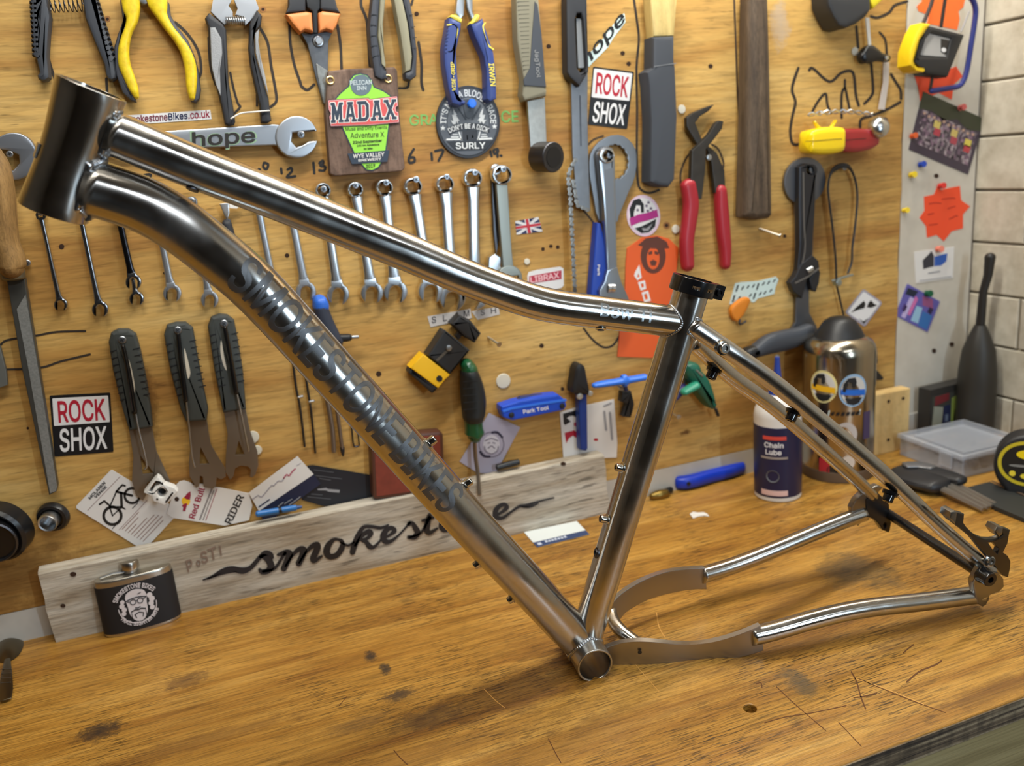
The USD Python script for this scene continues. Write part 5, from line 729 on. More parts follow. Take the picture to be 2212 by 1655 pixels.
# black and yellow puller
t = T('chain_tool', 'black and yellow boxy tool hanging askew below the tape labels', 'tool'); BB = mat((36, 37, 40), .5)
t.p('knob', slab(rrect(zm(592, 92, 690, 138, 800, 270, 738, 362, 640, 305, 508, 178), 2), .006, .026, .004), BB); t.p('stem', slab(zm(545, 290, 585, 245, 625, 275, 580, 330), .010, .018, .001), DARKST); t.p('block', slab(rrect(zm(447, 232, 692, 430, 502, 662, 285, 482), 2), .003, .028, .003), BB); t.p('groove', slab(zm(355, 525, 440, 445, 470, 425, 480, 440, 380, 535), .0278, .0284, 0), mat((80, 74, 66), .6)); t.p('screw', disc(zm(480, 405)[0], .027, .031, .0042), STEEL)
t.p('wedge', slab(zm(240, 462, 500, 664, 452, 710, 385, 795, 118, 598), .004, .027, .002), mat((238, 186, 24), .5)); t.p('hole', slab(circ(zm(395, 700)[0], 7, 14), .0268, .0274, 0), BLACK); t.p('foot', slab(rrect(zm(118, 605, 385, 792, 330, 846, 104, 650), 2), .004, .025, .003), BB); t.end()
t = T('screwdriver', 'green and black handled screwdriver in front of the grey card', 'screwdriver'); GR = mat((20, 78, 46), .3, coat=.3)
t.p('cap', grip([(1008, 788, 14), (1012, 796, 17), (1014, 805, 17.5)], .02, .018, sm=3, power=1.), GR); t.p('grip', grip([(1013, 806, 18), (1018, 830, 23), (1022, 860, 25.5), (1023, 885, 24), (1022, 898, 22)], .02, .02, power=.9), mat((26, 30, 32), .5)); t.p('neck', grip([(1022, 898, 21), (1023, 915, 18.5), (1024, 928, 19), (1025, 936, 20), (1025, 942, 14)], .02, .016, power=1.), GR)
for k in range(5): t.p('grip_groove', ribbon([(1001, 825+k*15), (1030, 823+k*15)], 1.3, .0405 if k else .0395, .0004, sm=0), BLACK)
t.p('blade', wire([(1025, 944), (1027, 985), (1032, 1020), (1036, 1068)], [.016, .018, .022, .031], .0030), mat((150, 140, 128), .35, .9)); t.end()
t = T('multi_tool', 'blue folding hex key set with pale lettering right of the green screwdriver', 'multi-tool'); MB_ = mat((26, 74, 196), .35); ml = zm(985, 965, 1130, 918, 1345, 870, 1530, 850, 1600, 905, 1614, 960, 1590, 1002, 1100, 1102, 1010, 1075, 985, 1010)
t.p('body', slab(rrect(ml, 3), .004, .024, .003), MB_); t.p('key_stack', slab(zm(1140, 905, 1170, 875, 1345, 852, 1500, 850, 1520, 870, 1150, 950), .008, .016, .002), mat((40, 48, 96), .5)); t.p('top_rail', ribbon(zm(1010, 1010, 1080, 985, 1350, 940, 1600, 905), 5, .0238, .0008, sm=0), mat((52, 118, 232), .35)); t.p('lettering', wtext('Park Tool', zm(1198, 1035)[0], zm(1440, 992)[0], zm(1192, 1000)[0], .0242, .0003), SW)
for q in (zm(1082, 1046), zm(1565, 958)): t.p('bolt', disc(q[0], .0235, .026, .0042), BLACK)
t.end()
t = T('knife', 'blue-bladed tool in a black tapered sheath in front of the black and red card', 'knife'); t.p('sheath', slab(zm(1668, 835, 1685, 690, 1700, 600, 1740, 558, 1792, 590, 1815, 700, 1838, 842, 1760, 850), .006, .026, .005, 3), mat((24, 24, 26), .5)); t.p('handle', slab(zm(1728, 850, 1810, 850, 1818, 1370, 1800, 1395, 1745, 1385, 1738, 1200), .006, .02, .003), mat((20, 52, 128), .4)); t.p('clip', cat_(disc(zm(1730, 865)[0], .019, .023, .005), disc(zm(1825, 835)[0], .01, .016, .004)), mat((196, 196, 190), .4, .6)); t.end()
t = T('t_handle_key', 'light blue T-handle with black key fob hanging left of the seat tube', 'hex key'); t.p('bar', grip([(1284, 833, 5), (1300, 830, 6.5), (1340, 824, 7), (1345, 823, 12), (1352, 822, 12), (1358, 821, 7), (1392, 815, 6.5)], .03, .008, sm=3, power=1.), mat((44, 112, 220), .4)); t.p('shaft', wire([(1349, 828), (1352, 842)], .024, .0035), mat((30, 40, 80), .5)); t.p('key', slab(zq(1480, 120, 1620, 150, 1640, 230, 1570, 220), .014, .016, .0005), STEEL); t.p('fob', slab(rrect(zq(1600, 255, 1800, 245, 1865, 520, 1850, 600, 1790, 810, 1615, 790, 1700, 530, 1580, 470), 1.5), .006, .018, .003), mat((30, 31, 33), .5)); t.end()
t = T('t_handle_key', 'dark green plastic T-handle hanging right of the seat tube', 'hex key'); TG = mat((22, 92, 74), .4)
t.p('handle', slab(zg(640, 402, 700, 384, 770, 392, 815, 430, 832, 490, 900, 560, 955, 670, 1000, 820, 1016, 935, 985, 985, 930, 955, 860, 870, 770, 760, 700, 640, 640, 545, 622, 460), .008, .036, .009, 3), TG, 60); t.p('stub', grip([(1478, 847, 6.5), (1490, 840, 7.5), (1502, 833, 8)], .034, .011, sm=3, power=1.), mat((44, 140, 112), .4)); t.p('rivet', slab(zg(725, 470, 745, 462, 830, 540, 812, 556), .0355, .037, .0004), STEEL); t.p('tip', wire([(1546, 884), (1551, 897)], .02, .0028), BLACK); t.p('shaft', wire([(1482, 808), (1478, 830), (1474, 850)], .012, .0024), DARKST); t.end()
t = T('driver', 'short navy handled driver poking out behind the seat tube', 'driver'); t.p('handle', grip([(1475, 838, 8), (1464, 848, 9.5), (1456, 858, 8)], .014, .01, sm=3, power=1.), mat((44, 46, 104), .45)); t.p('shaft', wire([(1455, 858), (1445, 876), (1438, 886)], .014, .0022), DARKST); t.end()
t = T('tyre_lever', 'small orange curved lever over the double-row sticker', 'tyre lever'); t.p('lever', slab(zh(560, 665, 640, 690, 660, 760, 620, 900, 480, 1160, 360, 1290, 300, 1340, 200, 1260, 140, 1100, 160, 960, 260, 840, 420, 720), .004, .012, .003, 2), mat((214, 128, 34), .45)); t.p('hook', wire(zh(360, 1290, 350, 1400, 440, 1380, 520, 1320), .008, .0016), DARKST); t.end()
t = T('ring_wrench', 'flat grey scalloped ring wrench with blue handle behind the chrome adjustable wrench', 'wrench'); th = np.arange(64)*2*np.pi/64; rc = zr(470, 275)[0]
t.p('head', slab(poly(zr(250, 330, 258, 210, 330, 105, 440, 48, 545, 55, 622, 125, 656, 225, 640, 400, 590, 520, 500, 740, 480, 790, 335, 780, 290, 600, 258, 420), 2).difference(Polygon([(rc[0]+(28+1.3*math.cos(16*a))*math.cos(a), rc[1]+(37+1.5*math.cos(16*a))*math.sin(a)) for a in th])), .003, .008, .001), mat((138, 142, 148), .4, .8)); t.p('handle', slab(zr(312, 790, 352, 800, 420, 1100, 400, 1300, 380, 1500, 255, 1500, 268, 1300, 290, 1050), .002, .016, .004), mat((24, 62, 162), .4)); t.p('lettering', wtext('Park', zr(318, 1150)[0], zr(318, 1245)[0], zr(338, 1150)[0], .0162), SW); t.end()
t = T('adjustable_wrench', 'long chrome adjustable wrench hung over the blue-handled ring wrench', 'wrench'); CR = mat((172, 176, 182), .28, .95)
t.p('handle', slab(poly(zr(328, 235, 340, 175, 372, 148, 410, 140, 450, 160, 468, 215, 470, 290, 476, 600, 488, 1180, 520, 1280, 400, 1280, 402, 1200, 388, 950, 366, 600, 342, 400), 0).difference(circ(zr(405, 222)[0], 8.5, 20)), .012, .021, .002), CR); t.p('hang_ring', slab(circ(zr(402, 222)[0], 17, 24).difference(circ(zr(405, 222)[0], 9.5, 20)), .012, .024, .002), CHROME); t.p('handle_panel', slab(zr(380, 340, 450, 325, 462, 700, 468, 1190, 425, 1215, 408, 900, 396, 600), .0208, .0213, .0001), mat((124, 128, 134), .5, .7))
t.p('lettering', wtext('CHROME', zr(395, 420)[0], zr(412, 620)[0], zr(420, 418)[0], .0214, .0002), CR) if 0 else None
t.p('jaw', slab(zr(402, 1200, 488, 1170, 530, 1310, 590, 1440, 520, 1600, 470, 1700, 420, 1640, 440, 1500, 345, 1480, 335, 1370, 380, 1290), .012, .024, .002), CR); t.p('screw_wheel', lathe([(0, 0), (.0065, 0), (.0065, .004), (.0055, .005), (.0065, .006), (.0065, .011), (0, .011)], W(zr(400, 1350)[0], .024), [1, 0, -.1], 18), CHROME); t.end()
# ---------------------------------------------------------------- cards and small things along the plank
t = T('card', 'white card with a bicycle drawing tucked behind the left of the plank', 'card'); t.p('card', slab(rrect(zc(150, 665, 695, 100, 1725, 720, 1180, 1310), 5), .0008, .0018, 0), PAPER)
uu = np.array(zc(695, 100)[0])-np.array(zc(150, 665)[0]); uu = uu/np.linalg.norm(uu)
t.p('lettering', cat_(wtext('MCLAREN', zc(378, 548)[0], zc(612, 304)[0], zc(348, 520)[0], .0019), wtext('VENGE', zc(465, 530)[0], zc(632, 364)[0], zc(437, 504)[0], .0019)), INK)
wl = lambda c, r, w: slab(circ(zc(*c)[0], r/6.91, 32).difference(circ(zc(*c)[0], (r-w)/6.91, 28)), .0018, .0021, 0)
t.p('drawn_bicycle', cat_(wl((712, 790), 152, 42), wl((1005, 490), 130, 36), *[ribbon(zc(*q), w, .0018, sm=0) for q, w in (((712, 790, 670, 660, 700, 590, 770, 430), 3), ((670, 660, 850, 660), 4), ((850, 660, 840, 450), 6), ((770, 430, 1005, 490), 5), ((712, 790, 850, 660), 2.4), ((520, 620, 590, 570, 670, 640), 4), ((770, 430, 820, 370, 860, 330, 900, 345), 4), ((850, 660, 900, 690), 3), ((710, 985, 800, 880), 1.6), ((1010, 680, 1090, 600), 1.6))]), INK)
t.p('rule', cat_(ribbon(zc(340, 710, 825, 205), 1, .0018, sm=0), ribbon(zc(810, 1000, 1230, 560), 1, .0018, sm=0)), mat((150, 120, 118), .6)); t.p('text_line', cat_(*[ribbon(zc(860+k*44, 990+k*26, 860+k*44+L, 990+k*26-L*1.05), 1.5, .0018, sm=0) for k, L in enumerate((240, 190, 120, 230, 300, 320, 330, 300))]), mat((150, 120, 112), .6)); t.end()
t = T('cable_clip', 'small white plastic clip with two dark openings over the bicycle card', 'clip'); t.p('clip', slab(poly(zc(1180, 450, 1330, 260, 1385, 208, 1430, 235, 1490, 320, 1640, 372, 1690, 430, 1640, 500, 1500, 645, 1320, 580, 1290, 500), 0).difference(unary_union([poly(zc(1255, 430, 1340, 285, 1420, 300, 1390, 340, 1345, 360, 1295, 445)), circ(zc(1450, 450)[0], 9.5, 16)])), .016, .030, .002), WHITE); t.p('post', cat_(slab(zc(1490, 590, 1600, 440, 1625, 450, 1520, 600), .029, .0305, .0004), slab(circ(zc(1380, 545)[0], 2.4, 10), .0295, .0305, 0)), DARKST); t.p('back_plate', slab(zc(1240, 440, 1390, 260, 1560, 440, 1430, 560), .0155, .0165, 0), BLACK); t.end()
t = T('rider_tag', 'white race number tag with red and yellow emblem below the cone spanners', 'tag'); t.p('card', slab(P2(360, 1110, 372, 1072, 380, 1048, 388, 1040, 398, 1038, 412, 1043, 418, 1048, 433, 1045, 463, 1052, 474, 1053, 538, 1066, 545, 1092, 538, 1124, 485, 1136, 372, 1119), .0022, .003, .0002), PAPER)
t.p('hole', slab(circ(zc(1672, 543)[0], 5, 14), .003, .0032, 0), HO); t.p('sun_disc', slab(circ(zc(1808, 570)[0], 9.5, 20, 10), .003, .0032, 0), mat((238, 188, 40), .5)); CM = mat((152, 32, 62), .5)
t.p('emblem', cat_(slab(zc(1780, 520, 1830, 455, 1875, 425, 1880, 480, 1870, 550, 1820, 545), .0032, .0034, 0), slab(zc(1745, 640, 1800, 605, 1830, 610, 1800, 720, 1760, 720, 1770, 660), .0032, .0034, 0)), CM)
t.p('lettering', wtext('Red Bull', zc(1935, 838)[0], zc(2092, 385)[0], zc(1850, 815)[0], .0031), CM); t.p('lettering', wtext('RIDER', zk(495, 770)[0], zk(640, 468)[0], zk(428, 740)[0], .0031), INK); t.p('text_line', cat_(ribbon(zk(160, 715, 290, 380), 3.4, .003, sm=0), ribbon(zk(195, 720, 310, 400), 2, .003, sm=0)), mat((140, 134, 134), .6)); t.p('rule', ribbon(zk(225, 725, 345, 385), 1.2, .003, sm=0), CM); t.end()
t = T('business_card', 'white and navy business card leaning over the black card behind the plank', 'card'); t.p('white_half', slab(zk(690, 428, 1220, 28, 1395, 225, 800, 625), .0032, .0040, 0), PAPER); t.p('navy_half', slab(zk(800, 625, 1395, 225, 1470, 330, 870, 770), .0032, .0039, 0), mat((28, 34, 62), .5))
t.p('script_lettering', cat_(ribbon(zk(730, 500, 790, 455, 830, 470, 900, 390, 940, 345, 960, 350, 1010, 300, 1050, 300, 1070, 270), 2.4, .004), ribbon(zk(1210, 130, 1255, 105), 1.2, .004)), mat((160, 156, 164), .6)); t.p('script_lettering', ribbon(zk(1070, 270, 1100, 230, 1130, 240, 1160, 200, 1195, 165), 3, .004), mat((176, 92, 112), .6)); t.p('text_line', cat_(ribbon(zk(800, 580, 915, 500), 2.6, .004, sm=0), ribbon(zk(840, 605, 910, 565), 2.6, .004, sm=0)), SN); t.p('text_line', cat_(*[ribbon(zk(*q), 1.8, .0039, sm=0) for q in ((1010, 575, 1065, 530), (1080, 545, 1160, 495), (1130, 560, 1250, 470))]), SGR); t.end()
t = T('business_card', 'black business card with faint white lines left of the red-brown tin', 'card'); t.p('card', slab(zk(1250, 300, 1330, 130, 1390, 125, 2030, 235, 2050, 440, 2030, 600, 1500, 570, 1270, 505), .0012, .0022, 0), mat((28, 30, 38), .5)); t.p('lettering', slab(zk(1435, 385, 1530, 372, 1555, 385, 1680, 395, 1675, 425, 1560, 415, 1530, 400, 1440, 398), .0022, .0024, 0), SGR); t.p('text_line', cat_(*[ribbon(zk(*q), 1.4, .0022, sm=0) for q in ((1400, 178, 1610, 205), (1420, 240, 1700, 275), (1460, 270, 1580, 290), (1370, 440, 1490, 450), (1330, 470, 1580, 495))]), mat((84, 86, 92), .6)); t.end()
t = T('pen', 'bright blue stub of a pen lying on the plank behind the business card', 'pen'); PP = [W(p, .016) for p in zk(790, 655, 1015, 620)]; PQ = [W(p, .016) for p in zk(1050, 612, 1200, 588)]; PEN = mat((48, 116, 190), .3)
t.p('barrel', sweep(np.array([PP[0]+(PP[1]-PP[0])*k for k in np.linspace(0, 1, 5)]), .0042, seg=16, cap=.8), PEN); t.p('barrel', sweep(np.array([PQ[0]+(PQ[1]-PQ[0])*k for k in np.linspace(0, 1, 5)]), .0040, seg=16, cap=.4), PEN); t.p('band', sweep(np.array([PP[1], (PP[1]+PQ[0])/2, PQ[0]]), .0042, seg=16), BLACK); a_, b_ = W(zk(1205, 587)[0], .016), W(zk(1270, 578)[0], .016); t.p('tip', sweep(np.array([a_, b_]), [.003, .0015], seg=12), mat((40, 80, 140), .4)); t.end()
t = T('tin', 'red-brown worn rounded tin hanging behind the down tube', 'tin'); tq = rrect(P2(800, 944, 958, 932, 962, 1060, 806, 1082), 10); t.p('body', slab(tq, .003, .022, .004), mat((86, 52, 40), .45)); t.p('red_panel', slab(tq.buffer(-8), .0218, .0226, .0003), mat((132, 58, 42), .55, noise=.25, nscale=80)); t.end()
t = T('card', 'grey card with a printed bearded face roundel behind the green screwdriver', 'card'); t.p('card', slab(zm(868, 1028, 1168, 1165, 928, 1610, 760, 1600, 588, 1492), .001, .0018, 0), mat((172, 166, 184), .6)); c0 = zm(892, 1330)[0]; GP = mat((120, 112, 126), .6)
t.p('roundel', slab(circ(c0, 28, 30).difference(circ(c0, 25.5, 30)), .0018, .002, 0), GP); t.p('printed_face', slab(circ(c0, 18, 20, 21), .0018, .002, 0), mat((206, 202, 210), .6)); t.p('printed_face', cat_(*[ribbon([(c0[0]+a, c0[1]+b) for a, b in q], 2, .002, sm=3) for q in (((-14, -8), (0, -13), (14, -8)), ((-8, -3), (-3, -4)), ((3, -4), (8, -3)), ((-7, 8), (0, 3), (7, 8)), ((-15, 4), (-12, 14), (0, 20), (12, 14), (15, 4)))]), GP)
t.p('mark', cat_(ribbon(zm(900, 1215, 950, 1215, 995, 1260), 5, .0018), ribbon(zm(785, 1400, 820, 1440, 875, 1445), 5, .0018)), mat((40, 36, 60), .6)); t.end()
t = T('marker_pen', 'short black marker lying on the plank top right of the grey card', 'pen'); P_ = np.array([W(p, .012) for p in zm(945, 1548, 1050, 1520, 1150, 1496)]); t.p('barrel', sweep(P_, .0046, seg=16, cap=.4), mat((20, 20, 22), .35)); t.p('cap', sweep(np.array([P_[1], P_[1]+(P_[2]-P_[1])*.45]), .0049, seg=16), BLACK); t.end()
t = T('card', 'white card with bold black and red print behind the blue-bladed knife', 'card'); t.p('card', slab(zq(285, 692, 640, 580, 1425, 415, 1495, 1345, 1480, 1640, 365, 1680), .0008, .0016, 0), PAPER); t.p('print', slab(zq(352, 722, 560, 664, 720, 612, 720, 740, 650, 812, 570, 760, 480, 775, 435, 815, 520, 880, 400, 960, 368, 935), .0016, .0018, 0), SB); t.p('print', slab(zq(385, 1122, 590, 1068, 720, 1180, 660, 1240, 560, 1180, 480, 1235, 420, 1345), .0016, .0018, 0), SR); t.p('print', slab(circ(zq(640, 940)[0], 6, 14, 5), .0016, .0018, 0), SR); t.p('print', slab(circ(zq(1045, 1265)[0], 5, 12, 3), .0016, .0018, 0), SR)
t.p('text_line', cat_(ribbon(zq(1215, 560, 1360, 500), 4, .0016, sm=0), ribbon(zq(1220, 680, 1260, 1060), 5, .0016, sm=0), ribbon(zq(1340, 700, 1385, 1260), 5, .0016, sm=0)), SGR); t.end()
# ---------------------------------------------------------------- screws, nails and caps
proto = None
def screw(p, d, label, r=6.4, tilt=(0, 0)):
    global proto
    s = scale_at(p, d)*r/.0045
    if proto is None:
        c = UsdGeom.Xform.Define(stage, '/World/screw'); stage.OverridePrim
        hd = lathe([(0, -.012), (.0018, -.012), (.0018, -.0015), (.0045, .0006), (.0045, .0012), (.0036, .0019), (0, .0021)], (0, 0, 0), (0, -1, 0), 18); usdkit.mesh(stage, '/World/screw/head', hd, mat((150, 154, 160), .35, .9), smooth=35)
        cr = cat_(*[boxm(-a, a, -.00235, -.0019, -b, b) for a, b in ((.0026, .0006), (.0006, .0026))]); usdkit.mesh(stage, '/World/screw/cross_recess', cr, mat((38, 40, 44), .5)); USED['/World', 'screw'] = 0; proto = c; x = c
    else: x = UsdGeom.Xform.Define(stage, numbered('/World', 'screw')); x.GetPrim().GetReferences().AddInternalReference('/World/screw'); x.GetPrim().SetInstanceable(True); [x.GetPrim().ClearCustomDataByKey(k) for k in ()]
    P = W(p, d); x.ClearXformOpOrder(); x.AddTranslateOp().Set(Gf.Vec3d(*map(float, P))); x.AddRotateYOp().Set(float(RNG.uniform(0, 90))); x.AddScaleOp().Set(Gf.Vec3f(s, s, s)); meta(x.GetPrim(), label, 'screw', 'screws holding the tools')
for p, d, lb, r in [((21, 333), .015, 'cross-head screw holding the left jaw of the long chrome spanner', 8), ((650, 291), .014, 'cross-head screw holding the right jaw of the long chrome spanner', 8), ((59, 568), .012, 'dull screw beside the wooden file handle', 8), ((88, 461), .013, 'screw in the ring of the leftmost thin spanner', 6), ((413, 434), .012, 'screw in the ring beside the down tube, fifth spanner', 8.5), ((699, 409), .013, 'screw in the eighth spanner ring, left of the plaque foot', 7.5), ((768, 401), .013, 'screw in the ring of the ninth spanner', 7), ((834, 395), .013, 'screw in the ring of the tenth spanner', 7), ((899, 388), .013, 'screw in the ring of the spanner below the plaque\'s lower right corner', 7), ((965, 382), .013, 'screw in the spanner ring beneath the left side of the round patch', 6), ((1026, 373), .013, 'screw in the ring of the thirteenth spanner', 6.5), ((1087, 366), .022, 'screw in the ring of the dull grey flat spanner', 6.5),
    ((264, 734), .014, 'screw at the top of the leftmost cone spanner', 9), ((384, 713), .014, 'screw at the top of the middle cone spanner', 8.5), ((484, 699), .014, 'screw at the top of the rightmost cone spanner', 8.5), ((1317, 334), .018, 'screw in the hole of the long chrome adjustable wrench', 7.5), ((1754, 367), .013, 'screw in the hole of the black adjustable wrench', 7), ((1824, 362), .01, 'screw holding the black strap loop', 5)]: screw(p, d, lb, r)
for lb, a, b, r in (('nail sticking out right of the black and yellow tool', (1054, 728), (1078, 744), .0022), ('nail sticking out under the dark hammer handle', (1640, 494), (1684, 509), .002), ('pale nail between the green T-handle and the seat tube', (1450, 893), (1466, 901), .0022)):
    t = T('nail', lb, 'nail'); A, E_ = W(a, .001), W(b, .024); t.p('shank', sweep(np.array([A, E_]), r*.75, seg=10), mat((196, 190, 178), .35, .8)); t.p('head', lathe([(0, 0), (r*1.7, 0), (r*1.7, .0012), (0, .0016)], E_, E_-A, 16), STEEL); t.end()
for lb, p, r in (('round white plug left of the blue multi-tool', (1087, 823), 15.5), ('round white plug beside the rightmost cone spanner', (546, 944), 14), ('round white plug peeping out right of the hatchet sleeve', (1472, 236), 8), ('round white plug above the orange tag', (1459, 495), 8), ('round pale plug right of the dull grey flat spanner', (1138, 565), 6), ('round white plug left of the black clamp lever', (1846, 111), 7), ('pale plug partly behind the rightmost cone spanner', (555, 972), 11), ('small white plug below the black wrench handle', (1678, 772), 5)):
    t = T('filler_plug', lb, 'plug', 'white filler plugs'); m_ = disc(p, .0005, .0022, r*scale_at(p, 0), .12, 24); t.p('disc', m_, mat((214, 208, 192), .5)); t.end()
# ---------------------------------------------------------------- on the pale panel
PD = -.002
def pin(lb, p, d, col, s=1.): t = T('push_pin', lb, 'push pin'); t.p('head', lathe([(0, 0), (.0045*s, 0), (.0045*s, .0012), (.0028*s, .0022), (.0028*s, .0065), (.0052*s, .0075), (.0050*s, .0100), (0, .0102)], W(p, d), [-.1, -.98, .1], 18), mat(col, .35)); t.end()
OP = mat((238, 78, 40), .5); OP2 = mat((240, 112, 44), .5)
t = T('paper_star', 'bright orange star-shaped paper behind the top of the hacksaw', 'paper'); t.p('paper', slab(z4(1295, 55, 1340, 10, 1330, -60, 1720, -60, 1690, 60, 1650, 95, 1660, 160, 1640, 255, 1540, 235, 1380, 200, 1400, 130, 1310, 95), PD, PD+.0005, 0), OP2); t.end()
t = T('paper_star', 'red-orange star-shaped paper behind the bottom of the hacksaw', 'paper'); t.p('paper', slab(z4(1275, 645, 1400, 600, 1500, 620, 1630, 565, 1685, 650, 1610, 720, 1592, 848, 1480, 790, 1325, 862, 1310, 760), PD, PD+.0005, 0), OP); t.end()
t = T('paper_star', 'red-orange star paper with faint writing in the middle of the pale panel', 'paper'); t.p('paper', slab(z8(1475, -5, 1500, 40, 1580, 22, 1662, 8, 1672, 128, 1748, 180, 1688, 250, 1688, 368, 1592, 392, 1524, 478, 1462, 424, 1382, 448, 1374, 350, 1318, 278, 1362, 215, 1356, 98, 1442, 80), PD, PD+.0005, 0), OP)
t.p('writing', cat_(*[ribbon(z8(*q), 2, PD+.0005, sm=2) for q in ((1400, 160, 1450, 150, 1500, 155), (1510, 120, 1600, 110, 1620, 115), (1560, 200, 1620, 180), (1390, 250, 1440, 240), (1570, 290, 1630, 260, 1640, 265), (1400, 340, 1470, 330))]), mat((176, 44, 26), .6)); t.end()
t = T('hacksaw', 'small hacksaw with blue tube frame and black and yellow handle on the pale panel', 'hacksaw'); SBL = mat((34, 42, 110), .35)
t.p('frame', wire(z4(1720, -60, 1775, 10, 1795, 90, 1785, 200, 1760, 360, 1722, 590, 1690, 690, 1650, 735, 1560, 752, 1420, 775), .03, .0042, 6), SBL); t.p('handle', slab(poly(z4(1425, 215, 1715, 290, 1570, 655, 1380, 632, 1278, 530, 1330, 330), 0).difference(poly(z4(1390, 280, 1590, 330, 1555, 480, 1330, 465))), .018, .042, .006), mat((34, 34, 36), .5)); t.p('handle_trim', slab(z4(1350, 190, 1425, 200, 1330, 340, 1280, 520, 1300, 570, 1378, 588, 1372, 612, 1290, 605, 1238, 555, 1245, 430, 1300, 280), .017, .043, .005), mat((228, 190, 20), .45)); t.p('maker_plate', slab(z4(1385, 275, 1595, 330, 1558, 485, 1325, 468), .034, .038, 0), mat((172, 170, 168), .5)); t.p('plate_mark', cat_(slab(z4(1500, 330, 1575, 345, 1545, 470, 1500, 440), .038, .0384, 0)), DARKST); t.p('plate_mark', slab(circ(z4(1525, 425)[0], 5, 12), .0384, .0388, 0), SW)
t.p('blade', cat_(slab(z4(1535, -60, 1560, -60, 1515, 235, 1490, 235), .028, .0295, 0), slab(z4(1425, 630, 1445, 632, 1420, 780, 1398, 775), .028, .0295, 0)), mat((44, 36, 34), .5)); t.p('tension_rod', wire(z4(1440, -60, 1415, 40, 1350, 200), .03, .003, 2), mat((52, 40, 36), .5)); t.p('wire', wire(z4(1740, 100, 1700, 200, 1670, 270), .014, .0012, 2), SGR); t.end()
PH = usdkit.material(stage, '/World/Looks/photo_print', {'g': ('geometry', {}), 'v': ('voronoi_texture', dict(scale=190.)), 'h': ('separate_xyz', {}), 'n': ('noise_texture', dict(scale=60., detail=3.)), 'r': ('rgb_ramp', dict(ramp=[(0, lin((40, 34, 44))), (.3, lin((92, 76, 92))), (.45, lin((150, 120, 140))), (.55, lin((60, 54, 66))), (.7, lin((180, 164, 170))), (1, lin((54, 48, 58)))])), 'p': ('principled_bsdf', dict(roughness=.3))},
    [('g.position', 'v.vector'), ('v.color', 'h.vector'), ('h.x', 'r.fac'), ('r.color', 'p.base_color')], surface='p.BSDF')
t = T('photograph', 'tilted group photograph pinned on the pale panel below the hacksaw', 'photograph'); fq = np.array(z4(1350, 778, 1872, 1012, 1730, 1485, 1228, 1272)); f2 = lambda *q: [tuple((fq[0]*(1-q[i])+fq[1]*q[i])*(1-q[i+1])+(fq[3]*(1-q[i])+fq[2]*q[i])*q[i+1]) for i in range(0, len(q), 2)]
t.p('print', slab(f2(0, 0, 1, 0, 1, 1, 0, 1), PD, PD+.0012, 0), mat((66, 56, 70), .35)); t.p('printed_trees', slab(f2(0, 0, 1, 0, 1, .22, .8, .3, .6, .2, .4, .32, .2, .24, 0, .3), PD+.0012, PD+.0014, 0), mat((58, 62, 44), .4)); t.p('printed_crowd', slab(f2(.06, .28, .95, .28, .95, .86, .06, .86), PD+.0012, PD+.0014, 0), PH)
for u, v, c in ((.33, .42, (222, 200, 110)), (.62, .44, (214, 190, 110)), (.86, .5, (226, 206, 90)), (.36, .54, (190, 70, 84)), (.64, .56, (180, 76, 88)), (.87, .6, (186, 66, 74))): t.p('printed_figure', slab(f2(u-.05, v-.06, u+.05, v-.06, u+.05, v+.06, u-.05, v+.06), PD+.0014, PD+.0016, 0), mat(c, .4))
for k in range(11): t.p('printed_figure', slab(circ(f2(.1+.08*k, .33+.02*(k % 2))[0], 3.2, 10), PD+.0014, PD+.0016, 0), mat((196, 160, 140), .5))
t.end()
t = T('card', 'small white card with black and blue logo on the pale panel', 'card'); t.p('card', slab(z8(1272, 570, 1612, 525, 1602, 790, 1288, 836), PD, PD+.0008, 0), PAPER); t.p('logo', slab(z8(1345, 640, 1395, 590, 1420, 560, 1440, 600, 1440, 690, 1350, 715), PD+.0008, PD+.001, 0), mat((52, 52, 60), .5)); t.p('logo', slab(z8(1445, 610, 1555, 580, 1545, 650, 1500, 685, 1445, 690), PD+.0008, PD+.001, 0), mat((46, 92, 180), .5)); t.p('text_line', cat_(ribbon(z8(1395, 750, 1490, 735), 3, PD+.0008, sm=0), ribbon(z8(1320, 815, 1590, 778), 1.6, PD+.0008, sm=0)), SGR); t.end()
t = T('postcard', 'small purple and blue picture card pinned askew low on the pale panel', 'card'); fq = np.array(z8(1215, 840, 1492, 990, 1387, 1252, 1112, 1110)); t.p('card', slab(f2(0, 0, 1, 0, 1, 1, 0, 1), PD, PD+.001, 0), mat((98, 92, 168), .45))
for q, c in (((.05, .1, .35, .05, .3, .25, .05, .3), (30, 40, 60)), ((.2, .3, .32, .3, .28, .95, .16, .95), (190, 176, 220)), ((.33, .2, .42, .25, .38, .8, .3, .8), (206, 110, 170)), ((.5, .1, .8, .05, .9, .3, .6, .35), (150, 84, 130)), ((.45, .45, .62, .42, .66, .9, .45, .92), (150, 190, 216)), ((.66, .5, .95, .5, .96, .95, .68, .95), (56, 110, 176)), ((.8, .3, .92, .3, .9, .5, .78, .46), (44, 36, 70)), ((.12, .55, .22, .6, .2, .8, .1, .75), (70, 50, 110))): t.p('printed_patch', slab(f2(*q), PD+.001, PD+.0012, 0), mat(c, .45))
t.end()
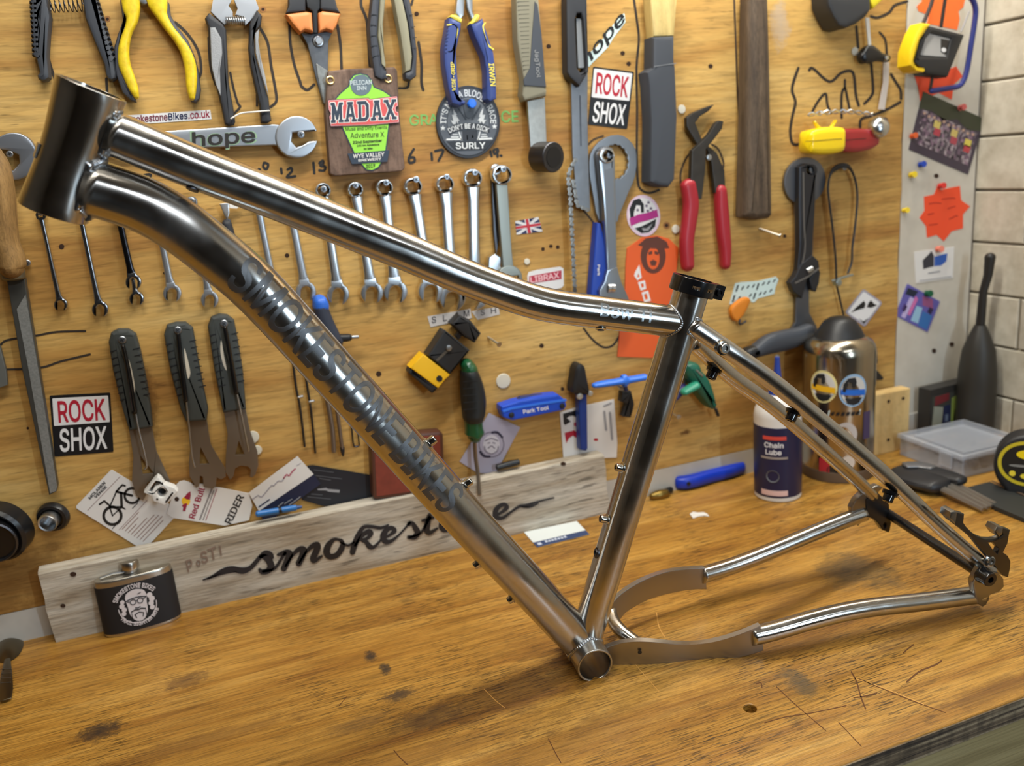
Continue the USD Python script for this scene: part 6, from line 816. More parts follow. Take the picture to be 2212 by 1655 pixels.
for lb, p, c, s in (('pale red pin at the top of the group photograph', z4(1660, 920)[0], (206, 96, 92), 1), ('blue pin below the group photograph', z4(1322, 1402)[0], (28, 66, 170), 1), ('yellow pin just below the blue one', z4(1242, 1490)[0], (226, 196, 40), 1), ('orange pin at the left corner of the group photograph', z4(1250, 1160)[0], (216, 92, 40), .9), ('red pin at the tip of the star with writing', z8(1490, 8)[0], (206, 50, 44), 1), ('salmon pin on the small white card', z8(1470, 545)[0], (222, 130, 110), 1.1), ('dark green pin on the purple postcard', z8(1378, 922)[0], (16, 84, 56), 1.1), ('yellow pin on the edge of plywood and pale panel', z8(1182, 216)[0], (230, 200, 50), .9)): pin(lb, p, .0006, c, s)
# ---------------------------------------------------------------- things on the bench
def hgt(P, py):                                   # height above the bench at which the vertical through P meets image row py
    lo, hi = -.2, 1.5
    for _ in range(50):
        m = (lo+hi)/2; q = (np.array([P[0], P[1], m])-CC)@CB; y = IH/2+FPX*q[1]/q[2]
        lo, hi = (m, hi) if y > py else (lo, m)
    return lo
def pj(P): q = (np.asarray(P, float)-CC)@CB; return np.array([IW/2-FPX*q[0]/q[2], IH/2+FPX*q[1]/q[2]])
# the lettered plank standing against the board
PY0 = -.026; x0 = B((120, 1384)); PF = lambda p: W(p, -PY0); xl, xr = PF((118, 1384))[0], PF((1312, 1106))[0]; ph = PF((700, 1109))[2]
t = T('plank', 'whitewashed rough plank with flowing black script standing against the tool wall', 'plank')
WW = wood('whitewashed_wood', [(.24, (104, 82, 62)), (.36, (160, 146, 126)), (.5, (190, 180, 164)), (.72, (212, 206, 194))], (3, 60, 34), fine=.3, rough=.8, spec=.2, finesc=(24, 200, 330), bumpd=.0012, pores=((22, 200, 260), .6, .38))
N = 90; zs_ = np.linspace(0, 1, 12); xs = np.linspace(xl, xr, N)
pr = [(PY0, 0.), (PY0, ph*.25), (PY0, ph*.5), (PY0, ph*.75), (PY0, ph-.002), (PY0+.002, ph), (-.006, ph+.001), (-.0035, ph-.001), (-.0035, 0.)]; V = []; 
for i, x in enumerate(xs):
    for j, (y, z) in enumerate(pr):
        n = meshkit.noise([x*60, j*3.1, 0.5]); n2 = meshkit.noise([x*300, j*7.7, 2.5]); e = i in (0, N-1)
        dz = -(n2-.4)*.0022*(j in (4, 5)) if j in (4, 5, 6) else 0; dx = (meshkit.noise([z*160, y*90, 3.])-.5)*.009 if e else 0
        V.append((x+dx, y+(n-.5)*.0014*(0 < j < 5), z+dz))
k = len(pr); F = [[i*k+j, i*k+(j+1) % k, (i+1)*k+(j+1) % k] for i in range(N-1) for j in range(k)]+[[i*k+j, (i+1)*k+(j+1) % k, (i+1)*k+j] for i in range(N-1) for j in range(k)]
for j in range(1, k-1): F += [[0, j+1, j], [(N-1)*k, (N-1)*k+j, (N-1)*k+j+1]]
m = trimesh.Trimesh(np.array(V), F, process=False); m.fix_normals(); t.p('board', m, WW, 30)
SCB = mat((34, 32, 36), .6)
zk4 = Z(400, 1060, 2.6976)
def brush(pts, d=.0003):                          # brush stroke: (x, y, width) in the crop zk4
    q = crom(np.array(pts, float), 7, False); c = np.array(zk4(*q[:, :2].ravel())); w = q[:, 2]*1.3/2.6976/2
    tn = np.gradient(c, axis=0); tn /= np.linalg.norm(tn, axis=1, keepdims=True); nn = np.stack([-tn[:, 1], tn[:, 0]], 1)
    L, R_ = c+nn*w[:, None], c-nn*w[:, None]; return unary_union([Polygon([L[i], L[i+1], R_[i+1], R_[i]]).buffer(.12) for i in range(len(c)-1)]+[Point(*c[i]).buffer(w[i]) for i in range(0, len(c), 2)])
st = [G3(105, 522, 4, 160, 500, 10, 215, 468, 16, 270, 455, 20, 330, 468, 28, 375, 455, 20, 410, 420, 18, 440, 385, 18, 470, 365, 22, 500, 372, 18, 508, 390, 14), G3(130, 516, 5, 200, 490, 9, 255, 476, 10, 300, 474, 4), G3(440, 385, 16, 462, 385, 24, 490, 410, 30, 500, 445, 30, 480, 470, 24, 450, 476, 20, 435, 462, 14), G3(455, 470, 14, 520, 455, 12, 560, 400, 12, 585, 360, 14),
      G3(540, 375, 10, 590, 362, 26, 610, 370, 28, 600, 400, 28, 575, 455, 26), G3(585, 440, 10, 620, 385, 12, 660, 345, 20, 690, 345, 28, 685, 375, 28, 660, 430, 26), G3(665, 420, 10, 700, 365, 12, 740, 325, 20, 770, 318, 28, 768, 345, 28, 745, 395, 26, 755, 410, 18, 800, 380, 8), G3(905, 290, 10, 870, 285, 14, 835, 320, 26, 825, 360, 30, 845, 385, 26, 885, 375, 24, 915, 330, 24, 915, 295, 14, 895, 285, 10), G3(905, 300, 8, 950, 320, 10, 985, 300, 8),
      G3(1185, 200, 6, 1140, 218, 14, 1085, 210, 14, 1040, 215, 16, 1010, 260, 22, 990, 310, 26, 975, 360, 24), G3(990, 320, 12, 1030, 265, 16, 1070, 240, 22, 1085, 252, 18, 1060, 280, 14, 1030, 290, 12, 1055, 300, 18, 1075, 325, 24, 1100, 330, 14, 1140, 290, 8), G3(1140, 285, 8, 1190, 262, 12, 1220, 235, 20, 1205, 218, 18, 1175, 230, 22, 1155, 265, 28, 1165, 295, 24, 1200, 295, 16, 1250, 255, 8, 1290, 210, 8, 1310, 185, 12),
      G3(1305, 195, 18, 1325, 190, 16, 1340, 215, 24, 1355, 245, 26, 1335, 272, 22, 1300, 272, 16), G3(1310, 272, 10, 1370, 250, 10, 1405, 195, 12, 1425, 150, 14), G3(1425, 145, 20, 1412, 195, 26, 1410, 235, 26, 1430, 245, 18, 1470, 220, 8), G3(1385, 175, 12, 1450, 155, 12), G3(1540, 160, 18, 1510, 170, 22, 1495, 205, 26, 1510, 230, 22, 1545, 220, 18, 1565, 185, 18, 1550, 160, 12), G3(1590, 150, 14, 1600, 190, 24, 1590, 215, 20), G3(1600, 190, 10, 1650, 145, 18, 1680, 150, 22, 1670, 190, 24, 1690, 195, 12),
      G3(1790, 155, 8, 1840, 130, 12, 1875, 100, 18, 1862, 82, 16, 1830, 92, 18, 1808, 125, 22, 1815, 155, 20, 1850, 160, 14, 1900, 125, 10, 1950, 92, 12, 1990, 88, 16, 2040, 70, 8, 2150, 42, 4), G3(1960, 96, 5, 2010, 95, 9, 2060, 75, 3)]
tx = {1: 0}
for q in st: t.p('script_stroke', slab(brush(q), -PY0, -PY0+.0013, 0), SCB, False)
STM = mat((132, 112, 98), .7)
for s, a, b, c in (('P', (16, 472), (50, 455), (2, 410)), ('o', (66, 440), (92, 430), (60, 400)), ('S', (98, 425), (136, 410), (86, 362)), ('T', (142, 405), (190, 385), (130, 342)), ('i', (205, 375), (216, 372), (196, 322))): t.p('stamped_letter', text3(s, PF(zk4(*a)[0]), PF(zk4(*b)[0]), PF(zk4(*c)[0]), .001, .0001), STM)
for x, y, r in ((158, 1241, 5), (136, 1309, 4), (1217, 1002, 4)): t.p('knot', slab(circ((x, y), r*1.4, 14, r), -PY0, -PY0+.001, 0), HO)
t.end()
# hip flask
t = T('hip_flask', 'black wrapped steel hip flask with white bearded face emblem before the plank', 'flask')
f0, f1 = B((226, 1383)), B((394, 1337)); fx = (f1-f0)/np.linalg.norm(f1-f0); fn = np.array([fx[1], -fx[0], 0]); fn = -fn if fn[1] > 0 else fn; fw = np.linalg.norm(f1-f0); fh = hgt((f0+f1)/2, 1246); fd = .024
lean = .10; fup = np.array([0, 0, 1.])*math.cos(lean)-fn*math.sin(lean)
th = np.linspace(0, 2*np.pi, 60, endpoint=False); cs, sn = np.cos(th), np.sin(th); ex = np.sign(cs)*np.abs(cs)**.55*fw/2; ey = np.sign(sn)*np.abs(sn)**.8*fd/2; ey = ey+.0035*(1-(2*ex/fw)**2)
fc = (f0+f1)/2-fn*fd*.42
def ring(s, h): return fc+np.outer(ex*s, fx)+np.outer(ey*s, fn)+fup*h
def loft(levels):
    V = np.vstack([ring(s, h) for s, h in levels]); n = 60; i = np.arange(n); j = (i+1) % n; F = []
    for k in range(len(levels)-1): F += [np.stack([k*n+i, k*n+j, (k+1)*n+j], 1), np.stack([k*n+i, (k+1)*n+j, (k+1)*n+i], 1)]
    V = np.vstack([V, fc+fup*levels[0][1], fc+fup*levels[-1][1]]); F += [np.stack([np.full(n, len(V)-2), j, i], 1), np.stack([np.full(n, len(V)-1), (len(levels)-1)*n+i, (len(levels)-1)*n+j], 1)]
    m = trimesh.Trimesh(V, np.vstack(F), process=False); m.fix_normals(); return m
t.p('body', loft([(.94, 0), (.98, .0012), (.985, .003), (.985, fh-.003), (.965, fh-.0006), (.93, fh)]), mat((190, 184, 172), .3, .95), 40); t.p('wrap', loft([(.99, .0042), (1.0, .0046), (1.0, fh-.0085), (.99, fh-.0080)]), mat((20, 19, 22), .6), 40)
cp = fc+fup*fh-fx*fw*.02; t.p('neck', lathe([(0, 0), (.0072, 0), (.0072, .007), (0, .007)], cp, fup, 26), STEEL); t.p('cap', lathe([(0, .005), (.0108, .005), (.0112, .006), (.0112, .0125), (.0100, .0145), (0, .015)], cp, fup, 30), mat((188, 182, 172), .25, 1.)); t.p('hinge', cat_(sweep(np.array([cp-fx*.008+fup*.002, cp-fx*.02+fup*.0035, cp-fx*.035+fup*.002]), .0016, seg=8, cap=.5)), STEEL)
ec = fc+fup*fh*.50-fx*fw*.015; fy_ = lambda u: fn*(ey[15]*1.0+.0004-.0035*(2*u/fw)**2-.0005)
def fpt(u, v): return ec+fx*u+fup*v+fn*(fd/2+.0035*(1-(2*(u-fw*.015)/fw)**2)-fd/2*(1-max(0., 1-abs(2*(u-fw*.015)/fw)**3.6)**.22))
def fsl(g, th_=.0005, b=.0006):
    o = []
    for G in geoms(g):
        a, f = trimesh.creation.triangulate_polygon(G, engine='earcut') if 0 else (np.array(G.exterior.coords)[:-1], None)
        o.append(G)
    return plate(MultiPolygon(o), lambda xy, h: np.array([fpt(x, y)+fn*(b+h) for x, y in xy]), 0, th_)
EW = mat((206, 198, 200), .6); EK = mat((24, 22, 25), .6); u = fw/100
C_ = lambda x, y, rx, ry=None, n=28: circ((x*u, y*u), rx*u, n, (ry or rx)*u); L_ = lambda w, *q: LineString([(q[i]*u, q[i+1]*u) for i in range(0, len(q), 2)]).buffer(w*u/2, quad_segs=3); PP_ = lambda *q: poly([(q[i]*u, q[i+1]*u) for i in range(0, len(q), 2)], 4)
t.p('emblem_ring', fsl(C_(0, -2, 24.5).difference(C_(0, -2, 23.3)).difference(PP_(-26, 4, -14, 24, 0, 30, 14, 24, 26, 4, 16, -4, -16, -4))), EW, False)
t.p('face', fsl(PP_(-11, 12, -12, 0, -11, -12, -6, -21, 0, -23.5, 6, -21, 11, -12, 12, 0, 11, 12).union(PP_(-13, 9, -11, 18, 0, 22, 11, 18, 13, 9, 6, 11, -6, 11))), EW, False)
t.p('face_mark', fsl(unary_union([L_(1.2, -12.5, 8.5, -6, 10.4, 0, 10.8, 6, 10.4, 12.5, 8.5), C_(-4.5, 5, 4).difference(C_(-4.5, 5, 3.1)), C_(4.5, 5, 4).difference(C_(4.5, 5, 3.1)), L_(.9, -1, 6, 1, 6), L_(1., -9, 6.5, -11.5, 7.2), L_(1., 9, 6.5, 11.5, 7.2), L_(1.1, -3, -3.5, 0, -4.6, 3, -3.5), L_(1.4, -9, -8, -4, -6.2, 0, -7.2, 4, -6.2, 9, -8), L_(1.2, -5.5, -13, 0, -10.8, 5.5, -13), L_(1., -5.5, -13, -4, -18), L_(1., 5.5, -13, 4, -18), L_(.8, -9, -10, -9, -17), L_(.8, 9, -10, 9, -17), L_(.8, 3, 15, 7, 16)]), .0004, .0011), EK, False)
for q in ((C_(-17.5, 8, 2.8), C_(-19, 2.6, 3.4), C_(-17, -3, 3.2), C_(-18.5, -8.5, 3)), (C_(17, 9, 3.6), C_(19, 3, 3.8), C_(17, -3, 3.4), C_(17.5, -9, 3.2))): t.p('smoke_puff', fsl(unary_union(q)), EW, False)
def farc(s, r, a0, a1, h, inward=False):
    mm = tmesh(s, True); v = mm.vertices; x0_, x1_ = v[:, 0].min(), v[:, 0].max(); w = (v[:, 0]-x0_)/(x1_-x0_); a = a0+w*(a1-a0); rr = r+(h*v[:, 1] if not inward else -h*v[:, 1])
    V = np.array([fpt(q*u*math.sin(k), (q*math.cos(k)-2)*u)+fn*(.0006+(.0005 if z > .025 else 0)) for q, k, z in zip(rr, a, v[:, 2])]); return trimesh.Trimesh(V, mm.faces, process=False)
t.p('lettering', farc('SMOKESTONE BIKES', 26, -1.15, .98, 6), EW, False); t.p('lettering', farc('TRAIL SIGHTER MTB', 27.5, math.pi+1.1, math.pi-1.15, 5, True), EW, False); t.end()
# spoon
t = T('teaspoon', 'tarnished teaspoon with twisted handle lying at the left edge of the bench', 'spoon'); SPN = mat((112, 100, 78), .28, .95); a, b = B((16, 1430)), B((14, 1518)); bc = B((18, 1400)); ud = (b-a)/np.linalg.norm(b-a); sd = np.array([-ud[1], ud[0], 0])
sb_ = np.linalg.norm(B((45, 1402))-B((-8, 1402)))/2; la = np.linalg.norm(B((18, 1372))-B((18, 1432)))/2
V = []; n1, n2 = 9, 28
for i in range(n1):
    r = i/(n1-1)
    for j in range(n2): a_ = j*2*np.pi/n2; V.append(bc+sd*sb_*r*math.cos(a_)+ud*la*r*math.sin(a_)+np.array([0, 0, .0085*(1-r*r)+.0006]))
V = np.array(V); F = [[i*n2+j, (i+1)*n2+j, (i+1)*n2+(j+1) % n2] for i in range(n1-1) for j in range(n2)]+[[i*n2+j, (i+1)*n2+(j+1) % n2, i*n2+(j+1) % n2] for i in range(n1-1) for j in range(n2)]
V2 = V-np.array([0, 0, .0006]); m = cat_(trimesh.Trimesh(V, F, process=False), trimesh.Trimesh(V2, [f[::-1] for f in F], process=False)); t.p('bowl', m, SPN, True)
hq = np.linspace(0, 1, 12); HPn = np.array([bc+ud*la*.93+(b-bc-ud*la*.93)*k+np.array([0, 0, .003+.004*math.sin(k*3)*.5]) for k in hq]); t.p('handle', sweep(HPn, np.interp(hq, [0, .15, .4, .8, 1], [.0032, .0040, .0058, .0072, .0056]), .0012, up=[0, 0, 1], seg=12, cap=.6), SPN)
for k in range(4): p = HPn[3]+(HPn[8]-HPn[3])*k/4; t.p('twist_line', sweep(np.array([p-sd*.005+[0, 0, .0013], p+sd*.005+ud*.006+[0, 0, .0013]]), .0005, seg=6), mat((150, 146, 140), .3, .9))
t.end()
zy = Z(1090, 1100, 10.533)
t = T('business_card', 'white business card with navy edge lying flat on the bench behind the seat tube', 'card'); cq = np.array(zy(440, 520, 1640, 270, 1930, 570, 740, 862)); c2 = lambda *q: [tuple((cq[0]*(1-q[i])+cq[1]*q[i])*(1-q[i+1])+(cq[3]*(1-q[i])+cq[2]*q[i])*q[i+1]) for i in range(0, len(q), 2)]
t.p('card', bslab(c2(0, 0, 1, 0, 1, 1, 0, 1), .0004, .0010, 0), mat((224, 230, 230), .4)); t.p('navy_edge', bslab(c2(0, .70, 1, .70, 1, 1, 0, 1), .0010, .0012, 0), mat((48, 66, 108), .4)); t.p('lettering', bslab(unary_union([poly(c2(.20+.06*k, .86, .245+.06*k, .86, .245+.06*k, .76 if k % 3 else .72, .20+.06*k, .76)) for k in range(7)]+[poly(c2(.05, .92, .12, .92, .12, .78, .05, .78))]), .0012, .0014, 0), mat((196, 204, 222), .4), label='pale lettering', kind='stuff'); t.end()
def lying(pts, z, th=None, power=.9, up=(0, 0, 1), cap=1., sm=4, seg=16):
    q = crom(np.array(pts, float), sm, False); P = np.array([B(k[:2], z) for k in q]); a = np.array([k[2]*np.linalg.norm(B((k[0], k[1]+1), z)-B((k[0], k[1]), z))*.62 for k in q]); return sweep(P, a, th if th else a, up=list(up), seg=seg, cap=cap, power=power)
t = T('utility_handle', 'bright blue contoured tool handle lying on the bench against the white strip', 'tool'); hp_ = [(1464, 1042), (1480, 1042), (1500, 1038), (1525, 1031), (1550, 1024), (1575, 1017), (1595, 1010), (1601, 1008)]; P_ = np.array([B(p, .012) for p in hp_]); t.p('handle', sweep(crom(P_, 4, False), np.interp(np.arange(29), [0, 3, 8, 14, 20, 26, 28], [.009, .0105, .0105, .0095, .012, .0115, .009]), .0108, up=[0, 0, 1], seg=18, cap=.5, power=.8), mat((22, 58, 190), .35)); t.p('eyelet', lathe([(0, 0), (.0035, 0), (.0035, .0012), (0, .0012)], P_[1]+np.array([0, -.0103, .001]), [0, -1, .1], 14), BLACK); t.end()
t = T('brass_fitting', 'tiny brass cable end lying left of the blue handle', 'fitting'); t.p('barrel', lying([(1410, 1072, 5), (1425, 1069, 7), (1438, 1066, 6)], .006), mat((140, 116, 60), .35, .9)); t.p('stub', lying([(1438, 1062, 4), (1448, 1058, 4)], .006, sm=2), BLACK); t.end()
t = T('paper_scrap', 'small torn white scrap on the bench between seat tube and chain lube', 'paper scrap'); t.p('scrap', bslab(P2(1490, 1110, 1497, 1105, 1508, 1107, 1520, 1106, 1528, 1110, 1532, 1115, 1521, 1113, 1508, 1115, 1497, 1119), .0003, .0016, .0003), WHITE); t.end()
# chain lube
def standing(p, wpx):                              # point on the bench below pixel p and the radius for a width of wpx pixels
    P = B(p); d = np.linalg.norm(P-CC); r = wpx/2*((CC-P)@CB[:, 2])/FPX; v = P-CC; v[2] = 0; v /= np.linalg.norm(v); return P+v*r*.96, r, -v
c, r, toc = standing((1680, 1086), 101); h = lambda py, back=0: hgt(c+toc*r*(1-back), py); NVB = mat((26, 30, 66), .35); hz = h(926); hb_ = .005
t = T('chain_lube_bottle', 'navy chain lube bottle with white top and blue spout on the bench', 'bottle'); HT2 = hz+.055
t.p('body', lathe([(0, 0), (r*.94, 0), (r*.985, .002), (r*.985, .006), (r*.97, .0075), (r*.985, .009), (r*.985, hz+.012), (r*.93, hz+.022), (r*.75, hz+.034), (r*.5, hz+.042), (.012, hz+.044), (0, hz+.044)], c, (0, 0, 1), 48), mat((218, 214, 208), .4)); t.p('label', lathe([(r*.984, .0075), (r, .008), (r, hz-.0005), (r*.984, hz)], c, (0, 0, 1), 48), NVB)
t.p('collar', lathe([(0, 0), (.013, 0), (.013, .014), (.011, .017), (0, .017)], c+[0, 0, hz+.043], (0, 0, 1), 24), mat((36, 62, 150), .4)); t.p('spout', lathe([(0, 0), (.007, 0), (.0045, .025), (.0035, .04), (0, .04)], c+[0, 0, hz+.06], (0, 0, 1), 20), mat((36, 62, 150), .4))
az0 = math.atan2(toc[1], toc[0])
def cyl_text(s, c, r, z, hcap, a0, a1, bold=True, lift=.0004):
    mm = tmesh(s, bold); v = mm.vertices; w = (v[:, 0]-v[:, 0].min())/(v[:, 0].max()-v[:, 0].min()); a = a0+w*(a1-a0); q = r+.0002+np.where(v[:, 2] > .025, lift, 0)
    return trimesh.Trimesh(np.column_stack([c[0]+q*np.cos(a), c[1]+q*np.sin(a), z+v[:, 1]*hcap]), mm.faces, process=False)
def cyl_patch(c, r, z0, z1, a0, a1, lift=.0004, n=14):
    a = np.linspace(a0, a1, n); q = r+lift; V = np.vstack([np.column_stack([c[0]+k*np.cos(a), c[1]+k*np.sin(a), np.full(n, z)]) for k, z in ((r, z0), (q, z0), (q, z1), (r, z1))]); F = []
    for L in range(3): F += [[[L*n+i, L*n+i+1, (L+1)*n+i+1], [L*n+i, (L+1)*n+i+1, (L+1)*n+i]] for i in range(n-1)]
    return trimesh.Trimesh(V, np.array(F).reshape(-1, 3), process=False)
hl = lambda py: h(py)
t.p('red_bar', cyl_patch(c, r, hl(952), hl(944), az0-.62, az0+.36), mat((206, 70, 60), .4)); t.p('lettering', cyl_text('Chain', c, r, hl(968), (hl(955)-hl(968))*.8, az0-.55, az0+.24), SW); t.p('lettering', cyl_text('Lube', c, r, hl(983), (hl(970)-hl(983))*.8, az0-.50, az0+.16), SW); t.p('pale_bar', cyl_patch(c, r, hl(993), hl(988.5), az0-.72, az0+.42), mat((150, 140, 132), .5))
ra = np.linspace(0, 2*np.pi, 29)[:-1]; zc_ = hl(1030); t.p('round_mark', sweep(np.array([[c[0]+(r+.0003)*math.cos(az0-.2+.009/r*math.cos(q)), c[1]+(r+.0003)*math.sin(az0-.2+.009/r*math.cos(q)), zc_+.009*math.sin(q)] for q in ra]), .0011, .0005, seg=6, closed=True), mat((96, 98, 104), .5)); t.p('lettering', cyl_text('100 ml', c, r, hl(1057), .006, az0-.62, az0+.32), mat((132, 132, 140), .5)) if 0 else None
t.p('pale_bar', cyl_patch(c, r, hl(1072), hl(1061), az0-.72, az0+.42), mat((222, 188, 184), .5)); t.end()
# steel bottle
c, r, toc = standing((1808, 1044), 152); h = lambda py, k=1.: hgt(c+toc*r*k, py); az0 = math.atan2(toc[1], toc[0]); zs1 = h(772); zc0 = hgt(c, 752); zc1 = hgt(c, 683)
t = T('steel_bottle', 'big brushed steel drinks bottle covered in stickers with black domed lid', 'bottle'); SB2 = mat((176, 166, 148), .2, 1.)
t.p('body', lathe([(0, 0), (r*.95, 0), (r, .004), (r, .012), (r*.985, .014), (r*.985, zs1*.5), (r*.985, zs1-.004), (r*.96, zs1+.006), (r*.88, zs1+.014), (r*.74, zs1+.020), (r*.64, zs1+.022), (r*.62, zc0+.004), (0, zc0+.004)], c, (0, 0, 1), 64), SB2, 40)
t.p('base_band', lathe([(r*.985, .0), (r*1.006, .002), (r*1.006, .016), (r*.985, .018)], c, (0, 0, 1), 64), mat((92, 74, 58), .5)); rc_ = r*.64; hh = zc1-zc0; t.p('lid', lathe([(0, 0), (rc_*1.06, 0), (rc_*1.09, .002), (rc_*1.09, hh*.36), (rc_*1.02, hh*.42), (rc_*.92, hh*.58), (rc_*.66, hh*.86), (rc_*.4, hh*.97), (0, hh)], c+[0, 0, zc0], (0, 0, 1), 44), BLACK, 30); t.p('lid_nub', lathe([(0, 0), (.004, 0), (.003, .003), (0, .0035)], c+toc*rc_*.5+[0, 0, zc0+hh*.80], toc*.6+np.array([0, 0, .8]), 14), DARKST)
def cyl_poly(g, r, zc, ac, lift, th=.0003): return plate(g, lambda xy, hh_: np.column_stack([c[0]+(r+lift+hh_)*np.cos(ac+xy[:, 0]/r), c[1]+(r+lift+hh_)*np.sin(ac+xy[:, 0]/r), zc+xy[:, 1]]), 0, th)
def round_st(ac, zc, col, edge):
    k = .0215; q = lambda *p: poly([(p[i]*k, -p[i+1]*k*1.2) for i in range(0, len(p), 2)]); R2_ = r*.985
    t.p('sticker', cyl_poly(circ((0, 0), k, 32, k*1.2), R2_, zc, ac, .0004), edge); t.p('sticker_face', cyl_poly(circ((0, 0), k*.86, 32, k*1.03), R2_, zc, ac, .0008), mat((206, 204, 200), .45)); t.p('sticker_arch', cyl_poly(q(-.75, .05, -.7, -.4, -.4, -.75, .1, -.8, .2, -.5, .1, -.15, -.1, -.2, -.1, -.5, -.4, -.5, -.55, .08), R2_, zc, ac, .0011), SB)
    t.p('sticker_band', cyl_poly(q(-.85, -.1, .0, -.05, .85, .0, .85, .36, .0, .30, -.85, .22), R2_, zc, ac, .0014), col); t.p('sticker_base', cyl_poly(q(-.6, .45, .0, .5, .65, .45, .4, .8, .0, .9, -.4, .8), R2_, zc, ac, .0011), SB)
round_st(az0-.42, h(838), mat((232, 176, 20), .45), mat((226, 214, 150), .5)); round_st(az0+.40, h(845), mat((28, 104, 206), .45), mat((150, 186, 220), .5))
k = .02; t.p('sticker', cyl_poly(poly([(-.022, -.006), (.026, -.003), (.028, .006), (-.02, .005)]), r*.985, h(895), az0+.12, .0004), LB)
for i in range(6): t.p('sticker_mark', cyl_poly(Polygon([(-.018+i*.0075, -.003), (-.013+i*.0075, -.0025), (-.011+i*.0075, .003), (-.016+i*.0075, .0025)]), r*.985, h(895), az0+.12, .0008), SB)
t.p('sticker', cyl_poly(circ((0, 0), .017, 28, .02), r*.985, h(940), az0+.22, .0004), mat((190, 184, 182), .5)); t.p('sticker', cyl_poly(poly([(-.008, -.012), (.008, -.010), (.008, .014), (-.008, .012)]), r*.985, h(1010), az0-.36, .0004), mat((176, 40, 50), .5)); t.p('sticker', cyl_poly(circ((0, 0), .009, 20), r*.985, h(1018), az0-.12, .0004), BLACK); t.p('sticker', cyl_poly(poly([(-.007, -.022), (.007, -.022), (.007, .022), (-.007, .022)]), r*.985, h(925), az0+.86, .0004), mat((72, 60, 96), .5)); t.p('sticker', cyl_poly(circ((0, 0), .011, 20), r*.985, h(1000), az0+.28, .0004), mat((206, 196, 186), .5))
t.end()
t = T('bottle_clip', 'black plastic clip on the plywood beside the steel bottle', 'clip'); t.p('clip', slab(zb(850, 400, 895, 370, 918, 400, 925, 520, 900, 540, 880, 430), .004, .014, .002), BLACK); t.p('clip', slab(zb(895, 590, 920, 575, 972, 635, 960, 655, 900, 655), .004, .014, .002), BLACK); t.end()
# wood block, picture box, storage box
t = T('drilled_block', 'pale upright wooden block with drilled holes right of the steel bottle', 'block'); b0, b1 = B((1876, 988)), B((1962, 968)); bh = hgt((b0+b1)/2, 848); bx_ = (b1-b0)/np.linalg.norm(b1-b0); bn_ = np.array([-bx_[1], bx_[0], 0])
BWD = wood('pale_block_wood', [(.3, (196, 160, 100)), (.6, (222, 190, 130))], (30, 30, 5), fine=.15, rough=.6); L = np.linalg.norm(b1-b0); t.p('block', plate(sbox(0, 0, L, bh), lambda xy, hh_: b0+np.outer(xy[:, 0], bx_)+np.outer(xy[:, 1], [0, 0, 1])+bn_*(.022-hh_), .0015, .022), BWD)
for u_, v_ in ((.46, .86), (.82, .86), (.48, .22), (.86, .24)): t.p('hole', lathe([(0, 0), (.0030, 0), (.0030, .0005), (0, .0005)], b0+bx_*L*u_+np.array([0, 0, bh*v_])-bn_*.0001, -bn_, 14), HO)
t.end()
t = T('picture_box', 'dark carton with a blurry green and blue picture leaning in the bench corner', 'carton'); a0_ = B((1958, 935)); a1_ = B((2096, 900)); a0_, a1_ = np.array([a0_[0], -.035, 0]), np.array([XC-.03, -.03, 0]); L = np.linalg.norm(a1_-a0_); bx_ = (a1_-a0_)/L; bn_ = np.array([-bx_[1], bx_[0], 0]); bh = hgt(a0_, 843)
fr_ = lambda g, d0, d1: plate(g, lambda xy, hh_: a0_+np.outer(xy[:, 0]*L, bx_)+np.outer(xy[:, 1]*bh, [0, 0, 1])-bn_*(d0+hh_), 0, d1-d0)
t.p('carton', fr_(sbox(0, 0, 1, 1), -.025, 0), mat((44, 42, 40), .5))
for q, cl in (((.04, .05, .96, .05, .96, .86, .04, .86), (58, 58, 52)), ((.12, .66, .48, .72, .48, .86, .12, .84), (108, 36, 40)), ((.06, .1, .3, .1, .34, .6, .1, .66), (140, 142, 128)), ((.32, .08, .56, .1, .52, .62, .36, .62), (28, 34, 66)), ((.40, .3, .48, .3, .48, .44, .4, .44), (150, 166, 190)), ((.56, .1, .66, .1, .74, .78, .56, .74), (126, 140, 62)), ((.74, .08, .94, .08, .94, .8, .8, .8), (66, 76, 44)), ((.6, .08, .74, .08, .7, .5, .64, .5), (22, 22, 24))): t.p('printed_patch', fr_(poly([(q[i], q[i+1]) for i in range(0, 8, 2)]), .0002+.0003*(len(q) > 0), .0006+(.0004 if cl != (58, 58, 52) else 0)), mat(cl, .5), False)
t.end()
t = T('pump_bottle', 'dark long-necked bottle standing in the corner behind the storage box', 'bottle'); c = np.array([XC-.040, -.055, 0]); P0 = pj(c)
zA, zB, zC = hgt(c, 800), hgt(c, 702), hgt(c, 556); nz = np.array([.004, -.012, 0]); dark = mat((44, 41, 36), .5)
t.p('body', lathe([(0, 0), (.029, 0), (.031, .003), (.031, zA-.02), (.030, zA), (.026, zA+(zB-zA)*.45), (.016, zA+(zB-zA)*.8), (.009, zB), (0, zB)], c, (0, 0, 1), 36), dark, 40); t.p('neck', sweep(np.array([c+[0, 0, zB-.004], c+[0, -.002, (zB+zC)/2], c+[.004, -.006, zC-.03], c+[.005, -.007, zC]]), [.0075, .0065, .0070, .0085], seg=18, cap=.9), mat((34, 31, 28), .45)); t.end()
CLR = usdkit.material(stage, '/World/Looks/clear_plastic', {'t': ('transparent_bsdf', dict(color=(.93, .94, .96))), 'd': ('principled_bsdf', dict(base_color=lin((216, 220, 228)), roughness=.22, specular_ior_level=.7)), 'm': ('mix_closure', dict(fac=.30))}, [('t.BSDF', 'm.closure1'), ('d.BSDF', 'm.closure2')], surface='m.closure')
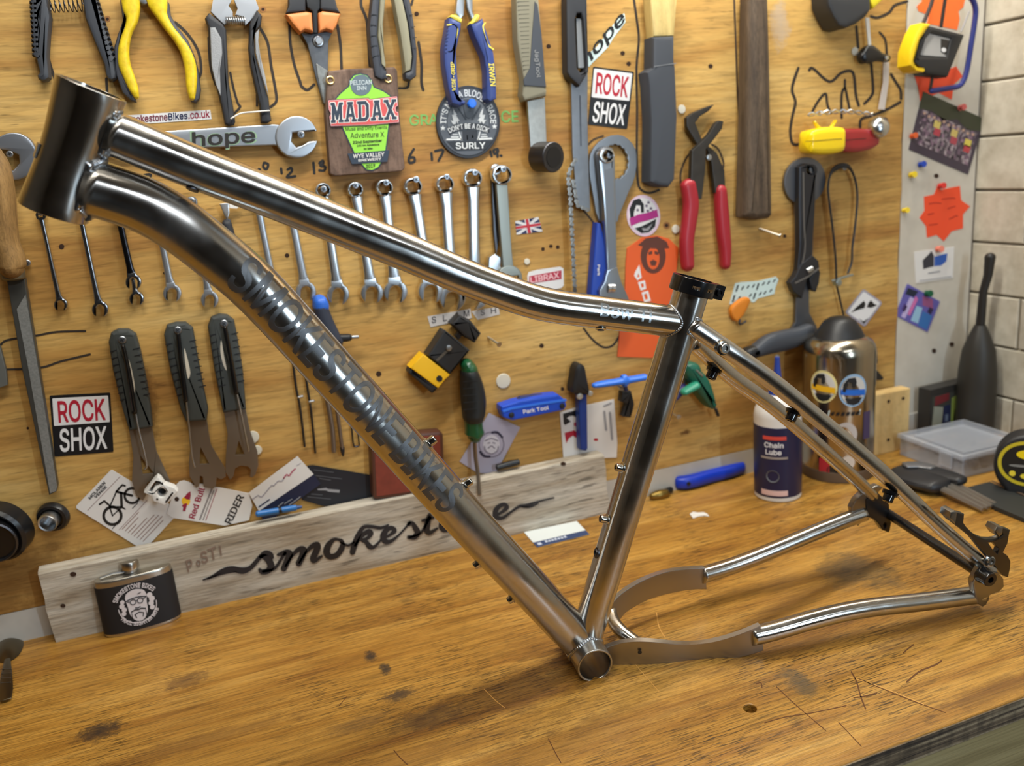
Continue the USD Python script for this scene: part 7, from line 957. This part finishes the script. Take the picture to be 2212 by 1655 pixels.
zx_ = zx; f = B((2077, 1034)); l_ = B((1944, 982)); vx = l_-f; Lx = np.linalg.norm(vx); vx /= Lx; vy = np.array([-vx[1], vx[0], 0]); vy = vy if vy[0] > 0 else -vy; bh = hgt(f, 985); Ly = .19
while pj(f+vy*Ly+[0, 0, bh])[0] > 2225 and Ly > .06: Ly -= .004
while (f+vy*Ly)[0] > XC-.004: Ly -= .004
QB = lambda a, b, z: f+vx*Lx*a+vy*Ly*b+np.array([0, 0, z])
def obox(a0, a1, b0, b1, z0, z1): m = trimesh.creation.box((1, 1, 1)); v = m.vertices+.5; return trimesh.Trimesh(np.array([QB(a0+x*(a1-a0), b0+y*(b1-b0), z0+z*(z1-z0)) for x, y, z in v]), m.faces, process=False)
t = T('storage_box', 'flat clear plastic storage box with clipped lid full of small parts', 'box'); e_ = .012
def fixn(m): m.fix_normals(); return m
for q in ((0, 1, 0, 1, .0004, .002), (0, 1, 0, e_, .002, bh*.8), (0, 1, 1-e_, 1, .002, bh*.8), (0, e_, e_, 1-e_, .002, bh*.8), (1-e_, 1, e_, 1-e_, .002, bh*.8)): t.p('wall', fixn(obox(*q)), CLR, False)
for k in (1/3, 2/3): t.p('divider', fixn(obox(k-.004, k+.004, e_, 1-e_, .002, bh*.74)), CLR, False)
i_l = t.p('lid', fixn(obox(-.025, 1.025, -.03, 1.03, bh*.81, bh*.88)), CLR, False); t.p('lid_rim', fixn(cat_(obox(-.025, 1.025, -.03, .02, bh*.88, bh), obox(-.025, 1.025, .98, 1.03, bh*.88, bh), obox(-.025, .015, .02, .98, bh*.88, bh), obox(.985, 1.025, .02, .98, bh*.88, bh))), CLR, False, sub=i_l); t.p('lid_panel', fixn(obox(.1, .9, .12, .88, bh*.88, bh*.95)), CLR, False, sub=i_l)
t.p('latch', fixn(obox(.12, .3, -.055, -.03, bh*.35, bh*.95)), CLR, False); t.end()
for lb, q, cl in (('dark rubber bits inside the near compartment of the storage box', (.06, .3, .1, .85, .0025, bh*.5), (46, 46, 72)), ('brown parts inside the left compartment of the storage box', (.72, .94, .1, .8, .0025, bh*.55), (128, 92, 70)), ('charcoal parts inside the middle compartment of the storage box', (.38, .62, .1, .8, .0025, bh*.6), (60, 58, 76))):
    t = T('small_parts', lb, 'parts', kind='stuff'); ms = []
    for i in range(26):
        a, b, z = RNG.uniform(q[0]+.03, q[1]-.03), RNG.uniform(q[2]+.05, q[3]-.05), RNG.uniform(q[4]+.003, q[5]); m = trimesh.creation.cylinder(.0045, .008, sections=8); m.apply_transform(trimesh.transformations.random_rotation_matrix(RNG.uniform(size=3))); m.apply_translation(QB(a, b, max(z, .007))); ms.append(m)
    t.p('bits', cat_(*ms), mat(cl, .5), False); t.end()
# hex key set, slate, big tape
t = T('hex_key_set', 'black folding holder with a fan of dull silver hex keys on the bench', 'hex key set'); BH = mat((34, 34, 37), .45)
t.p('holder', lying([(1948, 1020, 22), (1970, 1028, 26), (2000, 1038, 26), (2030, 1048, 22)], .014, .011), BH); t.p('holder_side', lying([(1960, 1008, 12), (2000, 1016, 14), (2050, 1030, 13), (2075, 1038, 10)], .020, .007), BH); t.p('clip', lying([(1955, 1005, 8), (1985, 1004, 9), (2015, 1010, 7)], .027, .003), mat((120, 120, 122), .4, .6))
for k, (a, b) in enumerate((((2028, 1055), (2112, 1096)), ((2032, 1052), (2122, 1101)), ((2040, 1047), (2133, 1097)), ((2048, 1043), (2142, 1093)), ((2052, 1038), (2150, 1088)))): A, E_ = B(a, .012+.001*k), B(b, .006); t.p('key', sweep(np.array([A, (A+E_)/2, E_]), .0040-.0003*k, seg=6, cap=.2), mat((156, 150, 142), .38, .85), False)
t.end()
t = T('slate', 'thin dark slab lying on the bench under the big tape measure', 'slab'); t.p('slab', bslab(P2(2090, 1052, 2138, 1040, 2250, 1088, 2250, 1135, 2190, 1110, 2150, 1094), .0005, .007, .001), mat((46, 47, 46), .55)); t.p('edge_strip', bslab(P2(2140, 1039, 2144, 1038, 2250, 1083, 2250, 1087), .0072, .0076, 0), mat((92, 74, 58), .6)); t.end()
t = T('tape_measure', 'large black tape measure with yellow oval emblem at the right edge of bench', 'tape measure'); c = B((2212, 1078)); zt_ = (CC-c); zt_[2] = .10; ax = zt_/np.linalg.norm(zt_); vr = np.cross([0, 0, 1.], ax); vr /= np.linalg.norm(vr); vu = np.cross(ax, vr); dpt = (CC-c)@CB[:, 2]; mm_ = dpt/FPX
rr = 71*mm_; cc_ = c+vr*(2220-2212)*mm_+vu*rr*1.0-ax*.02; TB = mat((34, 34, 36), .5)
def face(g, d0, d1, b=.0): return plate(g, lambda xy, h_: cc_+np.outer(xy[:, 0], vr)+np.outer(xy[:, 1], vu)+ax*(d0+h_), b, d1-d0)
oc = lambda r1, r2, x=0, y=0: Polygon([(x*mm_+r1*mm_*np.sign(math.cos(a))*abs(math.cos(a))**.85, y*mm_+r2*mm_*math.sin(a)) for a in np.linspace(0, 2*np.pi, 41)[:-1]])
t.p('body', face(oc(70, 70).union(Polygon([(-40*mm_, -70*mm_), (90*mm_, -70*mm_), (90*mm_, -30*mm_), (-55*mm_, -30*mm_)])), -.025, .016, .006), TB, 50); t.p('emblem_ring', face(oc(62, 50, 0, 6).difference(oc(55, 43, 0, 6)), .016, .017), mat((196, 178, 40), .45), False); t.p('emblem_panel', face(oc(55, 43, 0, 6), .0158, .0164), mat((22, 22, 20), .5), False); t.p('yellow_badge', face(oc(34, 11, 6, 26), .0164, .0174), mat((236, 206, 20), .4), False)
for x, y, w, h_ in ((-33, -18, 6, 6), (-6, -22, 12, 6), (14, -24, 8, 6)): t.p('yellow_mark', face(oc(w, h_, x, y), .0164, .0172), mat((226, 206, 60), .45), False)
t.p('pale_mark', face(oc(20, 2.5, -20, 0), .0164, .0172), mat((128, 128, 124), .5), False); t.end()
